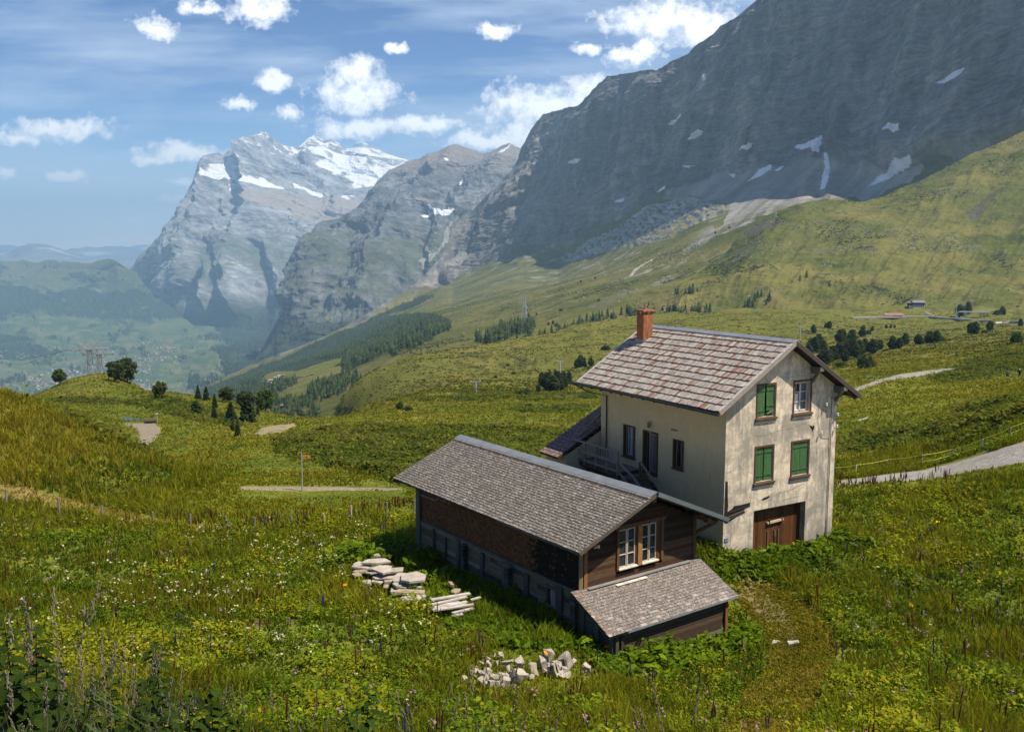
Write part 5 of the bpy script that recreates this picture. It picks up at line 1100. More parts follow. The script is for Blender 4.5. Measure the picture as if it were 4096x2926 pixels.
# lean-to on the gable
lean = MB(); LX0, LX1, LY1 = -.03, 5.76, -1.9; LZ0, LZ1 = -.0436, -1.0347; LRX0, LRX1, LRY = -.51, 6.2, -2.144
lz = lambda y: LZ0 + (LZ1 - LZ0) * (y / LRY)
z = -3.3
while z < lz(LY1) - .12:
    h = random.uniform(.16, .24); v = random.uniform(.55, 1.3); q = random.random(); h = min(h, lz(LY1) - .1 - z)
    lean.col(*((.075 * v, .048 * v, .03 * v) if q < .62 else ((.25 * v, .22 * v, .19 * v) if z < -1.7 else (.12 * v, .08 * v, .055 * v))))
    lean.box(LX0 + .1, LX1 - .05, LY1 - random.uniform(0, .03), LY1 + .06, z, z + h - .012); z += h
lno = lean.build('lean_to', MAT['wood'], barn)
sdm = MB(); sdm2 = MB(); z = -3.2
while z < -.2:
    h = random.uniform(.18, .24); v = random.uniform(.7, 1.25); sdm.col(.095 * v, .095 * v, .092 * v); sdm2.col(.095 * v, .09 * v, .08 * v)
    # clip to slope
    def ytop(zz): return LRY * (zz + .12 - LZ0) / (LZ1 - LZ0)
    ya_ = max(LY1 + .07, min(0, -(-(ytop(z + h))))) if z + h > lz(LY1) - .12 else LY1 + .07
    if ya_ < -.07: sdm.box(LX0 - .02, LX0 + .06, ya_, -.06, z, z + h - .008); sdm2.box(LX1 - .06, LX1 + .02, ya_, -.06, z, z + h - .008)
    z += h
sdm.build('side_boards', MAT['wood'], lno); sdm2.build('side_boards', MAT['wood'], lno)
for y, w_ in ((-.22, .11), (-1.05, .10), (-1.82, .09)):
    p_ = MB().col(.11, .115, .10); p_.box(LX0 - .10, LX0 - .022, y - w_, y + w_, -3.2, lz(y) - .1); p_.build('post', MAT['woodv'], lno)
for x, c1 in ((LX0 + .05, (.08, .07, .06)), (LX0 + .3, (.05, .04, .03)), (LX1 - .02, (.20, .095, .04))):
    p_ = MB().col(*c1); p_.box(x - .07, x + .07, LY1 - .11, LY1 - .032, -3.4, lz(LY1) - .1); p_.build('post', MAT['woodv'], lno)
lr = MB().col(.05, .04, .032)
lr.hexa([(LRX0, LRY, LZ1 - .11), (LRX1, LRY, LZ1 - .11), (LRX1, -.06, lz(-.06) - .11), (LRX0, -.06, lz(-.06) - .11), (LRX0, LRY, LZ1 - .035), (LRX1, LRY, LZ1 - .035), (LRX1, -.06, lz(-.06) - .035), (LRX0, -.06, lz(-.06) - .035)])
lr.col(.20, .22, .23); lr.box(LRX0 + .9, LRX1, LRY - .035, LRY - .002, LZ1 - .10, LZ1 - .025)
lro = lr.build('lean_to_roof', MAT['wood'], lno)
lt = MB(); lup = Vector((0, -LRY, LZ0 - LZ1)).normalized(); lrun = math.hypot(LRY, LZ0 - LZ1) - .03
def lcol(r, t):
    v = random.uniform(.8, 1.2)
    if t < .04 and random.random() < .45: return (.19 * v, .12 * v, .08 * v)
    if random.random() < .22 * max(0, 8 - r) / 8: return (.27 * v, .24 * v, .22 * v)
    return (.148 * v, .125 * v, .108 * v)
courses(lt, (LRX0, LRY, LZ1 - .03), (1, 0, 0), lup, LRX1 - LRX0, lrun, 17, .21, .018, .004, lcol)
lt.build('shingles', MAT['slate2'], lro)
lb = MB().col(.46, .44, .45); lb.bar((LRX0 + .72, -.17, lz(-.17) + .04), (LRX1 - .62, -.17, lz(-.17) + .04), .17, .03); lb.build('flashing_board', MAT['zinc'], lro)
lb = MB()
for k in range(4): v = random.uniform(.9, 1.1); lb.col(.62 * v, .56 * v, .46 * v); lb.bar((1.45 + k * .40, -.34, lz(-.34) + .035), (1.83 + k * .40, -.34, lz(-.34) + .035), .16, .02)
lb.build('new_shingles', MAT['wood'], lro)
# ================================================================== TREES
MAT['needles'] = leaf_mat('needles', 0.3, 0.7, 0.3, 0.6, (1.35, 1.3, 1.2))
MAT['bark'] = attr_mat('bark', 6, 0.4, 0.9, 0.5, 0.03, (3, 3, .6))
MAT['leaf'] = leaf_mat('leaf', 0.4, 0.55, 0.25, 0.4, (1.28, 1.22, 0.55))
ORD = ['first', 'second', 'third', 'fourth', 'fifth', 'sixth', 'seventh', 'eighth', 'ninth', 'tenth', 'eleventh', 'twelfth', 'thirteenth', 'fourteenth', 'fifteenth', 'sixteenth', 'seventeenth', 'eighteenth', 'nineteenth', 'twentieth', 'twenty first', 'twenty second', 'twenty third', 'twenty fourth', 'twenty fifth', 'twenty sixth', 'twenty seventh', 'twenty eighth', 'twenty ninth', 'thirtieth', 'thirty first', 'thirty second', 'thirty third', 'thirty fourth', 'thirty fifth', 'thirty sixth', 'thirty seventh', 'thirty eighth', 'thirty ninth', 'fortieth']
def quads(C, D1, D2):
    """flat diamond leaves: centres, half axes"""
    V = np.stack([C - D1, C - D2 * .9, C + D1, C + D2], 1).reshape(-1, 3); return V, np.arange(len(V)).reshape(-1, 4)
def rdir(n, rng, zmin=-1):
    z = rng.uniform(zmin, 1, n); a = rng.uniform(0, 2 * math.pi, n); r = np.sqrt(1 - z * z); return np.stack([r * np.cos(a), r * np.sin(a), z], -1)
def crown(kind, seed):
    """leaf clumps spread through the crown volume, height 1, with separate boughs so that gaps show"""
    rng = np.random.default_rng(seed); C = []; S = []; T = []
    if kind == 'spruce':
        nb = 70
        for i in range(nb):
            h = .08 + .90 * (i / nb) ** .92; r = (.235 * (1 - h) ** .85 + .012) * rng.uniform(.75, 1.15); a = i * 2.4 + rng.uniform(-.4, .4)
            m = int(10 + 40 * (1 - h)); t = rng.uniform(.1, 1, m) ** .7
            p = np.stack([np.cos(a) * r * t, np.sin(a) * r * t, h - .10 * t * (1 - h) * 1.1 + .02 * t * t], -1) + rng.normal(0, .012 + .012 * (1 - h), (m, 3))
            C.append(p); S.append(np.full(m, .030 + .018 * (1 - h))); T.append(rng.uniform(.7, 1.25) * (.6 + .5 * t))
    elif kind == 'pine':
        nb = 125
        for i in range(nb):
            h = rng.uniform(.10, .97); prof = .27 * (1 - max(0, (h - .42) / .60) ** 2.2) * (min(1, .45 + h * 2.0)); a = rng.uniform(0, 6.283); q = rng.uniform(.35, 1.05)
            ce = np.array([math.cos(a) * prof * q, math.sin(a) * prof * q, h]); m = 34; s = rng.uniform(.045, .075)
            C.append(ce + rng.normal(0, 1, (m, 3)) * s * np.array([.62, .62, .5])); S.append(rng.uniform(.024, .042, m)); T.append(np.full(m, rng.uniform(.55, 1.35)))
    elif kind == 'round':
        nb = 120
        for i in range(nb):
            d = rdir(1, rng, -.85)[0]; q = rng.uniform(.35, 1.05); ce = np.array([.44 * d[0] * q, .42 * d[1] * q, .53 + .44 * d[2] * q]); m = 44; s = rng.uniform(.05, .085)
            C.append(ce + rng.normal(0, 1, (m, 3)) * s * np.array([.7, .7, .5])); S.append(rng.uniform(.026, .048, m)); T.append(np.full(m, rng.uniform(.55, 1.35)))
    else:  # bush
        nb = 46
        for i in range(nb):
            d = rdir(1, rng, -.1)[0]; q = rng.uniform(.5, 1.05); ce = np.array([.9 * d[0] * q, .6 * d[1] * q, .12 + .78 * abs(d[2]) * q]); m = 30
            C.append(ce + rng.normal(0, .09, (m, 3)) * np.array([1.3, 1.3, 1])); S.append(rng.uniform(.05, .09, m)); T.append(np.full(m, rng.uniform(.6, 1.3)))
    C = np.concatenate(C); S = np.concatenate(S); T = np.concatenate(T); n = len(C)
    a = rdir(n, rng); b = np.cross(a, rdir(n, rng)); b /= np.linalg.norm(b, axis=1, keepdims=True) + 1e-6
    V, F = quads(C, a * S[:, None] * 1.25, b * S[:, None] * .8)
    return V, F, np.repeat(T, 4)
PROTO = {}
def proto_tree(kind, var):
    k = (kind, var)
    if k in PROTO: return PROTO[k]
    V, F, T = crown(kind, 100 + var * 7 + len(kind))
    base = {'spruce': (.045, .066, .030), 'pine': (.055, .078, .034), 'round': (.070, .092, .030), 'bush': (.058, .080, .030)}[kind]
    col = np.array(base)[None] * T[:, None] * np.random.default_rng(var).uniform(.85, 1.15, (1, 3))
    mesh_c = npmesh('crown', V, F, MAT['needles'], col)
    mb = MB().col(.10, .075, .055)
    top = {'spruce': .9, 'pine': .75, 'round': .6, 'bush': .3}[kind]; r = {'spruce': .018, 'pine': .026, 'round': .03, 'bush': .03}[kind]
    mb.tube([(0, 0, -.06), (.004, 0, .15), (-.006, .006, top * .6), (0, 0, top)], [r * 1.25, r, r * .7, r * .15], 7)
    rr = random.Random(var)
    for i in range(9 if kind != 'bush' else 5):
        h = rr.uniform(.12, .75) * top; a = rr.uniform(0, 6.28); l = {'spruce': .16, 'pine': .2, 'round': .36, 'bush': .6}[kind] * (1 - .5 * h)
        mb.tube([(0, 0, h), (math.cos(a) * l * .5, math.sin(a) * l * .5, h + .05), (math.cos(a) * l, math.sin(a) * l, h + (.02 if kind == 'spruce' else .14))], [r * .4, r * .28, r * .08], 5)
    mesh_t = mb.build('trunk', MAT['bark'])
    PROTO[k] = (mesh_c.data, mesh_t.data)
    for o in (mesh_c, mesh_t): bpy.data.objects.remove(o)
    return PROTO[k]
_tn = [0]
def tree(kind, p, h, label, group, name=None, wide=1.0):
    _tn[0] += 1; var = _tn[0] % 4
    mc, mt = proto_tree(kind, var)
    nm = name or {'spruce': 'spruce_tree', 'pine': 'pine_tree', 'round': 'pine_tree', 'bush': 'bush'}[kind]
    e = empty(nm, p, random.uniform(0, 6.28), label, 'bush' if kind == 'bush' else 'tree', group); e.scale = (h * wide * random.uniform(.92, 1.1), h * wide * random.uniform(.92, 1.1), h)
    for nme, me in (('crown', mc), ('trunk', mt)):
        o = bpy.data.objects.new(nme, me); COL.objects.link(o); o.parent = e
    return e
def px_h(p, dy): return dy * KD / FPX * (p[1] * CT - p[2] * ST)
def plant_trees(L, group, where, kindlabel=None):
    L = sorted(L); cnt = {}; tot = {}
    for t in L: tot[t[3]] = tot.get(t[3], 0) + 1
    for (x, yb, yt, k, *w) in L:
        i = cnt.get(k, 0); cnt[k] = i + 1
        what = {'spruce': 'pointed dark spruce', 'pine': 'rounded dark stone pine', 'round': 'broad round crowned pine', 'bush': 'low dark green bush'}[k]
        lab = f'{what} {where}' if tot[k] == 1 else f'{what} {where}, {ORD[i]} from the left'
        p = hit(x, yb); tree(k, p, px_h(p, yb - yt) * 1.03, lab, group, wide=(w[0] if w else 1.0))
plant_trees([(133, 853, 820, 'round', .9), (258, 848, 799, 'round', .78), (283, 849, 795, 'round', .82), (355, 884, 847, 'round', .85)], 'trees on the grassy knoll', 'on the knoll by the pylons')
plant_trees([(440, 886, 855, 'spruce'), (458, 889, 858, 'spruce'), (504, 893, 858, 'round', .9), (435, 922, 889, 'pine', 1.1), (477, 905, 874, 'spruce'), (476, 935, 900, 'spruce', 1.2), (513, 941, 893, 'spruce', 1.3), (546, 908, 866, 'round', 1.0), (550, 936, 875, 'spruce', 1.35), (589, 910, 863, 'round', .9), (572, 921, 899, 'spruce'), (517, 957, 936, 'pine', .8), (528, 968, 932, 'spruce', .9)], 'trees on the bank above the valley', 'on the bank beyond the signpost')
plant_trees([(1203, 858, 826, 'pine', .9), (1215, 866, 826, 'pine'), (1227, 871, 834, 'pine', 1.2), (1238, 861, 824, 'pine'), (1251, 861, 826, 'pine'), (1262, 850, 824, 'pine'), (1195, 871, 853, 'pine'), (1220, 862, 822, 'spruce'), (1243, 868, 838, 'pine', 1.2), (1232, 855, 820, 'spruce'), (1280, 816, 797, 'pine'), (1289, 814, 789, 'pine', 1.1), (1298, 813, 792, 'spruce'), (1312, 813, 794, 'pine', 1.1), (1344, 776, 765, 'bush'), (888, 911, 891, 'round', .9), (1150, 878, 866, 'bush'), (1163, 879, 863, 'bush'), (905, 911, 900, 'bush', 1.2), (770, 908, 900, 'bush', 1.6), (755, 910, 901, 'bush', 1.5), (780, 908, 900, 'bush', 1.4), (1128, 812, 806, 'bush'), (1140, 830, 824, 'bush'), (1100, 838, 832, 'bush')], 'trees on the broad hill', 'on the hill beyond the barn')
plant_trees([(1953, 776, 755, 'pine', 1.2), (1980, 774, 746, 'pine', 1.1), (1996, 773, 750, 'pine', 1.2), (2010, 764, 740, 'pine', 1.25), (2037, 765, 742, 'pine', 1.1), (2044, 764, 747, 'pine'), (2063, 762, 735, 'pine', 1.3), (2079, 760, 734, 'pine', 1.3), (2088, 757, 745, 'bush'), (1967, 729, 721, 'pine', 1.3), (1977, 727, 718, 'pine'), (1986, 726, 719, 'pine'), (1806, 740, 721, 'pine', 1.1), (1833, 727, 715, 'pine'), (1841, 728, 712, 'pine', 1.1), (1914, 747, 723, 'pine', 1.2), (1926, 741, 731, 'bush'), (1936, 736, 725, 'pine'), (1863, 761, 733, 'pine', 1.1), (1870, 760, 731, 'pine'), (1884, 762, 740, 'pine'), (1892, 761, 732, 'pine', 1.2), (1817, 775, 742, 'pine', 1.1), (1800, 782, 752, 'pine', 1.1), (1810, 782, 748, 'pine'), (1829, 783, 756, 'pine'), (1794, 795, 762, 'pine'), (1823, 807, 776, 'pine', 1.1), (1834, 810, 778, 'pine'), (1849, 800, 768, 'pine', 1.2), (1842, 806, 778, 'pine'), (1862, 795, 760, 'pine', 1.1), (1880, 792, 756, 'pine', 1.1), (1893, 789, 751, 'pine', 1.2), (1900, 795, 764, 'pine'), (1876, 803, 776, 'pine', 1.1), (1908, 792, 755, 'pine'), (1919, 783, 752, 'pine', 1.1), (1937, 784, 753, 'pine', 1.2), (1866, 814, 801, 'bush')], 'pines in the hollow behind the farmhouse', 'in the hollow behind the farmhouse')
plant_trees([(2155, 741, 717, 'pine', 1.2), (2164, 741, 714, 'pine', 1.2), (2197, 735, 714, 'pine', 1.2), (2186, 739, 731, 'bush'), (2265, 723, 707, 'pine', 1.2), (2149, 696, 671, 'pine', 1.1), (2130, 703, 677, 'pine', 1.2), (2225, 698, 678, 'pine', 1.2), (2214, 700, 690, 'bush'), (2256, 760, 733, 'bush', .62), (1923, 816, 787, 'bush', .72), (2170, 800, 790, 'pine', .9)], 'pines around the lift station', 'around the lift station')
# more single bushes on the alp slopes
for i, (x, y, s) in enumerate([(1190, 700, 7), (1245, 690, 6), (1218, 722, 8), (1236, 724, 7), (1228, 720, 9), (1330, 668, 5)]):
    p = onsheet((E_P, E_px), x, y); tree('bush' if i % 2 else 'pine', p, px_h(p, s), f'small dark tree below the cable car mast, {ORD[i]} of a scattered row', 'small trees on the alp')
# ------------------------------------------------------------------ conifer forest (far off, reads as one mass)
def cone_forest(name, S, N, polys, avoid, n, hmin, hmax, seed, dens=None):
    rng = np.random.default_rng(seed); P, px = S; pq = proj(P)
    # area weight per cell
    e1 = P[1:, :-1] - P[:-1, :-1]; e2 = P[:-1, 1:] - P[:-1, :-1]; ar = np.linalg.norm(np.cross(e1, e2), axis=-1)
    q = pq[:-1, :-1]; m = np.zeros(ar.shape, bool); jx = fbm(np.stack([q[..., 0] / 30, q[..., 1] / 14, 0 * q[..., 0]], -1) + 8, 4)
    for po in polys: m |= inpoly(q[..., 0] + jx * 14, q[..., 1] + jx * 8, po)
    for po in avoid: m &= ~inpoly(q[..., 0], q[..., 1], po)
    clear = fbm(np.stack([q[..., 0] / 26, q[..., 1] / 10, 0 * q[..., 0]], -1) + 21, 4)
    wgt = ar * m * smooth(.30, .05, clear)
    if dens is not None: wgt = wgt * dens(q)
    wgt = wgt / np.maximum(q[..., 1] * 0 + np.clip(P[:-1, :-1, 1], 500, None), 1) ** 1.15
    k = rng.choice(wgt.size, n, p=(wgt / wgt.sum()).ravel()); iy, ix = np.unravel_index(k, wgt.shape)
    B = P[iy, ix] + (P[iy + 1, ix] - P[iy, ix]) * rng.random((n, 1)) + (P[iy, ix + 1] - P[iy, ix]) * rng.random((n, 1))
    H = rng.uniform(hmin, hmax, n); V = []; F = []; C = []; o = 0
    sides = 6; tiers = ((0.02, .50, .20), (.30, .78, .155), (.55, 1.0, .105))
    base = np.array([.036, .055, .024])
    for (z0, z1, r) in tiers:
        a = rng.uniform(0, 6.28, n)
        ring = [np.stack([np.cos(a + 2 * math.pi * s / sides) * r * (1 + .25 * (s % 2)) * H, np.sin(a + 2 * math.pi * s / sides) * r * (1 + .25 * (s % 2)) * H, z0 * H], -1) for s in range(sides)]
        v = np.stack([B + g for g in ring] + [B + np.stack([0 * H, 0 * H, z1 * H], -1)], 1)
        idx = o + np.arange(n)[:, None] * (sides + 1)
        F.append(np.concatenate([np.stack([idx[:, 0] + s, idx[:, 0] + (s + 1) % sides, idx[:, 0] + sides], -1) for s in range(sides)]))
        V.append(v.reshape(-1, 3)); o += n * (sides + 1)
        C.append(np.repeat(base[None] * rng.uniform(.6, 1.5, (n, 1)) * np.array([1 + .4 * (H - hmin) / (hmax - hmin) * 0, 0 * H + 1, 0 * H + 1]).T, sides + 1, 0))
    return tag(npmesh(name, np.concatenate(V), np.concatenate(F), MAT['needles'], np.concatenate(C)), kind='stuff')
MEADOWS_E = [HUTMEADOW] + [[(x + dx_, y + dy_) for x, y in HUTMEADOW] for dx_, dy_ in ((0, 7), (3, 13), (-3, 3))]
cone_forest('conifer_forest', (E_P, E_px), E_N, FOREST_E, MEADOWS_E + [[(600, 826), (640, 815), (700, 800), (765, 790), (765, 800), (657, 826), (612, 828)]], 11000, 6, 16, 5)
cone_forest('conifer_forest', (E_P, E_px), E_N, [[(1140, 768), (1230, 735), (1330, 700), (1420, 690), (1500, 690), (1440, 712), (1320, 735), (1200, 765)], [(1480, 680), (1560, 690), (1590, 696), (1480, 700)]], [], 130, 7, 12, 6)
cone_forest('conifer_forest', (F_P, F_px), F_N, [[(1470, 690), (1500, 685), (1580, 690), (1590, 700), (1480, 702)], [(1640, 678), (1710, 655), (1716, 664), (1660, 688)], [(1755, 630), (1790, 612), (1796, 622), (1762, 640)], [(1500, 655), (1540, 640), (1545, 650), (1515, 662)]], [], 120, 6, 11, 7)
cone_forest('conifer_forest', (V_P, V_px), V_N, [[(-10, 690), (760, 700), (760, 960), (-10, 960)]], [], 9000, 14, 26, 8, dens=lambda q: v_forest(q, q) + .02)
# near wood on the slope in front of the hut meadow
cone_forest('conifer_forest', (E_P, E_px), E_N, [[(600, 905), (640, 885), (670, 890), (700, 905), (720, 920), (700, 935), (600, 935)], [(684, 872), (700, 860), (735, 848), (770, 835), (800, 820), (800, 850), (760, 872), (700, 895)]], [], 380, 6, 10, 9)

# ================================================================== MASTS, LIFT, CABLE CAR
MAT['steel'] = attr_mat('galvanised_steel', 3, 0.15, 0.55, 0, 0.01, None, 0.4, 0.4)
def lattice(mb, base, top, wb, wt, n, bar):
    base, top = Vector(base), Vector(top)
    def cor(t): c = base.lerp(top, t); w = wb + (wt - wb) * t; return [c + Vector((sx * w / 2, sy * w / 2, 0)) for sx, sy in ((-1, -1), (1, -1), (1, 1), (-1, 1))]
    for i in range(n):
        a = cor(i / n); b = cor((i + 1) / n)
        for k in range(4):
            mb.bar(a[k], b[k], bar); j = (k + 1) % 4; mb.bar(a[k], b[j], bar * .6); mb.bar(a[j], b[k], bar * .6); mb.bar(b[k], b[j], bar * .6)
def pylon(xd, ytop, ybase, Y, label, arm):
    T = at(xd, ytop, Y); zb = float(gz(T[0], Y)); e = empty('lattice_pylon', (T[0], Y, zb), R(12), label, 'pylon', 'lattice pylons behind the knoll'); H = T[2] - zb
    m = MB().col(.42, .44, .42); lattice(m, (0, 0, 0), (0, 0, H), 2.4, 1.3, 8, .26); m.build('mast', MAT['steel'], e)
    m = MB().col(.40, .42, .40)
    for y in (-.7, .7): m.bar((-arm, y, H), (arm, y, H), .55)
    for x in np.linspace(-arm, arm, 9): m.bar((x, -.7, H), (x, .7, H), .16)
    m.bar((-arm * .75, 0, H), (-1, 0, H - 2), .18); m.bar((arm * .75, 0, H), (1, 0, H - 2), .18); m.build('crossarm', MAT['steel'], e)
    for s in (-1, 1):
        m = MB().col(.40, .42, .40); m.bar((s * .6, 0, H), (s * arm * .75, 0, H + 3.4), .34); m.bar((s * arm * .45, 0, H), (s * .3, 0, H + 3.6), .3); m.bar((s * arm * .6, 0, H + 3.1), (s * arm * .95, 0, H + 3.6), .2); m.build('horn', MAT['steel'], e)
    m = MB().col(.2, .21, .21)
    for s in (-1, 1):
        for x in (arm * .45, arm * .9): m.bar((s * x - .35, -.9, H - .3), (s * x + .35, -.9, H - .3), .3)
    m.build('saddle', MAT['steel'], e); return e
p1 = pylon(197, 774, 841, 320, 'taller grey lattice pylon with wide crossarm behind the knoll', 6.2)
p2 = pylon(219, 784, 839, 345, 'shorter grey lattice pylon beside its taller twin behind the knoll', 5.6)
m = MB().col(.05, .055, .06)
a = Vector(at(190, 774, 320)); b = Vector(at(-60, 793, 420))
for dz in (0, 1.9):
    m.tube([a + Vector((-4, 0, dz * .2)), a.lerp(b, .5) + Vector((0, 0, -2.5 - dz)), b + Vector((0, 0, -dz))], .045, 4)
tag(m.build('aerial_cable', MAT['iron']), 'two dark cables sagging left from the taller lattice pylon', 'cable')
def mast(p, h, label, arm=0.0, tripod=False, group=None, color=(.50, .53, .54)):
    e = empty('lift_mast', p, R(random.uniform(-20, 20)), label, 'mast', group); m = MB().col(*color)
    if tripod:
        lattice(m, (0, 0, -1), (0, 0, h), h * .20, h * .04, 9, h * .009)
    else: m.tube([(0, 0, -1), (0, 0, h)], [.36, .24], 8)
    m.build('mast', MAT['steel'], e); m = MB().col(*color); a = arm or h * .13
    m.bar((-a, 0, h), (a, 0, h), max(.25, h * .012)); m.bar((-a, -.8, h + .2), (-a, .8, h + .2), max(.2, h * .01)); m.bar((a, -.8, h + .2), (a, .8, h + .2), max(.2, h * .01)); m.build('crossarm', MAT['steel'], e); return e
for x, yb, yt, lab in ((1056, 875, 847, 'thin grey lift mast standing alone low on the broad hill'), (1243, 832, 802, 'thin grey lift mast beside the dark pine clump on the hill'), (1776, 752, 724, 'thin grey lift mast above the ridge of the farmhouse')):
    p = hit(x, yb); mast(p, px_h(p, yb - yt), lab, 1.3, group='lift masts across the pasture')
p = onsheet((E_P, E_px), 1164, 717); mast(p, px_h(p, 62), 'tall slender lattice cable car mast on the alp, pale concrete foot', 0, True)
q = MB().col(.5, .48, .44)
p = onsheet((F_P, F_px), 1722, 483); e = mast(p, px_h(p, 28), 'twin legged cable car mast on the crest below the talus', 11, True)
p = onsheet((V_P, V_px), 542, 870); mast(p, px_h(p, 33), 'distant lattice mast among the valley forest', 0, True)
p = hit(2121.6, 709); mast(p, px_h(p, 36), 'tall turquoise grey lift mast at the station on the right', 2.2, color=(.42, .52, .50))
for i, (x, y, lab) in enumerate(((1289, 624, 'small dark gondola cabin hanging lower left over the alp'), (1321, 616, 'small dark gondola cabin above the middle of the alp'), (1588, 516, 'small dark gondola cabin over the grey talus, lower one'), (1619, 505, 'small dark gondola cabin over the grey talus near the mast'))):
    c = Vector(at(x, y, 1120)); m = MB().col(.03, .03, .032)
    m.hexa([c + Vector(v) for v in ((-1.0, -1.0, -1.2), (1.0, -1.0, -1.2), (1.0, 1.0, -1.2), (-1.0, 1.0, -1.2), (-1.2, -1.1, 1.0), (1.2, -1.1, 1.0), (1.2, 1.1, 1.0), (-1.2, 1.1, 1.0))])
    m.bar(c + Vector((0, 0, 1)), c + Vector((0, 0, 3.6)), .22); m.bar(c + Vector((-.8, 0, 3.7)), c + Vector((.8, 0, 3.7)), .25)
    tag(m.build('gondola_cabin', MAT['iron'], None, .15), lab, 'gondola', 'gondolas of the cable car')
m = MB().col(.06, .06, .065); m.tube([at(1150, 656, 1290), at(1289, 617, 1122), at(1321, 609, 1120), at(1588, 509, 1120), at(1619, 498, 1120), at(1722, 456, 1290)], .05, 4); tag(m.build('haul_cable', MAT['iron']), 'long thin haul cable carrying the dark gondolas over the alp', 'cable')
# ================================================================== FAR BUILDINGS
MAT['farroof'] = attr_mat('far_roof', 2, .2, .8); MAT['farwall'] = attr_mat('far_wall', 2, .15, .85)
def cottage(p, w, d, h, rh, yaw, label, cat, group, wallc, roofc, name='chalet', base=None, win=0, over=.6):
    e = empty(name, p, yaw, label, cat, group); m = MB().col(*wallc); m.box(-w / 2, w / 2, -d / 2, d / 2, -2, h)
    m.poly([(-w / 2, -d / 2, h), (-w / 2, d / 2, h), (-w / 2, 0, h + rh)][::-1]); m.poly([(w / 2, -d / 2, h), (w / 2, d / 2, h), (w / 2, 0, h + rh)])
    m.build('wall', MAT['farwall'], e)
    if base: m = MB().col(*base); m.box(-w / 2 - .05, w / 2 + .05, -d / 2 - .05, d / 2 + .05, -2, h * .5); m.build('lower_wall', MAT['farwall'], e)
    m = MB().col(*roofc); r = rh / (d / 2)
    for s in (-1, 1): m.hexa([(-w / 2 - over, 0, h + rh), (w / 2 + over, 0, h + rh), (w / 2 + over, s * (d / 2 + over), h - r * over), (-w / 2 - over, s * (d / 2 + over), h - r * over), (-w / 2 - over, 0, h + rh + .25), (w / 2 + over, 0, h + rh + .25), (w / 2 + over, s * (d / 2 + over), h - r * over + .25), (-w / 2 - over, s * (d / 2 + over), h - r * over + .25)])
    m.build('roof', MAT['farroof'], e)
    for k in range(win):
        x = -w / 2 + (k + .5) * w / win; m = MB().col(.03, .03, .035); m.box(x - .55, x + .55, -d / 2 - .12, -d / 2 - .051, h * .18, h * .42); m.build('window', MAT['farwall'], e)
    return e
p = hit(2033, 683); s_ = px_h(p, 1)
e = cottage(p + Vector((4 * s_, 0, 0)), 24 * s_, 15 * s_, 10.5 * s_, 4 * s_, R(-6), 'chalet with red brown upper storey and white base on the pasture', 'chalet', None, (.11, .035, .025), (.17, .19, .21), 'chalet', (.62, .60, .56), 5)
m = MB().col(.10, .035, .025); m.box(-21 * s_, -12.1 * s_, -6 * s_, 6 * s_, -2, 9 * s_); m.col(.4, .4, .38); m.box(-20.8 * s_, -12.2 * s_, -6.2 * s_, 6.2 * s_, -2, 4 * s_); m.build('annex', MAT['farwall'], e)
m = MB().col(.17, .19, .21); m.hexa([(-22 * s_, -7 * s_, 9 * s_), (-12.5 * s_, -7 * s_, 9.3 * s_), (-12.5 * s_, 7 * s_, 10.5 * s_), (-22 * s_, 7 * s_, 10.2 * s_), (-22 * s_, -7 * s_, 9.6 * s_), (-12.5 * s_, -7 * s_, 9.9 * s_), (-12.5 * s_, 7 * s_, 11 * s_), (-22 * s_, 7 * s_, 10.8 * s_)]); m.build('annex_roof', MAT['farroof'], e)
p = hit(1983, 704); s_ = px_h(p, 1)
e = cottage(p, 38 * s_, 8 * s_, 6.5 * s_, 3 * s_, R(-8), 'long low white shed with pale red roof by the railway', 'shed', None, (.60, .58, .54), (.34, .17, .13), 'railway_shed', None, 0, .5)
m = MB().col(.10, .12, .15); m.box(-2 * s_, 16 * s_, -4.2 * s_, -4.02 * s_, 0, 5.5 * s_); m.build('shed_door', MAT['farwall'], e)
# railway halt: steel canopy, platform, concrete ramp, white chute
p = hit(2150, 708); s_ = px_h(p, 1); e = empty('platform_canopy', p, R(-4), 'open steel frame gantry beside the lift mast at the halt', 'gantry')
m = MB().col(.42, .47, .50); m.box(-22 * s_, 44 * s_, -2, 2, 15.5 * s_, 17 * s_); m.build('beam', MAT['steel'], e)
for x, dd in ((-24, ()), (-9, (8,)), (26, (-8, 8)), (40, (-7,))):
    m = MB().col(.42, .47, .50); m.bar((x * s_, 0, -1), (x * s_, 0, 15.4 * s_), .5)
    for d in dd: m.bar((x * s_, 0, 8 * s_), ((x + d) * s_, 0, 15.2 * s_), .4)
    m.build('post', MAT['steel'], e)
p = hit(2085, 707); s_ = px_h(p, 1); m = MB().col(.045, .045, .045); m.hexa([p + Vector(v) * s_ for v in ((-22, -2, -1), (20, -2, -1), (20, 5, -1), (-22, 5, -1), (-22, -2, 2), (24, -2, 2.4), (24, 5, 2.4), (-22, 5, 2))]); tag(m.build('rail_bridge', MAT['iron']), 'low dark railway bridge deck left of the lift mast', 'bridge')
p = hit(2063, 700); s_ = px_h(p, 1); m = MB().col(.7, .7, .68); m.bar(p + Vector((-9 * s_, 0, 7.5 * s_)), p + Vector((10 * s_, 0, 0)), 3 * s_, 2 * s_); m.bar(p + Vector((-8 * s_, 0, -1)), p + Vector((-8 * s_, 0, 7 * s_)), .4); tag(m.build('white_chute', MAT['farwall']), 'slanting white chute above the dark railway bridge', 'chute')
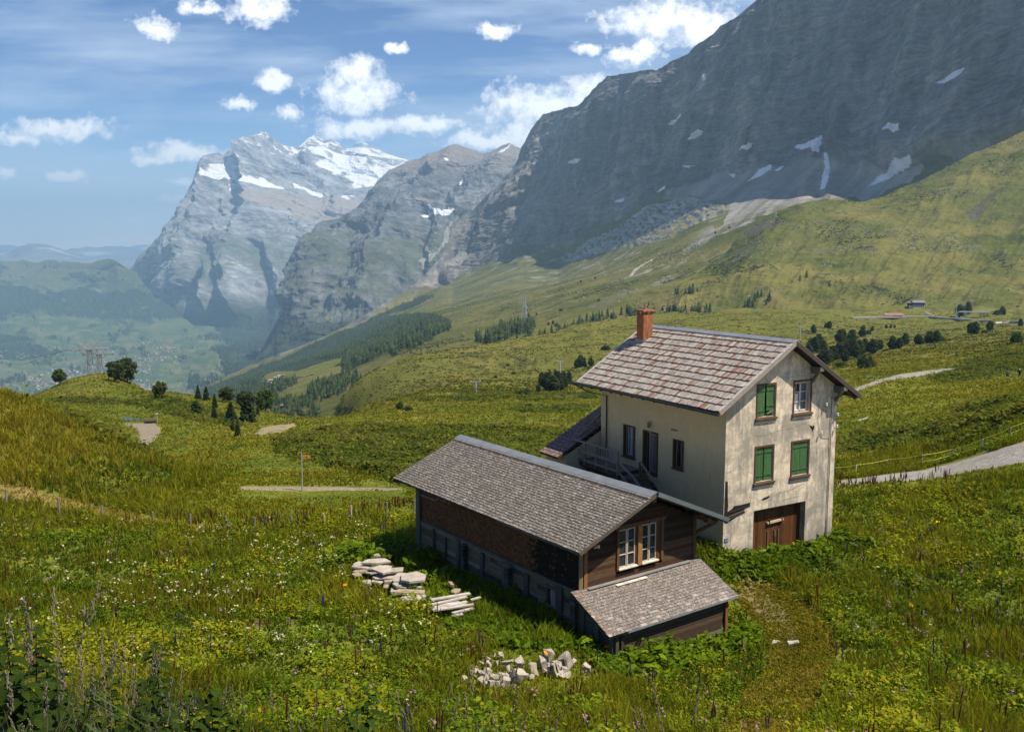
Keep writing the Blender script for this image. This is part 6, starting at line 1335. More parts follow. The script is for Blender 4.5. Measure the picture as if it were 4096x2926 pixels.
p = hit(2235, 717); s_ = px_h(p, 1); m = MB().col(.46, .44, .42); m.hexa([p + Vector(v) * s_ for v in ((-28, -2, -3), (28, -2, -3), (26, 18, -3), (-20, 18, -3), (-24, -2, 0), (26, -2, 1.5), (24, 18, 2.5), (-16, 18, 1.8))]); m.col(.6, .58, .56); m.hexa([p + Vector(v) * s_ for v in ((-12, -2.6, -2), (8, -2.6, -2), (8, -2.1, -2), (-12, -2.1, -2), (-12, -2.6, 4), (8, -2.6, 6), (8, -2.1, 6), (-12, -2.1, 4))]); tag(m.build('concrete_ramp', MAT['farwall']), 'pale concrete loading ramp at the right hand halt', 'ramp')
tm = MB().col(.30, .29, .28)
tp = [hit(x, y) for x, y in ((1890, 707), (1950, 706), (2010, 705), (2060, 704), (2110, 706), (2180, 712), (2273, 716))]
for a, b in zip(tp, tp[1:]): tm.bar(a + Vector((0, 0, .4)), b + Vector((0, 0, .4)), 4.5, 1.2)
tag(tm.build('railway_track', MAT['farwall']), kind='structure')
# alpine huts
for (x, y, w, c, lab) in ((614, 840, 11, (.30, .28, .25), 'small grey roofed hut, leftmost of the alp hamlet'), (622, 836, 9, (.36, .34, .31), 'tiny hut second in the row of the alp hamlet'), (630, 835, 10, (.20, .10, .07), 'reddish hut in the middle of the alp hamlet'), (638, 833, 11, (.42, .40, .37), 'pale roofed hut right end of the alp hamlet'), (615, 851, 13, (.48, .46, .43), 'white hut on the bend of the alp road'), (601, 846, 10, (.30, .22, .17), 'brown hut at the lower edge of the alp hamlet')):
    p = onsheet((E_P, E_px), x, y); s_ = px_h(p, 1); cottage(p, w * s_, 7 * s_, 2.6 * s_, 2.2 * s_, R(random.uniform(-15, 15)), lab, 'hut', 'huts of the alp hamlet', (.16, .10, .07), c, 'alpine_hut')
p = onsheet((E_P, E_px), 682, 866); s_ = px_h(p, 1); cottage(p, 38 * s_, 12 * s_, 3.5 * s_, 4 * s_, R(3), 'long low alp barn with wide grey roof on the meadow', 'barn', None, (.10, .08, .065), (.33, .29, .26), 'alp_barn')
m = MB().col(.62, .59, .54)
for path in ([(577, 846), (590, 849), (604, 853), (612, 856)], [(694, 832), (715, 834), (740, 838)], [(628, 903), (645, 895), (660, 891)]):
    pts = [onsheet((E_P, E_px), *q) + Vector((0, -2, 2.5)) for q in path]
    for a, b in zip(pts, pts[1:]): m.bar(a, b, 5, 1.5)
tag(m.build('alp_road', MAT['gravel']), kind='structure')
# village in the valley: every farmhouse an object, nothing in the photo tells them apart
protos = []
for i, (wc, rc_) in enumerate((((.55, .52, .47), (.17, .11, .085)), ((.20, .12, .08), (.25, .22, .20)), ((.60, .58, .55), (.24, .20, .18)))):
    m = MB().col(*wc); m.box(-6, 6, -5, 5, -4, 5); m.col(*rc_)
    for s in (-1, 1): m.hexa([(-7, 0, 8.4), (7, 0, 8.4), (7, s * 6.2, 4.4), (-7, s * 6.2, 4.4), (-7, 0, 9), (7, 0, 9), (7, s * 6.2, 5), (-7, s * 6.2, 5)])
    m.col(*wc); m.poly([(-6, -5, 5), (-6, 0, 8.3), (-6, 5, 5)]); m.poly([(6, 5, 5), (6, 0, 8.3), (6, -5, 5)])
    protos.append(m.build('village_house', MAT['farwall']))
used = [False] * 3; vr = random.Random(3)
VILL = [((150, 830), 52, 10, 46), ((100, 852), 34, 10, 26), ((60, 845), 30, 12, 8), ((215, 812), 44, 10, 26), ((255, 838), 36, 10, 22), ((300, 822), 46, 14, 34), ((330, 860), 44, 12, 44), ((375, 775), 28, 7, 26), ((360, 790), 40, 10, 20), ((330, 800), 34, 8, 16), ((240, 790), 60, 16, 12), ((330, 770), 60, 14, 12), ((420, 865), 34, 12, 8), ((60, 800), 60, 20, 6), ((200, 760), 110, 12, 10), ((470, 850), 30, 14, 6)]
ph = []
for (cx, cy_), sx, sy, k in VILL:
    for _ in range(k):
        x = vr.gauss(cx, sx * .5); y = vr.gauss(cy_, sy * .5)
        if x < 2: continue
        ph.append((x, y))
_vq = proj(V_P)
for i, (x, y) in enumerate(ph[:290]):
    d = (_vq[..., 0] - x) ** 2 + (_vq[..., 1] - y) ** 2; k = np.unravel_index(np.argmin(d), d.shape); P_ = Vector(V_P[k])
    j = vr.choice((0, 0, 1, 2, 2)); o = protos[j]
    if used[j]: o = o.copy(); COL.objects.link(o)
    used[j] = True; o.location = P_ + Vector((0, 0, 1)); o.rotation_euler = (0, 0, vr.uniform(0, 6.28)); s = vr.uniform(.8, 1.5); o.scale = (s * 1.15, s * 1.15, s)
    tag(o, 'tiny pale farmhouse among the valley meadows far below', 'house', 'village houses in the valley')
for j in range(3):
    if not used[j]: bpy.data.objects.remove(protos[j])
# ================================================================== NEAR OBJECTS
# signpost
p = hit(671, 1089); e = empty('signpost', p, R(8), 'thin grey signpost with an orange arrow board by the gravel path', 'signpost')
h = px_h(p, 88); m = MB().col(.42, .43, .43); m.tube([(0, 0, -.3), (0, 0, h)], .042, 8); m.build('pole', MAT['steel'], e)
m = MB().col(.60, .30, .03); m.hexa([(.05, -.02, h - .42), (.50, -.02, h - .42), (.50, .02, h - .42), (.05, .02, h - .42), (.05, -.02, h - .22), (.50, -.02, h - .22), (.50, .02, h - .22), (.05, .02, h - .22)]); m.poly([(.50, -.02, h - .42), (.60, -.02, h - .32), (.50, -.02, h - .22)]); m.poly([(.50, .02, h - .22), (.60, .02, h - .32), (.50, .02, h - .42)]); b_ = m.build('arrow_board', MAT['paint'], e)
m = MB().col(.04, .03, .02); m.box(.30, .36, -.024, -.021, h - .37, h - .27); m.box(.10, .26, -.024, -.021, h - .335, h - .315); m.build('board_mark', MAT['paint'], b_)
# wooden fence posts along the mown strip
FP = [(14, 1126, 1092), (133, 1141, 1111), (227, 1151, 1127), (340, 1162, 1140), (423, 1174, 1146), (501, 1176, 1150), (565, 1174, 1152), (648, 1166, 1149), (682, 1165, 1146), (721, 1170, 1144), (779, 1160, 1128), (858, 1152, 1121), (919, 1141, 1115)]
for i, (x, yb, yt) in enumerate(FP):
    p = hit(x, yb + 4); h = px_h(p, yb + 4 - yt) * 1.22; pale = i in (9, 10)
    m = MB(); m.col(*((.48, .36, .26) if pale else (.20, .185, .165))); a = Vector((random.uniform(-.04, .04), random.uniform(-.03, .03), 0)); m.tube([p + Vector((0, 0, -.4)), p + a * .5 + Vector((0, 0, h * .6)), p + a + Vector((0, 0, h))], [.062, .058, .052], 7)
    tag(m.build('fence_post', MAT['woodv']), f'{"fresh pale" if pale else "grey weathered"} wooden fence post in the meadow row, {ORD[i]} from the left', 'post', 'fence posts along the mown strip')
# electric fence on the right
FE = [(1855, 1036, 1056, 0), (1900, 1030, 1054, 1), (1973.5, 1018, 1040, 0), (2045, 1008, 1036, 0), (2113, 996, 1019, 0), (2180.5, 973, 996, 1), (2241, 948, 971, 0), (2300, 922, 946, 0)]
tops = []; e = empty('pasture_fence', hit(2045, 1036), 0, 'wire pasture fence with yellow tapes above the gravel path', 'fence'); eo = Vector(e.location)
for x, yt, yb, wh in FE:
    p = hit(x, yb) - eo; h = px_h(hit(x, yb), yb - yt); m = MB(); m.col(*((.75, .75, .74) if wh else (.22, .20, .17))); r = .035 if wh else .06; m.tube([p + Vector((0, 0, -.3)), p + Vector((0, 0, h))], r, 6); m.build('fence_post', MAT['paint'] if wh else MAT['woodv'], e); tops.append((p, h))
for f in (.97, .42):
    m = MB().col(.55, .48, .05)
    for (a, h1), (b, h2) in zip(tops, tops[1:]):
        a_ = a + Vector((0, 0, h1 * f)); b_ = b + Vector((0, 0, h2 * f)); m.tube([a_, a_.lerp(b_, .5) - Vector((0, 0, .05)), b_], .013, 4)
    m.build('tape', MAT['paint'], e)
# little electric fence posts on the pasture behind
for i, (x, yb, yt) in enumerate(((2175, 880, 867), (2209, 886, 872), (2258, 884, 868))):
    p = hit(x, yb); m = MB().col(.55, .47, .12); m.tube([p + Vector((0, 0, -.2)), p + Vector((0, 0, px_h(p, yb - yt)))], .05, 5); tag(m.build('marker_post', MAT['paint']), f'thin yellow marker post on the pasture, {ORD[i]} from the left', 'post', 'yellow marker posts')
# trough by the pond
p = hit(337, 940); e = empty('log_trough', p, R(15), 'hollowed log trough with spout post beside the pond path', 'trough')
m = MB().col(.085, .065, .05); m.tube([(-1.0, 0, .42), (.55, 0, .42)], .33, 10); m.build('trough', MAT['wood'], e); m = MB().col(.3, .26, .2); m.tube([(.75, 0, -.1), (.75, 0, 1.35)], .10, 7); m.col(.5, .48, .44); m.box(.6, .9, -.14, .14, 1.36, 1.5); m.build('spout_post', MAT['wood'], e)
m = MB().col(.16, .14, .12); m.box(-.8, -.6, -.35, .35, -.1, .2); m.box(.2, .4, -.35, .35, -.1, .2); m.build('support', MAT['wood'], e)
# rubble rocks
MAT['stone'] = attr_mat('pale_limestone', 5, 0.28, 0.92, 0.6, 0.03, None, 0.15, 0.0, (9, (.42, .34, .24), .58))
def stone(name, p, sx, sy, sz, rot, label, group, cat='rock', seed=0, col=(.37, .325, .26)):
    bm = bmesh.new(); rr = random.Random(seed)
    pts = [Vector((rr.uniform(-1, 1) * .5, rr.uniform(-1, 1) * .5, rr.uniform(-1, 1) * .5)) for _ in range(10)] + [(lambda d_: Vector(d_) * rr.uniform(.44, .6))(Vector((rr.gauss(0, 1), rr.gauss(0, 1), rr.gauss(0, 1))).normalized()) for _ in range(0)] + [Vector((sx_ * .42, sy_ * .42, sz_ * .42)) for sx_ in (-1, 1) for sy_ in (-1, 1) for sz_ in (-1, 1) if rr.random() < .45]
    for q in pts: bm.verts.new((q.x * sx, q.y * sy, q.z * sz))
    bmesh.ops.convex_hull(bm, input=bm.verts[:]); bmesh.ops.delete(bm, geom=[v for v in bm.verts if not v.link_faces], context='VERTS')
    bmesh.ops.subdivide_edges(bm, edges=bm.edges[:], cuts=1, use_grid_fill=True)
    for v in bm.verts: v.co += Vector((rr.gauss(0, 1) * sx, rr.gauss(0, 1) * sy, rr.gauss(0, 1) * sz)) * .035
    me = bpy.data.meshes.new(name); bm.to_mesh(me); bm.free(); ca = me.color_attributes.new('Col', 'FLOAT_COLOR', 'POINT'); v = rr.uniform(.85, 1.12); ca.data.foreach_set('color', np.tile([col[0] * v, col[1] * v, col[2] * v, 1], (len(me.vertices), 1)).astype(np.float32).ravel())
    me.materials.append(MAT['stone']); o = bpy.data.objects.new(name, me); COL.objects.link(o); o.location = p; o.rotation_euler = rot; return tag(o, label, cat, group)
_k = 620 / 2274
RK = [(670, 270, 70, 130), (640, 190, 50, 40), (735, 165, 75, 45), (760, 210, 60, 40), (565, 240, 60, 35), (565, 300, 80, 100), (460, 285, 60, 40), (360, 365, 110, 60), (440, 425, 100, 60), (350, 440, 90, 50), (540, 410, 110, 110), (655, 440, 140, 160), (760, 450, 120, 150), (840, 295, 150, 65), (850, 370, 100, 100), (895, 395, 60, 80), (1010, 310, 170, 150), (1000, 440, 170, 190), (1100, 430, 70, 90), (850, 480, 110, 60), (490, 520, 120, 90), (550, 495, 50, 50), (610, 545, 90, 120), (690, 560, 70, 80), (820, 540, 110, 110), (950, 560, 60, 150), (200, 510, 80, 80), (775, 590, 60, 60), (1210, 310, 90, 90), (1240, 380, 100, 90), (1350, 290, 140, 110), (1465, 200, 180, 130), (1660, 250, 180, 160), (1490, 360, 150, 170), (1590, 320, 130, 110), (1680, 385, 100, 100), (1600, 430, 120, 80), (1720, 440, 120, 50), (2010, 355, 110, 80), (1190, 460, 80, 50), (1390, 395, 60, 60), (1820, 250, 80, 50)]
for i, (x, y, w_, h_) in enumerate(sorted(RK)):
    big = ['small', 'middling', 'large'][0 if w_ * h_ < 4500 else 1 if w_ * h_ < 12000 else 2]
    heap = 'left rubble heap' if x < 1150 else 'right rubble heap'
    gy = (2580 + (y + h_ * .45) * _k) / KD; gx = (1800 + x * _k) / KD; p = hit(gx, gy + (4 if x < 1900 else 1)); s = KD / FPX * math.hypot(p.y, p.z) * 1.0; sw = w_ * _k / KD * s; shh = min(h_, .8 * w_ + 10) * _k / KD * s * 1.12
    rr = random.Random(i); lift = max(0.0, (430 - y) / 330.) * .30 if 400 < x < 1150 or 1280 < x < 1780 else .02
    stone('limestone_rock', p + Vector((0, 0, shh * .42 + lift * .6 + .06)), sw * 1.22, sw * rr.uniform(.7, 1.0) * 1.15, shh * 1.25, (rr.uniform(-.4, .4), rr.uniform(-.4, .4), rr.uniform(0, 3)), f'{big} pale limestone rock in the {heap}, {ORD[i] if i < 40 else "forty " + ORD[i - 40]} from the left', 'rubble rocks in front of the barn', seed=i + 30)
# stone slabs, stacked loosely in the weeds
_z = 600 / 2274
SL = [(300, 285, 110, 85, -.1, .05), (380, 320, 230, 60, .06, .12), (350, 370, 200, 60, .05, .0), (560, 225, 240, 40, .0, .12), (590, 265, 340, 60, .10, .30), (600, 190, 90, 50, .3, .4), (560, 345, 220, 70, .1, .14), (740, 335, 130, 60, -.15, .12), (520, 385, 160, 50, -.2, .02), (690, 430, 240, 100, .18, .45), (880, 425, 240, 70, .05, .40), (760, 485, 340, 60, .12, .22), (610, 530, 240, 70, -.25, .06), (800, 540, 160, 60, .1, .10), (950, 545, 180, 100, .1, .38), (1170, 545, 320, 130, -.35, .40), (1120, 590, 200, 70, -.5, .22), (950, 610, 200, 80, -.1, .24), (1000, 650, 120, 50, .1, .12), (870, 680, 160, 60, .0, .06), (1240, 630, 70, 90, .2, .1), (1120, 730, 420, 90, .08, .16), (1140, 795, 440, 60, .06, .04), (900, 755, 90, 50, .2, .02), (290, 420, 120, 50, -.5, .0), (460, 545, 140, 40, -.6, .0), (740, 600, 110, 40, 0, .0), (1720, 580, 60, 60, .5, .05), (1790, 680, 110, 70, -.3, .02)]
for i, (x, y, w_, d_, yaw, lift) in enumerate(sorted(SL)):
    gx = (1350 + x * _z) / KD; gy = (2200 + (y + 25) * _z) / KD; p = hit(gx, gy + 6 + lift * 26); s = KD / FPX * math.hypot(p.y, p.z); wd = w_ * _z / KD * s * 1.02; dd = max(.35, d_ * _z / KD * s / .40)
    bm = bmesh.new(); rr = random.Random(i + 5); n = rr.choice((4, 5, 6)); t = rr.uniform(.07, .12); ang = [2 * math.pi * (k + rr.uniform(-.2, .2)) / n + .78 for k in range(n)]
    low = [bm.verts.new((math.cos(a) * wd * .66 * rr.uniform(.85, 1.1), math.sin(a) * dd * .66 * rr.uniform(.85, 1.1), 0)) for a in ang]; hi_ = [bm.verts.new((v.co.x * .98, v.co.y * .98, t + rr.uniform(-.01, .015))) for v in low]
    bm.faces.new(low[::-1]); bm.faces.new(hi_)
    for k in range(n): bm.faces.new((low[k], low[(k + 1) % n], hi_[(k + 1) % n], hi_[k]))
    bmesh.ops.bevel(bm, geom=bm.edges[:], offset=.012, segments=1, affect='EDGES')
    me = bpy.data.meshes.new('stone_slab'); bm.to_mesh(me); bm.free(); c = rr.choice([(.33, .29, .235), (.31, .25, .175), (.38, .34, .29), (.35, .31, .26)])
    ca = me.color_attributes.new('Col', 'FLOAT_COLOR', 'POINT'); ca.data.foreach_set('color', np.tile([*c, 1], (len(me.vertices), 1)).astype(np.float32).ravel()); me.materials.append(MAT['stone'])
    o = bpy.data.objects.new('stone_slab', me); COL.objects.link(o); o.location = p + Vector((0, 0, lift + .30)); o.rotation_euler = (rr.uniform(-.10, .10), rr.uniform(-.12, .08), yaw + rr.uniform(-.1, .1))
    tag(o, f'{"long" if w_ > 200 else "short"} pale stone slab {"high on the stack" if lift > .25 else "low in the stack"} beside the barn, {ORD[i]} from the left', 'slab', 'stone slabs stacked in the weeds')
# pile of planks
PKS = [((1420, 870), (2010, 770), 2.2, .22), ((1430, 920), (1960, 800), 1.6, .16), ((1430, 950), (1760, 880), 1.4, .10), ((1440, 985), (1960, 850), 1.8, .10), ((1490, 990), (2060, 900), 1.6, .12), ((1740, 1010), (2060, 930), 1.4, .05), ((1740, 1045), (1900, 1010), 1.4, .02), ((2020, 840), (2165, 800), 1.3, .14), ((1640, 940), (1960, 880), 2.0, .06), ((1560, 905), (1850, 850), 2.0, .08)]
for i, (a, b, wf, lift) in enumerate(PKS):
    A = hit((1350 + a[0] * _z) / KD, (2200 + a[1] * _z) / KD + 9); B = hit((1350 + b[0] * _z) / KD, (2200 + b[1] * _z) / KD + 9); m = MB(); v = random.uniform(.85, 1.1); m.col(.40 * v, .365 * v, .32 * v)
    m.bar(A + Vector((0, 0, lift + .26)), B + Vector((0, 0, lift + .26)), .085 * wf, .05); tag(m.build('bleached_plank', MAT['wood']), f'bleached grey plank on the pile by the barn wall, {ORD[i]} from the back', 'plank', 'planks piled by the barn')
for i, (x, y) in enumerate(((1723, 1425), (1762, 1428))):
    p = hit(x, y); stone('flat_stone', p + Vector((0, 0, .03)), .62, .3, .12, (0, 0, .2), f'flat white stone on the worn track, {"left" if i == 0 else "right"} of two', 'flat stones on the track', seed=i + 90, col=(.46, .42, .37))
for i, (x, y, s) in enumerate(((1960, 888, .5), (2175, 868, .4), (2089, 826, .7), (1903, 1030 - 50, .3), (2054, 833, .9))):
    pass
b = MB().col(.62, .58, .52); p = hit(2195, 966 - 60); b.bar(hit(1905, 936) + Vector((0, 0, .15)), hit(1926, 931) + Vector((0, 0, .2)), .14, .1); tag(b.build('pale_log', MAT['wood']), 'pale barkless log lying in the shrubs right of the farmhouse', 'log')
# ------------------------------------------------------------------ hikers
MAT['cloth'] = attr_mat('cloth', 9, .12, .85); MAT['skin'] = flat_mat('skin', (.42, .25, .17), .6)
def hiker(p, yaw, label, shirt, short, hat, hair, arms):
    e = empty('person', p, yaw, label, 'person', None)
    J = {'pel': (0, 0, .95), 'wai': (0, 0, 1.10), 'che': (0, .01, 1.32), 'nec': (0, 0, 1.50), 'hea': (0, -.02, 1.60), 'top': (0, -.015, 1.76),
         'hl': (.10, 0, .92), 'kl': (.11, -.16, .50), 'al': (.11, .0, .09), 'tl': (.11, -.16, .03), 'hr': (-.10, 0, .92), 'kr': (-.11, .03, .48), 'ar': (-.11, .24, .10), 'tr': (-.11, .12, .02),
         'sl': (.19, .01, 1.42), 'el': arms[0], 'wl': arms[1], 'sr': (-.19, .01, 1.42), 'er': arms[2], 'wr': arms[3]}
    rad = {'pel': .145, 'wai': .13, 'che': .155, 'nec': .055, 'hea': .095, 'top': .075, 'hl': .09, 'kl': .062, 'al': .042, 'tl': .036, 'hr': .09, 'kr': .062, 'ar': .042, 'tr': .036, 'sl': .06, 'el': .042, 'wl': .032, 'sr': .06, 'er': .042, 'wr': .032}
    Ed = [('pel', 'wai'), ('wai', 'che'), ('che', 'nec'), ('nec', 'hea'), ('hea', 'top'), ('pel', 'hl'), ('hl', 'kl'), ('kl', 'al'), ('al', 'tl'), ('pel', 'hr'), ('hr', 'kr'), ('kr', 'ar'), ('ar', 'tr'), ('che', 'sl'), ('sl', 'el'), ('el', 'wl'), ('che', 'sr'), ('sr', 'er'), ('er', 'wr')]
    # hands: palm and five fingers
    for s, wn in ((1, 'wl'), (-1, 'wr')):
        wv = Vector(J[wn]); d = (wv - Vector(J['el' if s > 0 else 'er'])).normalized(); pn = 'p' + wn; J[pn] = tuple(wv + d * .07); rad[pn] = .034; Ed.append((wn, pn))
        for k in range(4): J[pn + str(k)] = tuple(wv + d * (.15 + .012 * (k in (1, 2))) + Vector((0, (k - 1.5) * .022, 0))); rad[pn + str(k)] = .009; Ed.append((pn, pn + str(k)))
        J[pn + 't'] = tuple(wv + d * .09 + Vector((0, -.055, .0))); rad[pn + 't'] = .010; Ed.append((pn, pn + 't'))
    names = list(J); me = bpy.data.meshes.new('body'); me.from_pydata([J[n] for n in names], [(names.index(a), names.index(b)) for a, b in Ed], []); o = bpy.data.objects.new('body', me); COL.objects.link(o)
    sk = o.modifiers.new('skin', 'SKIN'); sk.use_smooth_shade = True
    for i, n in enumerate(names): me.skin_vertices[0].data[i].radius = (rad[n], rad[n] * (.8 if n in ('che', 'wai', 'pel') else 1)); me.skin_vertices[0].data[i].use_root = (n == 'pel')
    o.modifiers.new('sub', 'SUBSURF').levels = 1; o.modifiers['sub'].render_levels = 1
    dg = bpy.context.evaluated_depsgraph_get(); m2 = bpy.data.meshes.new_from_object(o.evaluated_get(dg)); bpy.data.objects.remove(o)
    ca = m2.color_attributes.new('Col', 'FLOAT_COLOR', 'POINT')
    for i, v in enumerate(m2.vertices): ca.data[i].color = (.45, .27, .18, 1) if v.co.z > .13 else (.04, .035, .03, 1)
    m2.materials.clear(); m2.materials.append(MAT['cloth']); b_ = bpy.data.objects.new('body', m2); COL.objects.link(b_); b_.parent = e
    def shell(name, col, test, grow):
        bm = bmesh.new(); bm.from_mesh(m2); bmesh.ops.delete(bm, geom=[f for f in bm.faces if not test(f.calc_center_median())], context='FACES'); bm.normal_update()
        for v in bm.verts: v.co += v.normal * grow
        mm = bpy.data.meshes.new(name); bm.to_mesh(mm); bm.free(); c = mm.color_attributes.get('Col'); c.data.foreach_set('color', np.tile([*col, 1], (len(mm.vertices), 1)).astype(np.float32).ravel()); mm.materials.append(MAT['cloth']); q = bpy.data.objects.new(name, mm); COL.objects.link(q); q.parent = e
    shell('shirt', shirt, lambda c: .93 < c.z < 1.49 and abs(c.x) < .30, .016); shell('shorts', short, lambda c: .50 < c.z < .99 and abs(c.x) < .21, .02)
    if hat: shell('sun_hat', hat, lambda c: c.z > 1.67, .02)
    else: shell('hair', hair, lambda c: c.z > 1.66 or (c.z > 1.58 and c.y > 0.02), .012)
    f = MB().col(.03, .02, .02)
    for x in (.033, -.033): f.box(x - .012, x + .012, -.125, -.105, 1.635, 1.652)
    f.col(.40, .22, .15); f.hexa([(-.012, -.135, 1.60), (.012, -.135, 1.60), (.012, -.1, 1.60), (-.012, -.1, 1.60), (-.006, -.118, 1.645), (.006, -.118, 1.645), (.006, -.1, 1.645), (-.006, -.1, 1.645)]); f.col(.3, .1, .09); f.box(-.022, .022, -.115, -.1, 1.565, 1.575); f.build('face', MAT['cloth'], e)
    return e
p = hit(2236, 842); h1 = hiker(p, R(170), 'hiker in a teal shirt and dark shorts walking over the pasture', (.06, .22, .24), (.02, .02, .025), None, (.05, .035, .025), ((.26, .04, 1.17), (.25, -.10, .96), (-.27, .06, 1.17), (-.27, .0, .93))); h1.scale = (1.05,) * 3
p = hit(2262.5, 840); hiker(p, R(150), 'hiker dressed in black with a white sun hat on the pasture', (.02, .018, .02), (.02, .02, .025), (.8, .78, .74), None, ((.25, -.02, 1.18), (.12, -.24, 1.12), (-.25, -.02, 1.18), (-.12, -.24, 1.12)))
# ================================================================== MEADOW
MAT['grass'] = leaf_mat('grass_blade', 0.4, 0.6, 0.2, 0.35, (1.24, 1.22, 0.50))
MAT['petal'] = leaf_mat('petal', 0.25, 0.7, 0.1, 2.0)
VR = np.random.default_rng(77)
def inside_local(x, y, O, yaw, x0, x1, y0, y1):
    c, s = math.cos(yaw), math.sin(yaw); dx = x - O.x; dy = y - O.y; lx = dx * c + dy * s; ly = -dx * s + dy * c
    return (lx > x0) & (lx < x1) & (ly > y0) & (ly < y1)
def built(x, y, m=0.0):
    return inside_local(x, y, HO, HYAW, -m - .0, W_ + m, -m, L_ + m) | inside_local(x, y, HO, HYAW, -2.2, 7.1, 9.2, 11.1) | inside_local(x, y, BO, BYAW, -m - .12, BW + m, -m, BL + m) | inside_local(x, y, BO, BYAW, -.05, 5.8, -1.95, 0)
def scatter(n, y0, y1, pw=1.0, umax=0.70):
    Y = y0 + (y1 - y0) * VR.random(n) ** pw; X = VR.uniform(-umax, umax, n) * Y
    k = ~built(X, Y); X, Y = X[k], Y[k]; Z = gz(X, Y); P = np.stack([X, Y, Z], -1); q = proj(P)
    k = (q[:, 0] > -260) & (q[:, 0] < 2560) & (q[:, 1] < 1720); return P[k], q[k]
def masks(q, P):
    j1 = fbm(np.stack([P[:, 0] / 1.6, P[:, 1] / 1.6, 0 * P[:, 0]], -1) + 3, 3); x = q[:, 0] + j1 * 16; y = q[:, 1] + j1 * 9
    path = np.zeros(len(P), bool)
    for po in (PATH_R, PATHF, PATHL, PATH2): path |= inpoly(q[:, 0] + j1 * 8, q[:, 1] + 1 + j1 * 6, po)
    return dict(path=path, track=inpoly(x, y, TRACK), gravel=inpoly(x, y, GRAVELT), hay=inpoly(x, y, HAY), clear=inpoly(x, y, [(1030, 1462), (1100, 1446), (1280, 1440), (1325, 1500), (1300, 1550), (1040, 1556)]) | inpoly(x, y, [(780, 1250), (870, 1245), (960, 1300), (950, 1350), (860, 1345), (780, 1285)]) | inpoly(x, y, [(950, 1350), (1060, 1330), (1080, 1345), (980, 1390)]),
                verge=inpoly(q[:, 0], q[:, 1] - 9, PATH_R) | inpoly(q[:, 0], q[:, 1] - 20, PATH_R) | inpoly(q[:, 0], q[:, 1] - 8, PATHF) | inpoly(q[:, 0], q[:, 1] - 15, PATHF) | (inpoly(q[:, 0] + 14, q[:, 1] - 10, TRACK) | inpoly(q[:, 0] - 16, q[:, 1] - 10, TRACK) | inpoly(q[:, 0], q[:, 1] - 16, TRACK)) & ~inpoly(x, y, TRACK),
                lawn=inpoly(x, y, [(470, 1075), (540, 1066), (900, 1066), (930, 1150), (860, 1135), (760, 1140), (640, 1150), (500, 1150), (420, 1130), (360, 1100)]) | inpoly(x, y, [(480, 1075), (520, 1050), (560, 1000), (640, 1010), (760, 1045), (880, 1066), (880, 1078), (540, 1078)]),
                hill=(P[:, 1] > 47.5) & (P[:, 1] < 90) & (x < 470 + (1110 - y) * .1) & (y < 1125) & ~inpoly(x, y, HAY),
                lush=inside_local(P[:, 0], P[:, 1], BO, BYAW, -4.2 + j1 * .8, -.1, -1.5, 14) | inside_local(P[:, 0], P[:, 1], BO, BYAW, -1.5, 6.8, -3.6 + j1 * .5, -1.9) | inside_local(P[:, 0], P[:, 1], HO, HYAW, -2.5, W_ + .8, -2.2 + j1, 0))
def pal(cols, k): return np.array(cols)[k]
# ---- grass blades
def blades(P, H, Wd, col, per, spread, lean=.35):
    n = len(P); i = np.repeat(np.arange(n), per); m = len(i)
    b = P[i] + np.stack([VR.normal(0, 1, m) * spread, VR.normal(0, 1, m) * spread, np.zeros(m)], -1) * (H[i] / .35)[:, None]
    h = H[i] * VR.uniform(.55, 1.15, m); a = VR.uniform(0, 6.283, m); wv = np.stack([np.cos(a), np.sin(a), 0 * a], -1) * (Wd[i] * VR.uniform(.7, 1.3, m))[:, None]
    l = VR.normal(0, lean, (m, 2)) * h[:, None]; t = b + np.stack([l[:, 0], l[:, 1], h], -1); mid = b + np.stack([l[:, 0] * .3, l[:, 1] * .3, h * .6], -1)
    V = np.stack([b - wv, b + wv, mid + wv * .8, t, mid - wv * .8], 1); V = V.reshape(-1, 3); o = np.arange(m)[:, None] * 5
    F = np.concatenate([o + [0, 1, 2], o + [0, 2, 4], o + [4, 2, 3]])
    c = col[i] * VR.uniform(.75, 1.25, (m, 1)); C = np.repeat(c, 5, 0).reshape(m, 5, 3)
    return V, F, C.reshape(-1, 3)
P, q = scatter(90000, 19.5, 66, 1.0); M = masks(q, P); keep = ~M['path'] & ~(M['gravel'] & (VR.random(len(P)) < .75)); P, q = P[keep], q[keep]; M = {k: v[keep] for k, v in M.items()}
n1 = fbm(np.stack([P[:, 0] / 6, P[:, 1] / 6, 0 * P[:, 0]], -1) + 11, 4); n2 = fbm(np.stack([P[:, 0] / 1.5, P[:, 1] / 1.5, 0 * P[:, 0]], -1) + 21, 3); r = VR.random(len(P))
H = VR.uniform(.16, .46, len(P)) * np.clip(1 + 1.1 * n1 + .9 * n2, .35, 2.2); H[M['lawn']] *= .32; H[M['track']] = VR.uniform(.05, .12, M['track'].sum()); H[M['hay']] *= .35; H[M['hill']] *= 1.25
Wd = .008 + .00035 * P[:, 1] * VR.uniform(.6, 1.5, len(P))
G = [(.062, .100, .012), (.095, .130, .014), (.145, .158, .020), (.175, .185, .024), (.140, .115, .040), (.060, .085, .018)]
sel = np.clip(((n1 * 1.6 + n2 * .7 + r * 1.1 - .15) * 2.4 + .8), 0, 3).astype(int); sel[(VR.random(len(P)) < .12 + .22 * np.clip(n2 + .1, 0, 1))] = 4; sel[(n1 + .5 * n2 < -.22) & (r < .6)] = 5
H[M['clear']] = VR.uniform(.08, .24, M['clear'].sum()); H[M['verge']] *= .3; col = pal(G, sel)
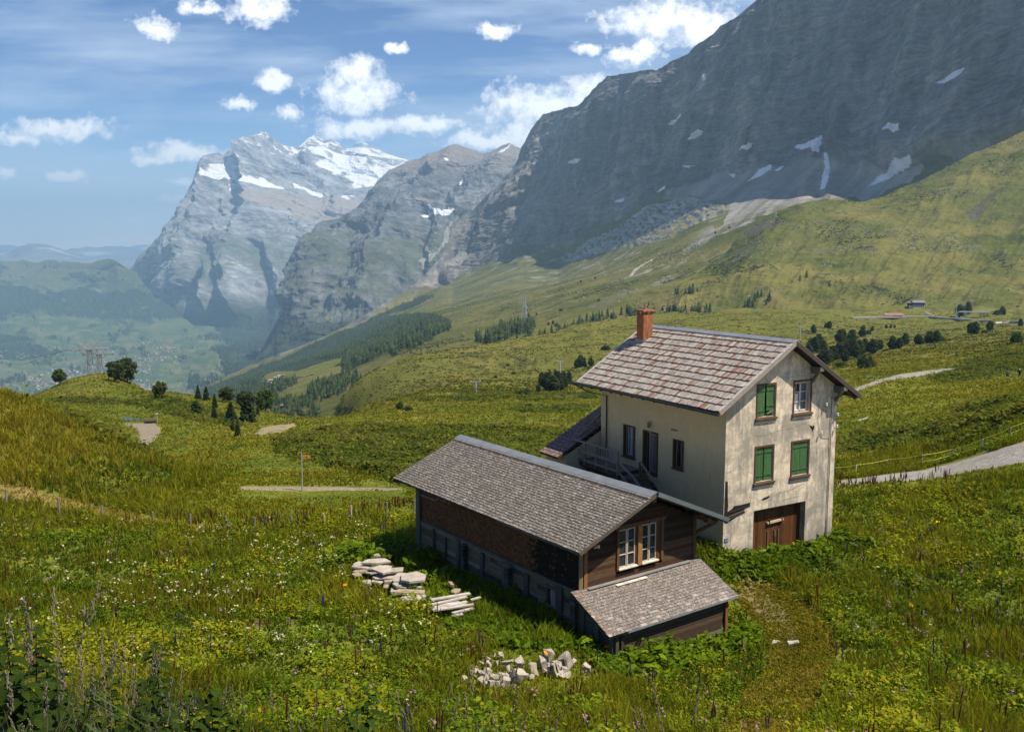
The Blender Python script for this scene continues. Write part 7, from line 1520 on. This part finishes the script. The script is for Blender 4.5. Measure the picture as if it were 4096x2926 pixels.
gold = M['hill'] & (VR.random(len(P)) < np.clip(.62 - (q[:, 0] - 200) / 600 + n1 * .6 + (1000 - q[:, 1]) / 300, .06, .92)); col[gold] = pal([(.215, .185, .042), (.185, .155, .036), (.185, .18, .034)], VR.integers(0, 3, gold.sum()))
col[M['hay']] = np.array([.27, .21, .085]); col[M['lush']] = col[M['lush']] * np.array([.8, 1.0, .8]); col[M['lawn']] = col[M['lawn']] * .55 + np.array([.085, .075, .006]); tr_ = M['track']; col[tr_] = col[tr_] * .3 + np.array([.085, .080, .014])
V, F, C = blades(P, H, Wd, col, 5, .07)
Pt = np.array([hit(x_, y_) for x_, y_ in np.stack([VR.uniform(1590, 1850, 60), VR.uniform(1285, 1640, 60)], -1)]); lo_, hi_ = Pt.min(0), Pt.max(0); n_ = 26000; X = VR.uniform(lo_[0], hi_[0], n_); Y = VR.uniform(lo_[1], hi_[1], n_); Pt = np.stack([X, Y, gz(X, Y)], -1); qt = proj(Pt); Mt = masks(qt, Pt); kt = Mt['track'] & ~built(X, Y) & ~(Mt['gravel'] & (VR.random(n_) < .6)); Pt = Pt[kt]; m_ = len(Pt); nt_ = fbm(np.stack([Pt[:, 0], Pt[:, 1], 0 * Pt[:, 0]], -1) + 5, 3); V2, F2, C2 = blades(Pt, VR.uniform(.05, .11, m_), np.full(m_, .022), pal([(.15, .15, .022), (.20, .17, .04), (.23, .175, .065), (.12, .13, .018)], np.clip((nt_ + VR.random(m_)) * 2, 0, 3).astype(int)), 5, .09, .6); F = np.concatenate([F, F2 + len(V)]); V = np.concatenate([V, V2]); C = np.concatenate([C, C2])
tag(npmesh('meadow_grass', V, F, MAT['grass'], C), kind='stuff')
# ---- broad leaved herbs
def leaves(P, size, hgt, col, per, spread):
    n = len(P); i = np.repeat(np.arange(n), per); m = len(i)
    s = size[i] * VR.uniform(.55, 1.3, m); c = P[i] + np.stack([VR.normal(0, 1, m) * spread[i], VR.normal(0, 1, m) * spread[i], hgt[i] * VR.uniform(.25, 1.1, m)], -1)
    a = VR.uniform(0, 6.283, m); tl = VR.normal(0, .45, m); t2 = VR.normal(0, .4, m)
    d1 = np.stack([np.cos(a) * np.cos(tl), np.sin(a) * np.cos(tl), np.sin(tl)], -1) * s[:, None]; d2 = np.stack([-np.sin(a) * np.cos(t2), np.cos(a) * np.cos(t2), np.sin(t2)], -1) * (s * VR.uniform(.5, .85, m))[:, None]
    dn = np.array([0, 0, -1.]) * (s * .25)[:, None]
    V = np.stack([c - d1, c - d2 * .8 - d1 * .25, c + d2 * 0 , c + d2 * .8 - d1 * .25, c + d1 * 1.05 + dn, c - d2 * .62 + d1 * .5, c + d2 * .62 + d1 * .5], 1)
    o = np.arange(m)[:, None] * 7; F = np.concatenate([o + [0, 1, 5, 2], o + [0, 2, 6, 3], o + [2, 5, 4, 6]])
    C = np.repeat(col[i] * VR.uniform(.7, 1.3, (m, 1)), 7, 0); return V.reshape(-1, 3), F, C
P, q = scatter(78000, 19.5, 60, 1.05); M = masks(q, P); M['gravel'] = M['gravel'] | (M['clear'] & (VR.random(len(P)) < .97)) | (M['verge'] & (VR.random(len(P)) < .85)); n1 = fbm(np.stack([P[:, 0] / 4.5, P[:, 1] / 4.5, 0 * P[:, 0]], -1) + 31, 4); n2 = fbm(np.stack([P[:, 0] / 1.2, P[:, 1] / 1.2, 0 * P[:, 0]], -1) + 41, 3)
keep = ~M['path'] & ~M['gravel'] & ~(M['lawn'] | M['hay']) & ~(M['track'] & (VR.random(len(P)) < .93)) & ~(M['hill'] & (VR.random(len(P)) < .8)) & ((n1 * .7 + 1.1 * n2 > -.05) | (VR.random(len(P)) < .10) | M['lush'])
P, q, n1, n2 = P[keep], q[keep], n1[keep], n2[keep]; M = {k: v[keep] for k, v in M.items()}
lush = M['lush']; size = VR.uniform(.03, .07, len(P)) * (1 + .7 * np.clip(n2, -.3, 1)); size[lush] = VR.uniform(.07, .17, lush.sum()); hgt = VR.uniform(.15, .42, len(P)) * np.clip(1 + 1.3 * n2 + .8 * n1, .5, 2.2); spread = VR.uniform(.07, .17, len(P))
G = [(.045, .090, .009), (.075, .130, .011), (.120, .175, .014), (.200, .215, .018), (.260, .215, .020), (.060, .072, .020)]
r = VR.random(len(P)); sel = np.clip((n1 * 1.8 + n2 * 1.0 + r * 1.2 - .3) * 2.2 + .8, 0, 3).astype(int); sel[(VR.random(len(P)) < .035)] = 4; sel[(n1 < -.1) & (r < .4)] = 5; sel[lush & (sel > 2)] = 1
col = pal(G, sel)
V, F, C = leaves(P, size, hgt, col, 5, spread); tag(npmesh('meadow_herbs', V, F, MAT['leaf'], C), kind='stuff')
# ---- grass and dwarf shrubs further out
P, q = scatter(118000, 62, 300, 1.25); M = masks(q, P); keep = ~M['path']; P, q = P[keep], q[keep]; M = {k: v[keep] for k, v in M.items()}
sh = np.zeros(len(P), bool); jn = fbm(np.stack([P[:, 0] / 5, P[:, 1] / 5, 0 * P[:, 0]], -1) + 51, 4); pn = fbm(np.stack([P[:, 0] / 12, P[:, 1] / 12, 0 * P[:, 0]], -1) + 61, 4)
for po in SHRUBS: sh |= inpoly(q[:, 0] + jn * 26, q[:, 1] + jn * 12, po)
sh &= (jn + pn > -.25) | (VR.random(len(P)) < .25)
scr = inpoly(q[:, 0], q[:, 1], SCREE1) | inpoly(q[:, 0], q[:, 1], SCREE2)
g = ~sh & ~scr & (q[:, 1] > 700); Pg = P[g]; n1 = jn[g]; H = VR.uniform(.12, .30, g.sum()) * (.8 + Pg[:, 1] / 400); H[M['lawn'][g]] *= .5; Wd = .02 + .00045 * Pg[:, 1]
G = [(.14, .15, .028), (.19, .18, .040), (.235, .205, .055), (.26, .215, .065), (.09, .10, .024)]
sel = np.clip((n1 + pn[g] * .8 + VR.random(len(Pg)) * .9) * 2.3 + .3, 0, 3).astype(int); sel[(VR.random(len(Pg)) < .12)] = 4
col = pal(G, sel); hl = M['hill'][g]; hl = hl & (VR.random(len(hl)) < .5); col[hl] = np.array([.18, .155, .034]); H[hl] *= 1.4
V, F, C = blades(Pg, H, Wd, col, 3, .16, .5); tag(npmesh('pasture_grass', V, F, MAT['grass'], C), kind='stuff')
Pq, qq = scatter(80000, 260, 860, 1.1); kk = (qq[:, 1] > 690) & ~inpoly(qq[:, 0], qq[:, 1], PATH2); Pq, qq = Pq[kk], qq[kk]; nn = fbm(np.stack([Pq[:, 0] / 24, Pq[:, 1] / 40, 0 * Pq[:, 0]], -1) + 91, 5, .6); sel = np.clip((nn * 1.4 + VR.random(len(Pq)) * 1.1) * 2.2 + .4, 0, 3).astype(int)
V, F, C = blades(Pq, VR.uniform(.25, .6, len(Pq)), VR.uniform(.12, .4, len(Pq)), pal([(.045, .058, .018), (.085, .092, .022), (.13, .12, .03), (.185, .155, .048)], sel), 3, .35, .8); tag(npmesh('hill_tussocks', V, F, MAT['grass'], C), kind='stuff')
Ps = P[sh]; k = VR.random(len(Ps)) < np.clip(150 / Ps[:, 1], .4, 1); Ps = Ps[k]; jj = jn[sh][k]
# extra shrub density
e = Ps[VR.integers(0, len(Ps), len(Ps) * 2)] + np.concatenate([VR.normal(0, .8, (len(Ps) * 2, 2)), np.zeros((len(Ps) * 2, 1))], 1); e[:, 2] = gz(e[:, 0], e[:, 1]); Ps = np.concatenate([Ps, e]); qq = proj(Ps)
k = ~(inpoly(qq[:, 0], qq[:, 1], PATH_R) | inpoly(qq[:, 0], qq[:, 1], PATH2) | inpoly(qq[:, 0], qq[:, 1], PATHF)) & ~built(Ps[:, 0], Ps[:, 1], .3); Ps = Ps[k]
bl = fbm(np.stack([Ps[:, 0] / 2.2, Ps[:, 1] / 2.2, 0 * Ps[:, 0]], -1) + 71, 3); hg = .22 + .75 * np.clip(bl + .25, 0, .8); col = pal([(.048, .070, .016), (.072, .096, .020), (.105, .122, .026), (.088, .068, .046)], np.clip((bl + VR.random(len(Ps)) * .8) * 2.6 + .3, 0, 3).astype(int))
V, F, C = leaves(Ps, VR.uniform(.07, .15, len(Ps)) * (1 + Ps[:, 1] / 160), hg, col, 5, VR.uniform(.15, .35, len(Ps))); tag(npmesh('dwarf_shrubs', V, F, MAT['leaf'], C), kind='stuff')
# ---- flowers
def discs(P, r, col, n=6, tilt=.35):
    m = len(P); a = np.linspace(0, 2 * math.pi, n, endpoint=False); tx = VR.normal(0, tilt, m); ty = VR.normal(0, tilt, m)
    rim = np.stack([np.cos(a)[None] * r[:, None], np.sin(a)[None] * r[:, None], (np.cos(a)[None] * tx[:, None] + np.sin(a)[None] * ty[:, None]) * r[:, None] - .25 * r[:, None]], -1) * VR.uniform(.75, 1.2, (m, n, 1)) + P[:, None]
    V = np.concatenate([rim, P[:, None]], 1); o = np.arange(m)[:, None] * (n + 1); F = np.concatenate([o + [k, (k + 1) % n, n] for k in range(n)]); return V.reshape(-1, 3), F, np.repeat(col, n + 1, 0)
def spikes(P, h, r, col):
    m = len(P); V = []; F = []; o = 0
    a = VR.uniform(0, 6.28, m); l = VR.normal(0, .07, (m, 2)) * h[:, None]
    for lev, rr_ in ((.42, .35), (.62, 1), (.85, .75), (1.0, .1)):
        for k in range(4): V.append(P + np.stack([np.cos(a + k * 1.571) * r * rr_ + l[:, 0] * lev, np.sin(a + k * 1.571) * r * rr_ + l[:, 1] * lev, h * lev], -1))
    V = np.stack(V, 1); o = np.arange(m)[:, None] * 16
    for lv in range(3):
        for k in range(4): F.append(o + [lv * 4 + k, lv * 4 + (k + 1) % 4, lv * 4 + 4 + (k + 1) % 4, lv * 4 + 4 + k])
    return V.reshape(-1, 3), np.concatenate(F), np.repeat(col, 16, 0)
P, q = scatter(10500, 19.5, 58, 1.0); M = masks(q, P); nf = fbm(np.stack([P[:, 0] / 3.5, P[:, 1] / 3.5, 0 * P[:, 0]], -1) + 81, 4)
ok = ~(M['path'] | M['lawn'] | M['hay'] | M['track'] | M['hill'] | M['lush']) & (q[:, 1] > 1165) & (P[:, 0] < 30)
wgt = np.clip(1.25 - np.abs(q[:, 0] - 560) / 520, .05, 1) * np.clip(1.3 - np.abs(q[:, 1] - 1310) / 190, .06, 1); k = ok & (VR.random(len(P)) < wgt * np.clip(.25 + 2.6 * nf, .02, 1) * .85)
Pf = P[k] + np.array([0, 0, 1]) * VR.uniform(.42, .72, k.sum())[:, None]; Pf = np.concatenate([Pf] + [Pf + np.concatenate([VR.normal(0, .07, (len(Pf), 2)), VR.normal(0, .03, (len(Pf), 1))], 1) for _ in range(2)])
V, F, C = discs(Pf, VR.uniform(.018, .045, len(Pf)), np.array([.56, .55, .34])[None] * VR.uniform(.7, 1.1, (len(Pf), 1))); tag(npmesh('white_umbel_flowers', V, F, MAT['petal'], C), kind='stuff')
k2 = ok & (VR.random(len(P)) < .045 * np.clip(.6 + nf, .1, 1)); B = P[k2]; Pf = np.concatenate([B + np.concatenate([VR.normal(0, .07, (len(B), 2)), VR.uniform(.5, .75, (len(B), 1))], 1) for _ in range(7)])
V, F, C = discs(Pf, VR.uniform(.018, .038, len(Pf)), pal([(.30, .16, .23), (.36, .20, .24), (.22, .12, .26)], VR.integers(0, 3, len(Pf)))); tag(npmesh('mauve_flowers', V, F, MAT['petal'], C), kind='stuff')
k3 = ok & (VR.random(len(P)) < .012); B = P[k3]; B = np.concatenate([B, B + np.concatenate([VR.normal(0, .16, (len(B), 2)), np.zeros((len(B), 1))], 1)]); V, F, C = spikes(B, VR.uniform(.6, 1.0, len(B)), VR.uniform(.014, .026, len(B)), np.tile([.05, .042, .13], (len(B), 1))); tag(npmesh('blue_flower_spikes', V, F, MAT['petal'], C), kind='stuff')
okd = ~(M['path'] | M['lawn'] | M['hay'] | M['track'] | M['lush']); row = (np.abs(q[:, 1] - np.interp(q[:, 0], [400, 700, 900], [1172, 1166, 1135])) < 10) & (q[:, 0] > 380) & (q[:, 0] < 900); row2 = inpoly(q[:, 0], q[:, 1], [(1860, 1078), (2120, 1072), (2120, 1090), (1860, 1098)])
k4 = (okd & (VR.random(len(P)) < .022)) | (row & (VR.random(len(P)) < .6)) | (row2 & (VR.random(len(P)) < .95)); B = P[k4]; B = np.concatenate([B, B + np.concatenate([VR.normal(0, .18, (len(B), 2)), np.zeros((len(B), 1))], 1)]); V, F, C = spikes(B, VR.uniform(.55, 1.05, len(B)), VR.uniform(.016, .034, len(B)), pal([(.11, .035, .018), (.15, .06, .028), (.075, .03, .018)], VR.integers(0, 3, len(B)))); tag(npmesh('rusty_dock_stalks', V, F, MAT['petal'], C), kind='stuff')
k5 = (okd & (VR.random(len(P)) < .005)); B = P[k5]; n_ = len(B); V, F, C = leaves(B, np.full(n_, .10), np.full(n_, .5), pal([(.62, .26, .02), (.55, .36, .03), (.60, .20, .03)], VR.integers(0, 3, n_)), 2, np.full(n_, .09)); tag(npmesh('orange_withered_leaves', V, F, MAT['leaf'], C), kind='stuff')
# ---- foreground plants rising from the slope under the camera
def nettle(seed, mat):
    r = random.Random(seed); mb = MB(); mb.col(.030, .042, .014); mb.tube([(0, 0, -.05), (.02, .01, .5), (.0, .03, .97)], [.0065, .005, .002], 5); st = mb.build('stem', mat); V = []; F = []; C = []
    for i in range(24):
        h = .22 + .77 * (i / 23) ** .95; L = .18 * (1.12 - h) ** .55 + .02; base = i * 1.571 * .5 + r.uniform(-.3, .3)
        for s in (0, 1):
            a = base + s * math.pi; dr = Vector((math.cos(a), math.sin(a), 0)); sd = Vector((-math.sin(a), math.cos(a), 0)); o = len(V); l = L * r.uniform(.8, 1.15); dp = r.uniform(.35, .9)
            for t, wd in ((.08, .02), (.25, .20), (.5, .23), (.78, .13), (1.0, .0)):
                z = h + l * (.25 * t - dp * t * t); c = dr * l * t + Vector((0, .03 * h, z))
                V += [c - sd * wd * l + Vector((0, 0, .02 * l)), c, c + sd * wd * l + Vector((0, 0, .02 * l))]
            v = r.uniform(.7, 1.3)
            for _ in range(15): C.append((.026 * v, .048 * v, .013 * v))
            for k in range(4): F += [(o + k * 3, o + k * 3 + 1, o + k * 3 + 4, o + k * 3 + 3), (o + k * 3 + 1, o + k * 3 + 2, o + k * 3 + 5, o + k * 3 + 4)]
    lf = npmesh('leaf', V, F, MAT['leaf'], C); r_ = (st.data, lf.data)
    for o in (st, lf): bpy.data.objects.remove(o)
    return r_
def stalks(seed, mat, seedhead):
    r = random.Random(seed); mb = MB()
    for i in range(9):
        a = r.uniform(0, 6.28); l = r.uniform(.05, .30); h = r.uniform(.7, 1.0); mb.col(.06, .075, .022) if r.random() < .6 else mb.col(.13, .11, .06); mb.tube([(0, 0, -.04), (math.cos(a) * l * .3, math.sin(a) * l * .3, h * .6), (math.cos(a) * l, math.sin(a) * l, h)], [.003, .0022, .001], 4)
    for i in range(12):
        a = r.uniform(0, 6.28); l = r.uniform(.15, .4); h = r.uniform(.3, .7); d = Vector((math.cos(a), math.sin(a), 0)); s = Vector((-math.sin(a), math.cos(a), 0)) * .006; mb.col(.04, .06, .015); p = [Vector((0, 0, 0)), d * l * .4 + Vector((0, 0, h)), d * l + Vector((0, 0, h * .8))]
        mb.poly([p[0] - s, p[0] + s, p[1] + s, p[1] - s]); mb.poly([p[1] - s, p[1] + s, p[2]])
    b = mb.build('blade', mat); m2 = MB()
    for i in range(5 if seedhead else 0):
        a = r.uniform(0, 6.28); l = r.uniform(.05, .25); c = Vector((math.cos(a) * l, math.sin(a) * l, r.uniform(.75, 1.0))); d = Vector((math.cos(a) * .25, math.sin(a) * .25, 1)).normalized(); m2.col(.16, .135, .09)
        for k in range(16):
            t = k / 16; q_ = c + d * (t * .16) + Vector((r.uniform(-1, 1), r.uniform(-1, 1), 0)) * .010 * (1 - t * .6); m2.bar(q_, q_ + d * .018 + Vector((r.uniform(-.006, .006), r.uniform(-.006, .006), 0)), .005)
    s_ = m2.build('seed_head', mat) if seedhead else None; out = (b.data, s_.data if s_ else None)
    for o in (b, s_):
        if o: bpy.data.objects.remove(o)
    return out
MAT['stalk'] = attr_mat('dry_stalk', 20, .25, .8)
NP = [nettle(i, MAT['stalk']) for i in range(4)]; SP = [stalks(i, MAT['stalk'], True) for i in range(4)]
NT_ = [(12, 1372, 4.6), (40, 1350, 5.0), (70, 1395, 4.4), (98, 1418, 5.0), (120, 1470, 4.2), (30, 1440, 3.7), (8, 1500, 3.6), (80, 1500, 3.8), (150, 1520, 4.4), (205, 1500, 5.0), (250, 1480, 5.4), (300, 1500, 5.2), (353, 1420, 5.8), (335, 1505, 5.0), (385, 1520, 5.2), (420, 1530, 5.4), (456, 1508, 5.8), (180, 1570, 4.2), (270, 1560, 4.6), (320, 1575, 4.6), (400, 1580, 4.8), (480, 1570, 5.2), (520, 1590, 5.2), (799, 1512, 5.9), (560, 1598, 5.0), (60, 1570, 3.6), (130, 1585, 3.8), (790, 1590, 5.2)]
for i, (x, y, Y) in enumerate(sorted(NT_)):
    T = at(x, y, Y); zg = float(gz(T[0], Y)); h = max(.5, T[2] - zg); e = empty('nettle_plant', (T[0], Y, zg), random.uniform(0, 6.28), f'tall dark nettle in the near foreground, {ORD[i]} from the left', 'plant', 'nettles in the foreground'); e.scale = (h * .95, h * .95, h); e.rotation_euler[0] = random.uniform(-.08, .08)
    for nme, me in zip(('stem', 'leaf'), NP[i % 4]): o = bpy.data.objects.new(nme, me); COL.objects.link(o); o.parent = e
ST_ = [(235, 1452, 4.6), (285, 1466, 5.0), (175, 1490, 4.2), (110, 1360, 4.0), (330, 1540, 5.0), (215, 1530, 4.2), (260, 1545, 4.4), (375, 1560, 5.0), (90, 1540, 3.4), (440, 1555, 5.4), (947, 1566, 5.6), (1073, 1542, 5.8), (1514, 1550, 6.0), (620, 1590, 5.4), (40, 1480, 3.4), (295, 1590, 4.4), (700, 1600, 5.4), (1150, 1605, 5.4)]
for i, (x, y, Y) in enumerate(sorted(ST_)):
    T = at(x, y, Y); zg = float(gz(T[0], Y)); h = max(.5, T[2] - zg); e = empty('tall_grass', (T[0], Y, zg), random.uniform(0, 6.28), f'tall seeding grass clump in the near foreground, {ORD[i]} from the left', 'grass', 'tall grass in the foreground'); e.scale = (h, h, h)
    for nme, me in zip(('blade', 'seed_head'), SP[i % 4]): o = bpy.data.objects.new(nme, me); COL.objects.link(o); o.parent = e
# ================================================================== LIGHT, SKY, AIR, CAMERA
SUN_AZ, SUN_EL = R(110.4), R(60.5)
SD = Vector((math.sin(SUN_AZ) * math.cos(SUN_EL), math.cos(SUN_AZ) * math.cos(SUN_EL), math.sin(SUN_EL)))
sl = bpy.data.lights.new('sun', 'SUN'); sl.energy = 5.0; sl.angle = R(0.53); sl.color = (1.0, 0.91, 0.76)
so = bpy.data.objects.new('sun', sl); COL.objects.link(so); so.rotation_euler = SD.to_track_quat('Z', 'Y').to_euler()
w = bpy.data.worlds.new('World'); sc.world = w; w.use_nodes = True; nt = w.node_tree; nt.nodes.clear(); N = NT(nt)
wo = N.n('ShaderNodeOutputWorld'); bg = N.n('ShaderNodeBackground'); N.l(bg.outputs[0], wo.inputs['Surface'])
sky = N.n('ShaderNodeTexSky'); sky.sky_type = 'NISHITA'; sky.sun_disc = False; sky.sun_elevation = SUN_EL; sky.sun_rotation = SUN_AZ; sky.altitude = 2000; sky.air_density = 1.2; sky.dust_density = 0.3; sky.ozone_density = 6.0
SKYS = 0.09
bg.inputs['Strength'].default_value = SKYS
tc = N.n('ShaderNodeTexCoord'); sep = N.n('ShaderNodeSeparateXYZ'); N.l(tc.outputs['Generated'], sep.inputs[0])
yy = N.math('MAXIMUM', sep.outputs[1], 0.02)
cb = N.n('ShaderNodeCombineXYZ'); N.l(N.math('DIVIDE', sep.outputs[0], yy), cb.inputs[0]); N.l(N.math('DIVIDE', sep.outputs[2], yy), cb.inputs[1])
def vm(op, a, b):
    m = N.n('ShaderNodeVectorMath', operation=op)
    for i, v in enumerate((a, b)):
        if hasattr(v, 'links'): N.l(v, m.inputs[i])
        else: m.inputs[i].default_value = v
    return m.outputs[1] if op == 'LENGTH' else m.outputs[0]
def tex(scale, det, rough, st=(1, 1, 1), off=(0, 0, 0)):
    mp = N.n('ShaderNodeMapping'); mp.inputs['Scale'].default_value = st; mp.inputs['Location'].default_value = off; N.l(cb.outputs[0], mp.inputs[0])
    t = N.n('ShaderNodeTexNoise'); t.inputs['Scale'].default_value = scale; t.inputs['Detail'].default_value = det; t.inputs['Roughness'].default_value = rough; N.l(mp.outputs[0], t.inputs['Vector']); return t
n1 = tex(26, 8, 0.62); wv = vm('MULTIPLY', vm('SUBTRACT', n1.outputs['Color'], (0.5, 0.5, 0.5)), (0.05, 0.035, 0)); uvw = vm('ADD', cb.outputs[0], wv)
# cumulus: centre x, centre y, half width, half height (layout px)
CLOUDS = [(575, 20, 75, 34), (450, 16, 40, 14), (335, 60, 58, 20), (795, 165, 58, 44), (790, 208, 105, 40), (612, 183, 36, 24), (530, 228, 40, 13), (640, 248, 30, 14), (800, 280, 120, 26), (930, 272, 120, 16), (1205, 235, 140, 54), (1080, 306, 90, 22), (1330, 200, 80, 40), (1195, 300, 130, 36), (1500, 45, 160, 40), (1570, 70, 90, 40), (1440, 105, 40, 28), (1395, 130, 50, 20), (1310, 104, 34, 13), (1098, 65, 45, 18), (880, 108, 28, 14), (120, 285, 130, 26), (40, 305, 80, 16), (400, 340, 120, 24), (330, 352, 60, 16), (150, 390, 42, 14), (395, 408, 38, 10), (380, 440, 40, 8), (310, 490, 38, 12), (20, 385, 26, 14)]
best = None
for (x, y, a, b) in CLOUDS:
    u, v = ray(x, y); s = KD / FPX / CT
    q = vm('MULTIPLY', vm('SUBTRACT', uvw, (float(u), float(v), 0)), (1 / (a * s * 1.12), 1 / (b * s * 1.12), 0))
    d = N.math('SUBTRACT', 1.0, vm('LENGTH', q, (0, 0, 0)))
    best = d if best is None else N.math('MAXIMUM', best, d)
n2 = tex(60, 8, 0.65); n3 = tex(14, 5, .55, (1, 1.5, 1), (3, 1, 0))
dens = N.math('ADD', best, N.math('MULTIPLY', N.math('SUBTRACT', n2.outputs[0], 0.5), 2.0))
dens = N.math('ADD', dens, N.math('MULTIPLY', N.math('SUBTRACT', n3.outputs[0], 0.5), 0.9))
mask = N.ramp(dens, [(0.0, (0, 0, 0)), (0.22, (.34, .34, .34)), (0.72, (1, 1, 1))])
mask = N.math('MULTIPLY', mask, 0.93)
ci1 = tex(3.2, 7, 0.62, (0.55, 3.4, 1), (0.3, 0.2, 0)); ci2 = tex(9, 6, .6, (.5, 3.2, 1), (1.3, .7, 0))
cir = N.math('ADD', N.math('MULTIPLY', ci1.outputs[0], 0.7), N.math('MULTIPLY', ci2.outputs[0], 0.3))
cirm = N.ramp(cir, [(0.455, (0, 0, 0)), (0.67, (0.72, 0.72, 0.72))])
fr = N.ramp(sep.outputs[1], [(0.02, (0, 0, 0)), (0.12, (1, 1, 1))])
shade = N.ramp(N.math('ADD', N.math('MULTIPLY', n2.outputs[0], 0.5), N.math('MULTIPLY', dens, 0.5)), [(0.12, (0.55, 0.60, 0.68)), (0.46, (0.95, 0.95, 0.95))])
CB = 1 / SKYS
tint = N.ramp(sep.outputs[2], [(0.0, (2.6, 2.2, 1.85)), (0.05, (1.9, 1.65, 1.42)), (0.11, (.80, .92, 1.06)), (0.17, (.42, .59, .84)), (0.30, (.25, .42, .68)), (0.6, (.32, .50, .80))])
skyc = N.mix(N.mix(sky.outputs[0], tint, 1.0, 'MULTIPLY'), (0.66 * CB, 0.74 * CB, 0.84 * CB), N.math('MULTIPLY', cirm, fr))
cl = N.mix(shade, (CB * 1.3, CB * 1.27, CB * 1.22), 1.0, 'MULTIPLY')
N.l(N.mix(skyc, cl, N.math('MULTIPLY', mask, fr)), bg.inputs['Color'])
w.cycles.sampling_method = 'MANUAL'; w.cycles.sample_map_resolution = 512
# haze box
HZ = MB(); HZ.box(-31500, 3500, -130, 33500, -1500, 1790)
m, nt, out = newmat('haze'); N = NT(nt)
pv = N.n('ShaderNodeVolumePrincipled'); pv.inputs['Color'].default_value = (0.46, 0.72, 0.98, 1); pv.inputs['Density'].default_value = 7.4e-5; pv.inputs['Anisotropy'].default_value = 0.25
N.l(pv.outputs[0], out.inputs['Volume'])
hz = HZ.build('haze', m); tag(hz, kind='stuff')
cam = bpy.data.cameras.new('camera'); co = bpy.data.objects.new('camera', cam); COL.objects.link(co)
co.location = (0, 0, 0); co.rotation_euler = (R(90) - TH, 0, 0); cam.sensor_width = 36; cam.lens = FPX / 4096 * 36; cam.clip_start = 0.1; cam.clip_end = 90000
sc.camera = co
sc.view_settings.view_transform = 'Standard'; sc.view_settings.look = 'None'; sc.view_settings.exposure = 0.55; sc.view_settings.gamma = 1.0
cy = sc.cycles
cy.max_bounces = 6; cy.diffuse_bounces = 3; cy.glossy_bounces = 2; cy.transmission_bounces = 4; cy.transparent_max_bounces = 6; cy.volume_bounces = 1
cy.use_adaptive_sampling = True; cy.adaptive_threshold = 0.01; cy.use_denoising = True; cy.denoiser = 'OPENIMAGEDENOISE'; cy.denoising_input_passes = 'RGB_ALBEDO_NORMAL'
cy.caustics_reflective = False; cy.caustics_refractive = False
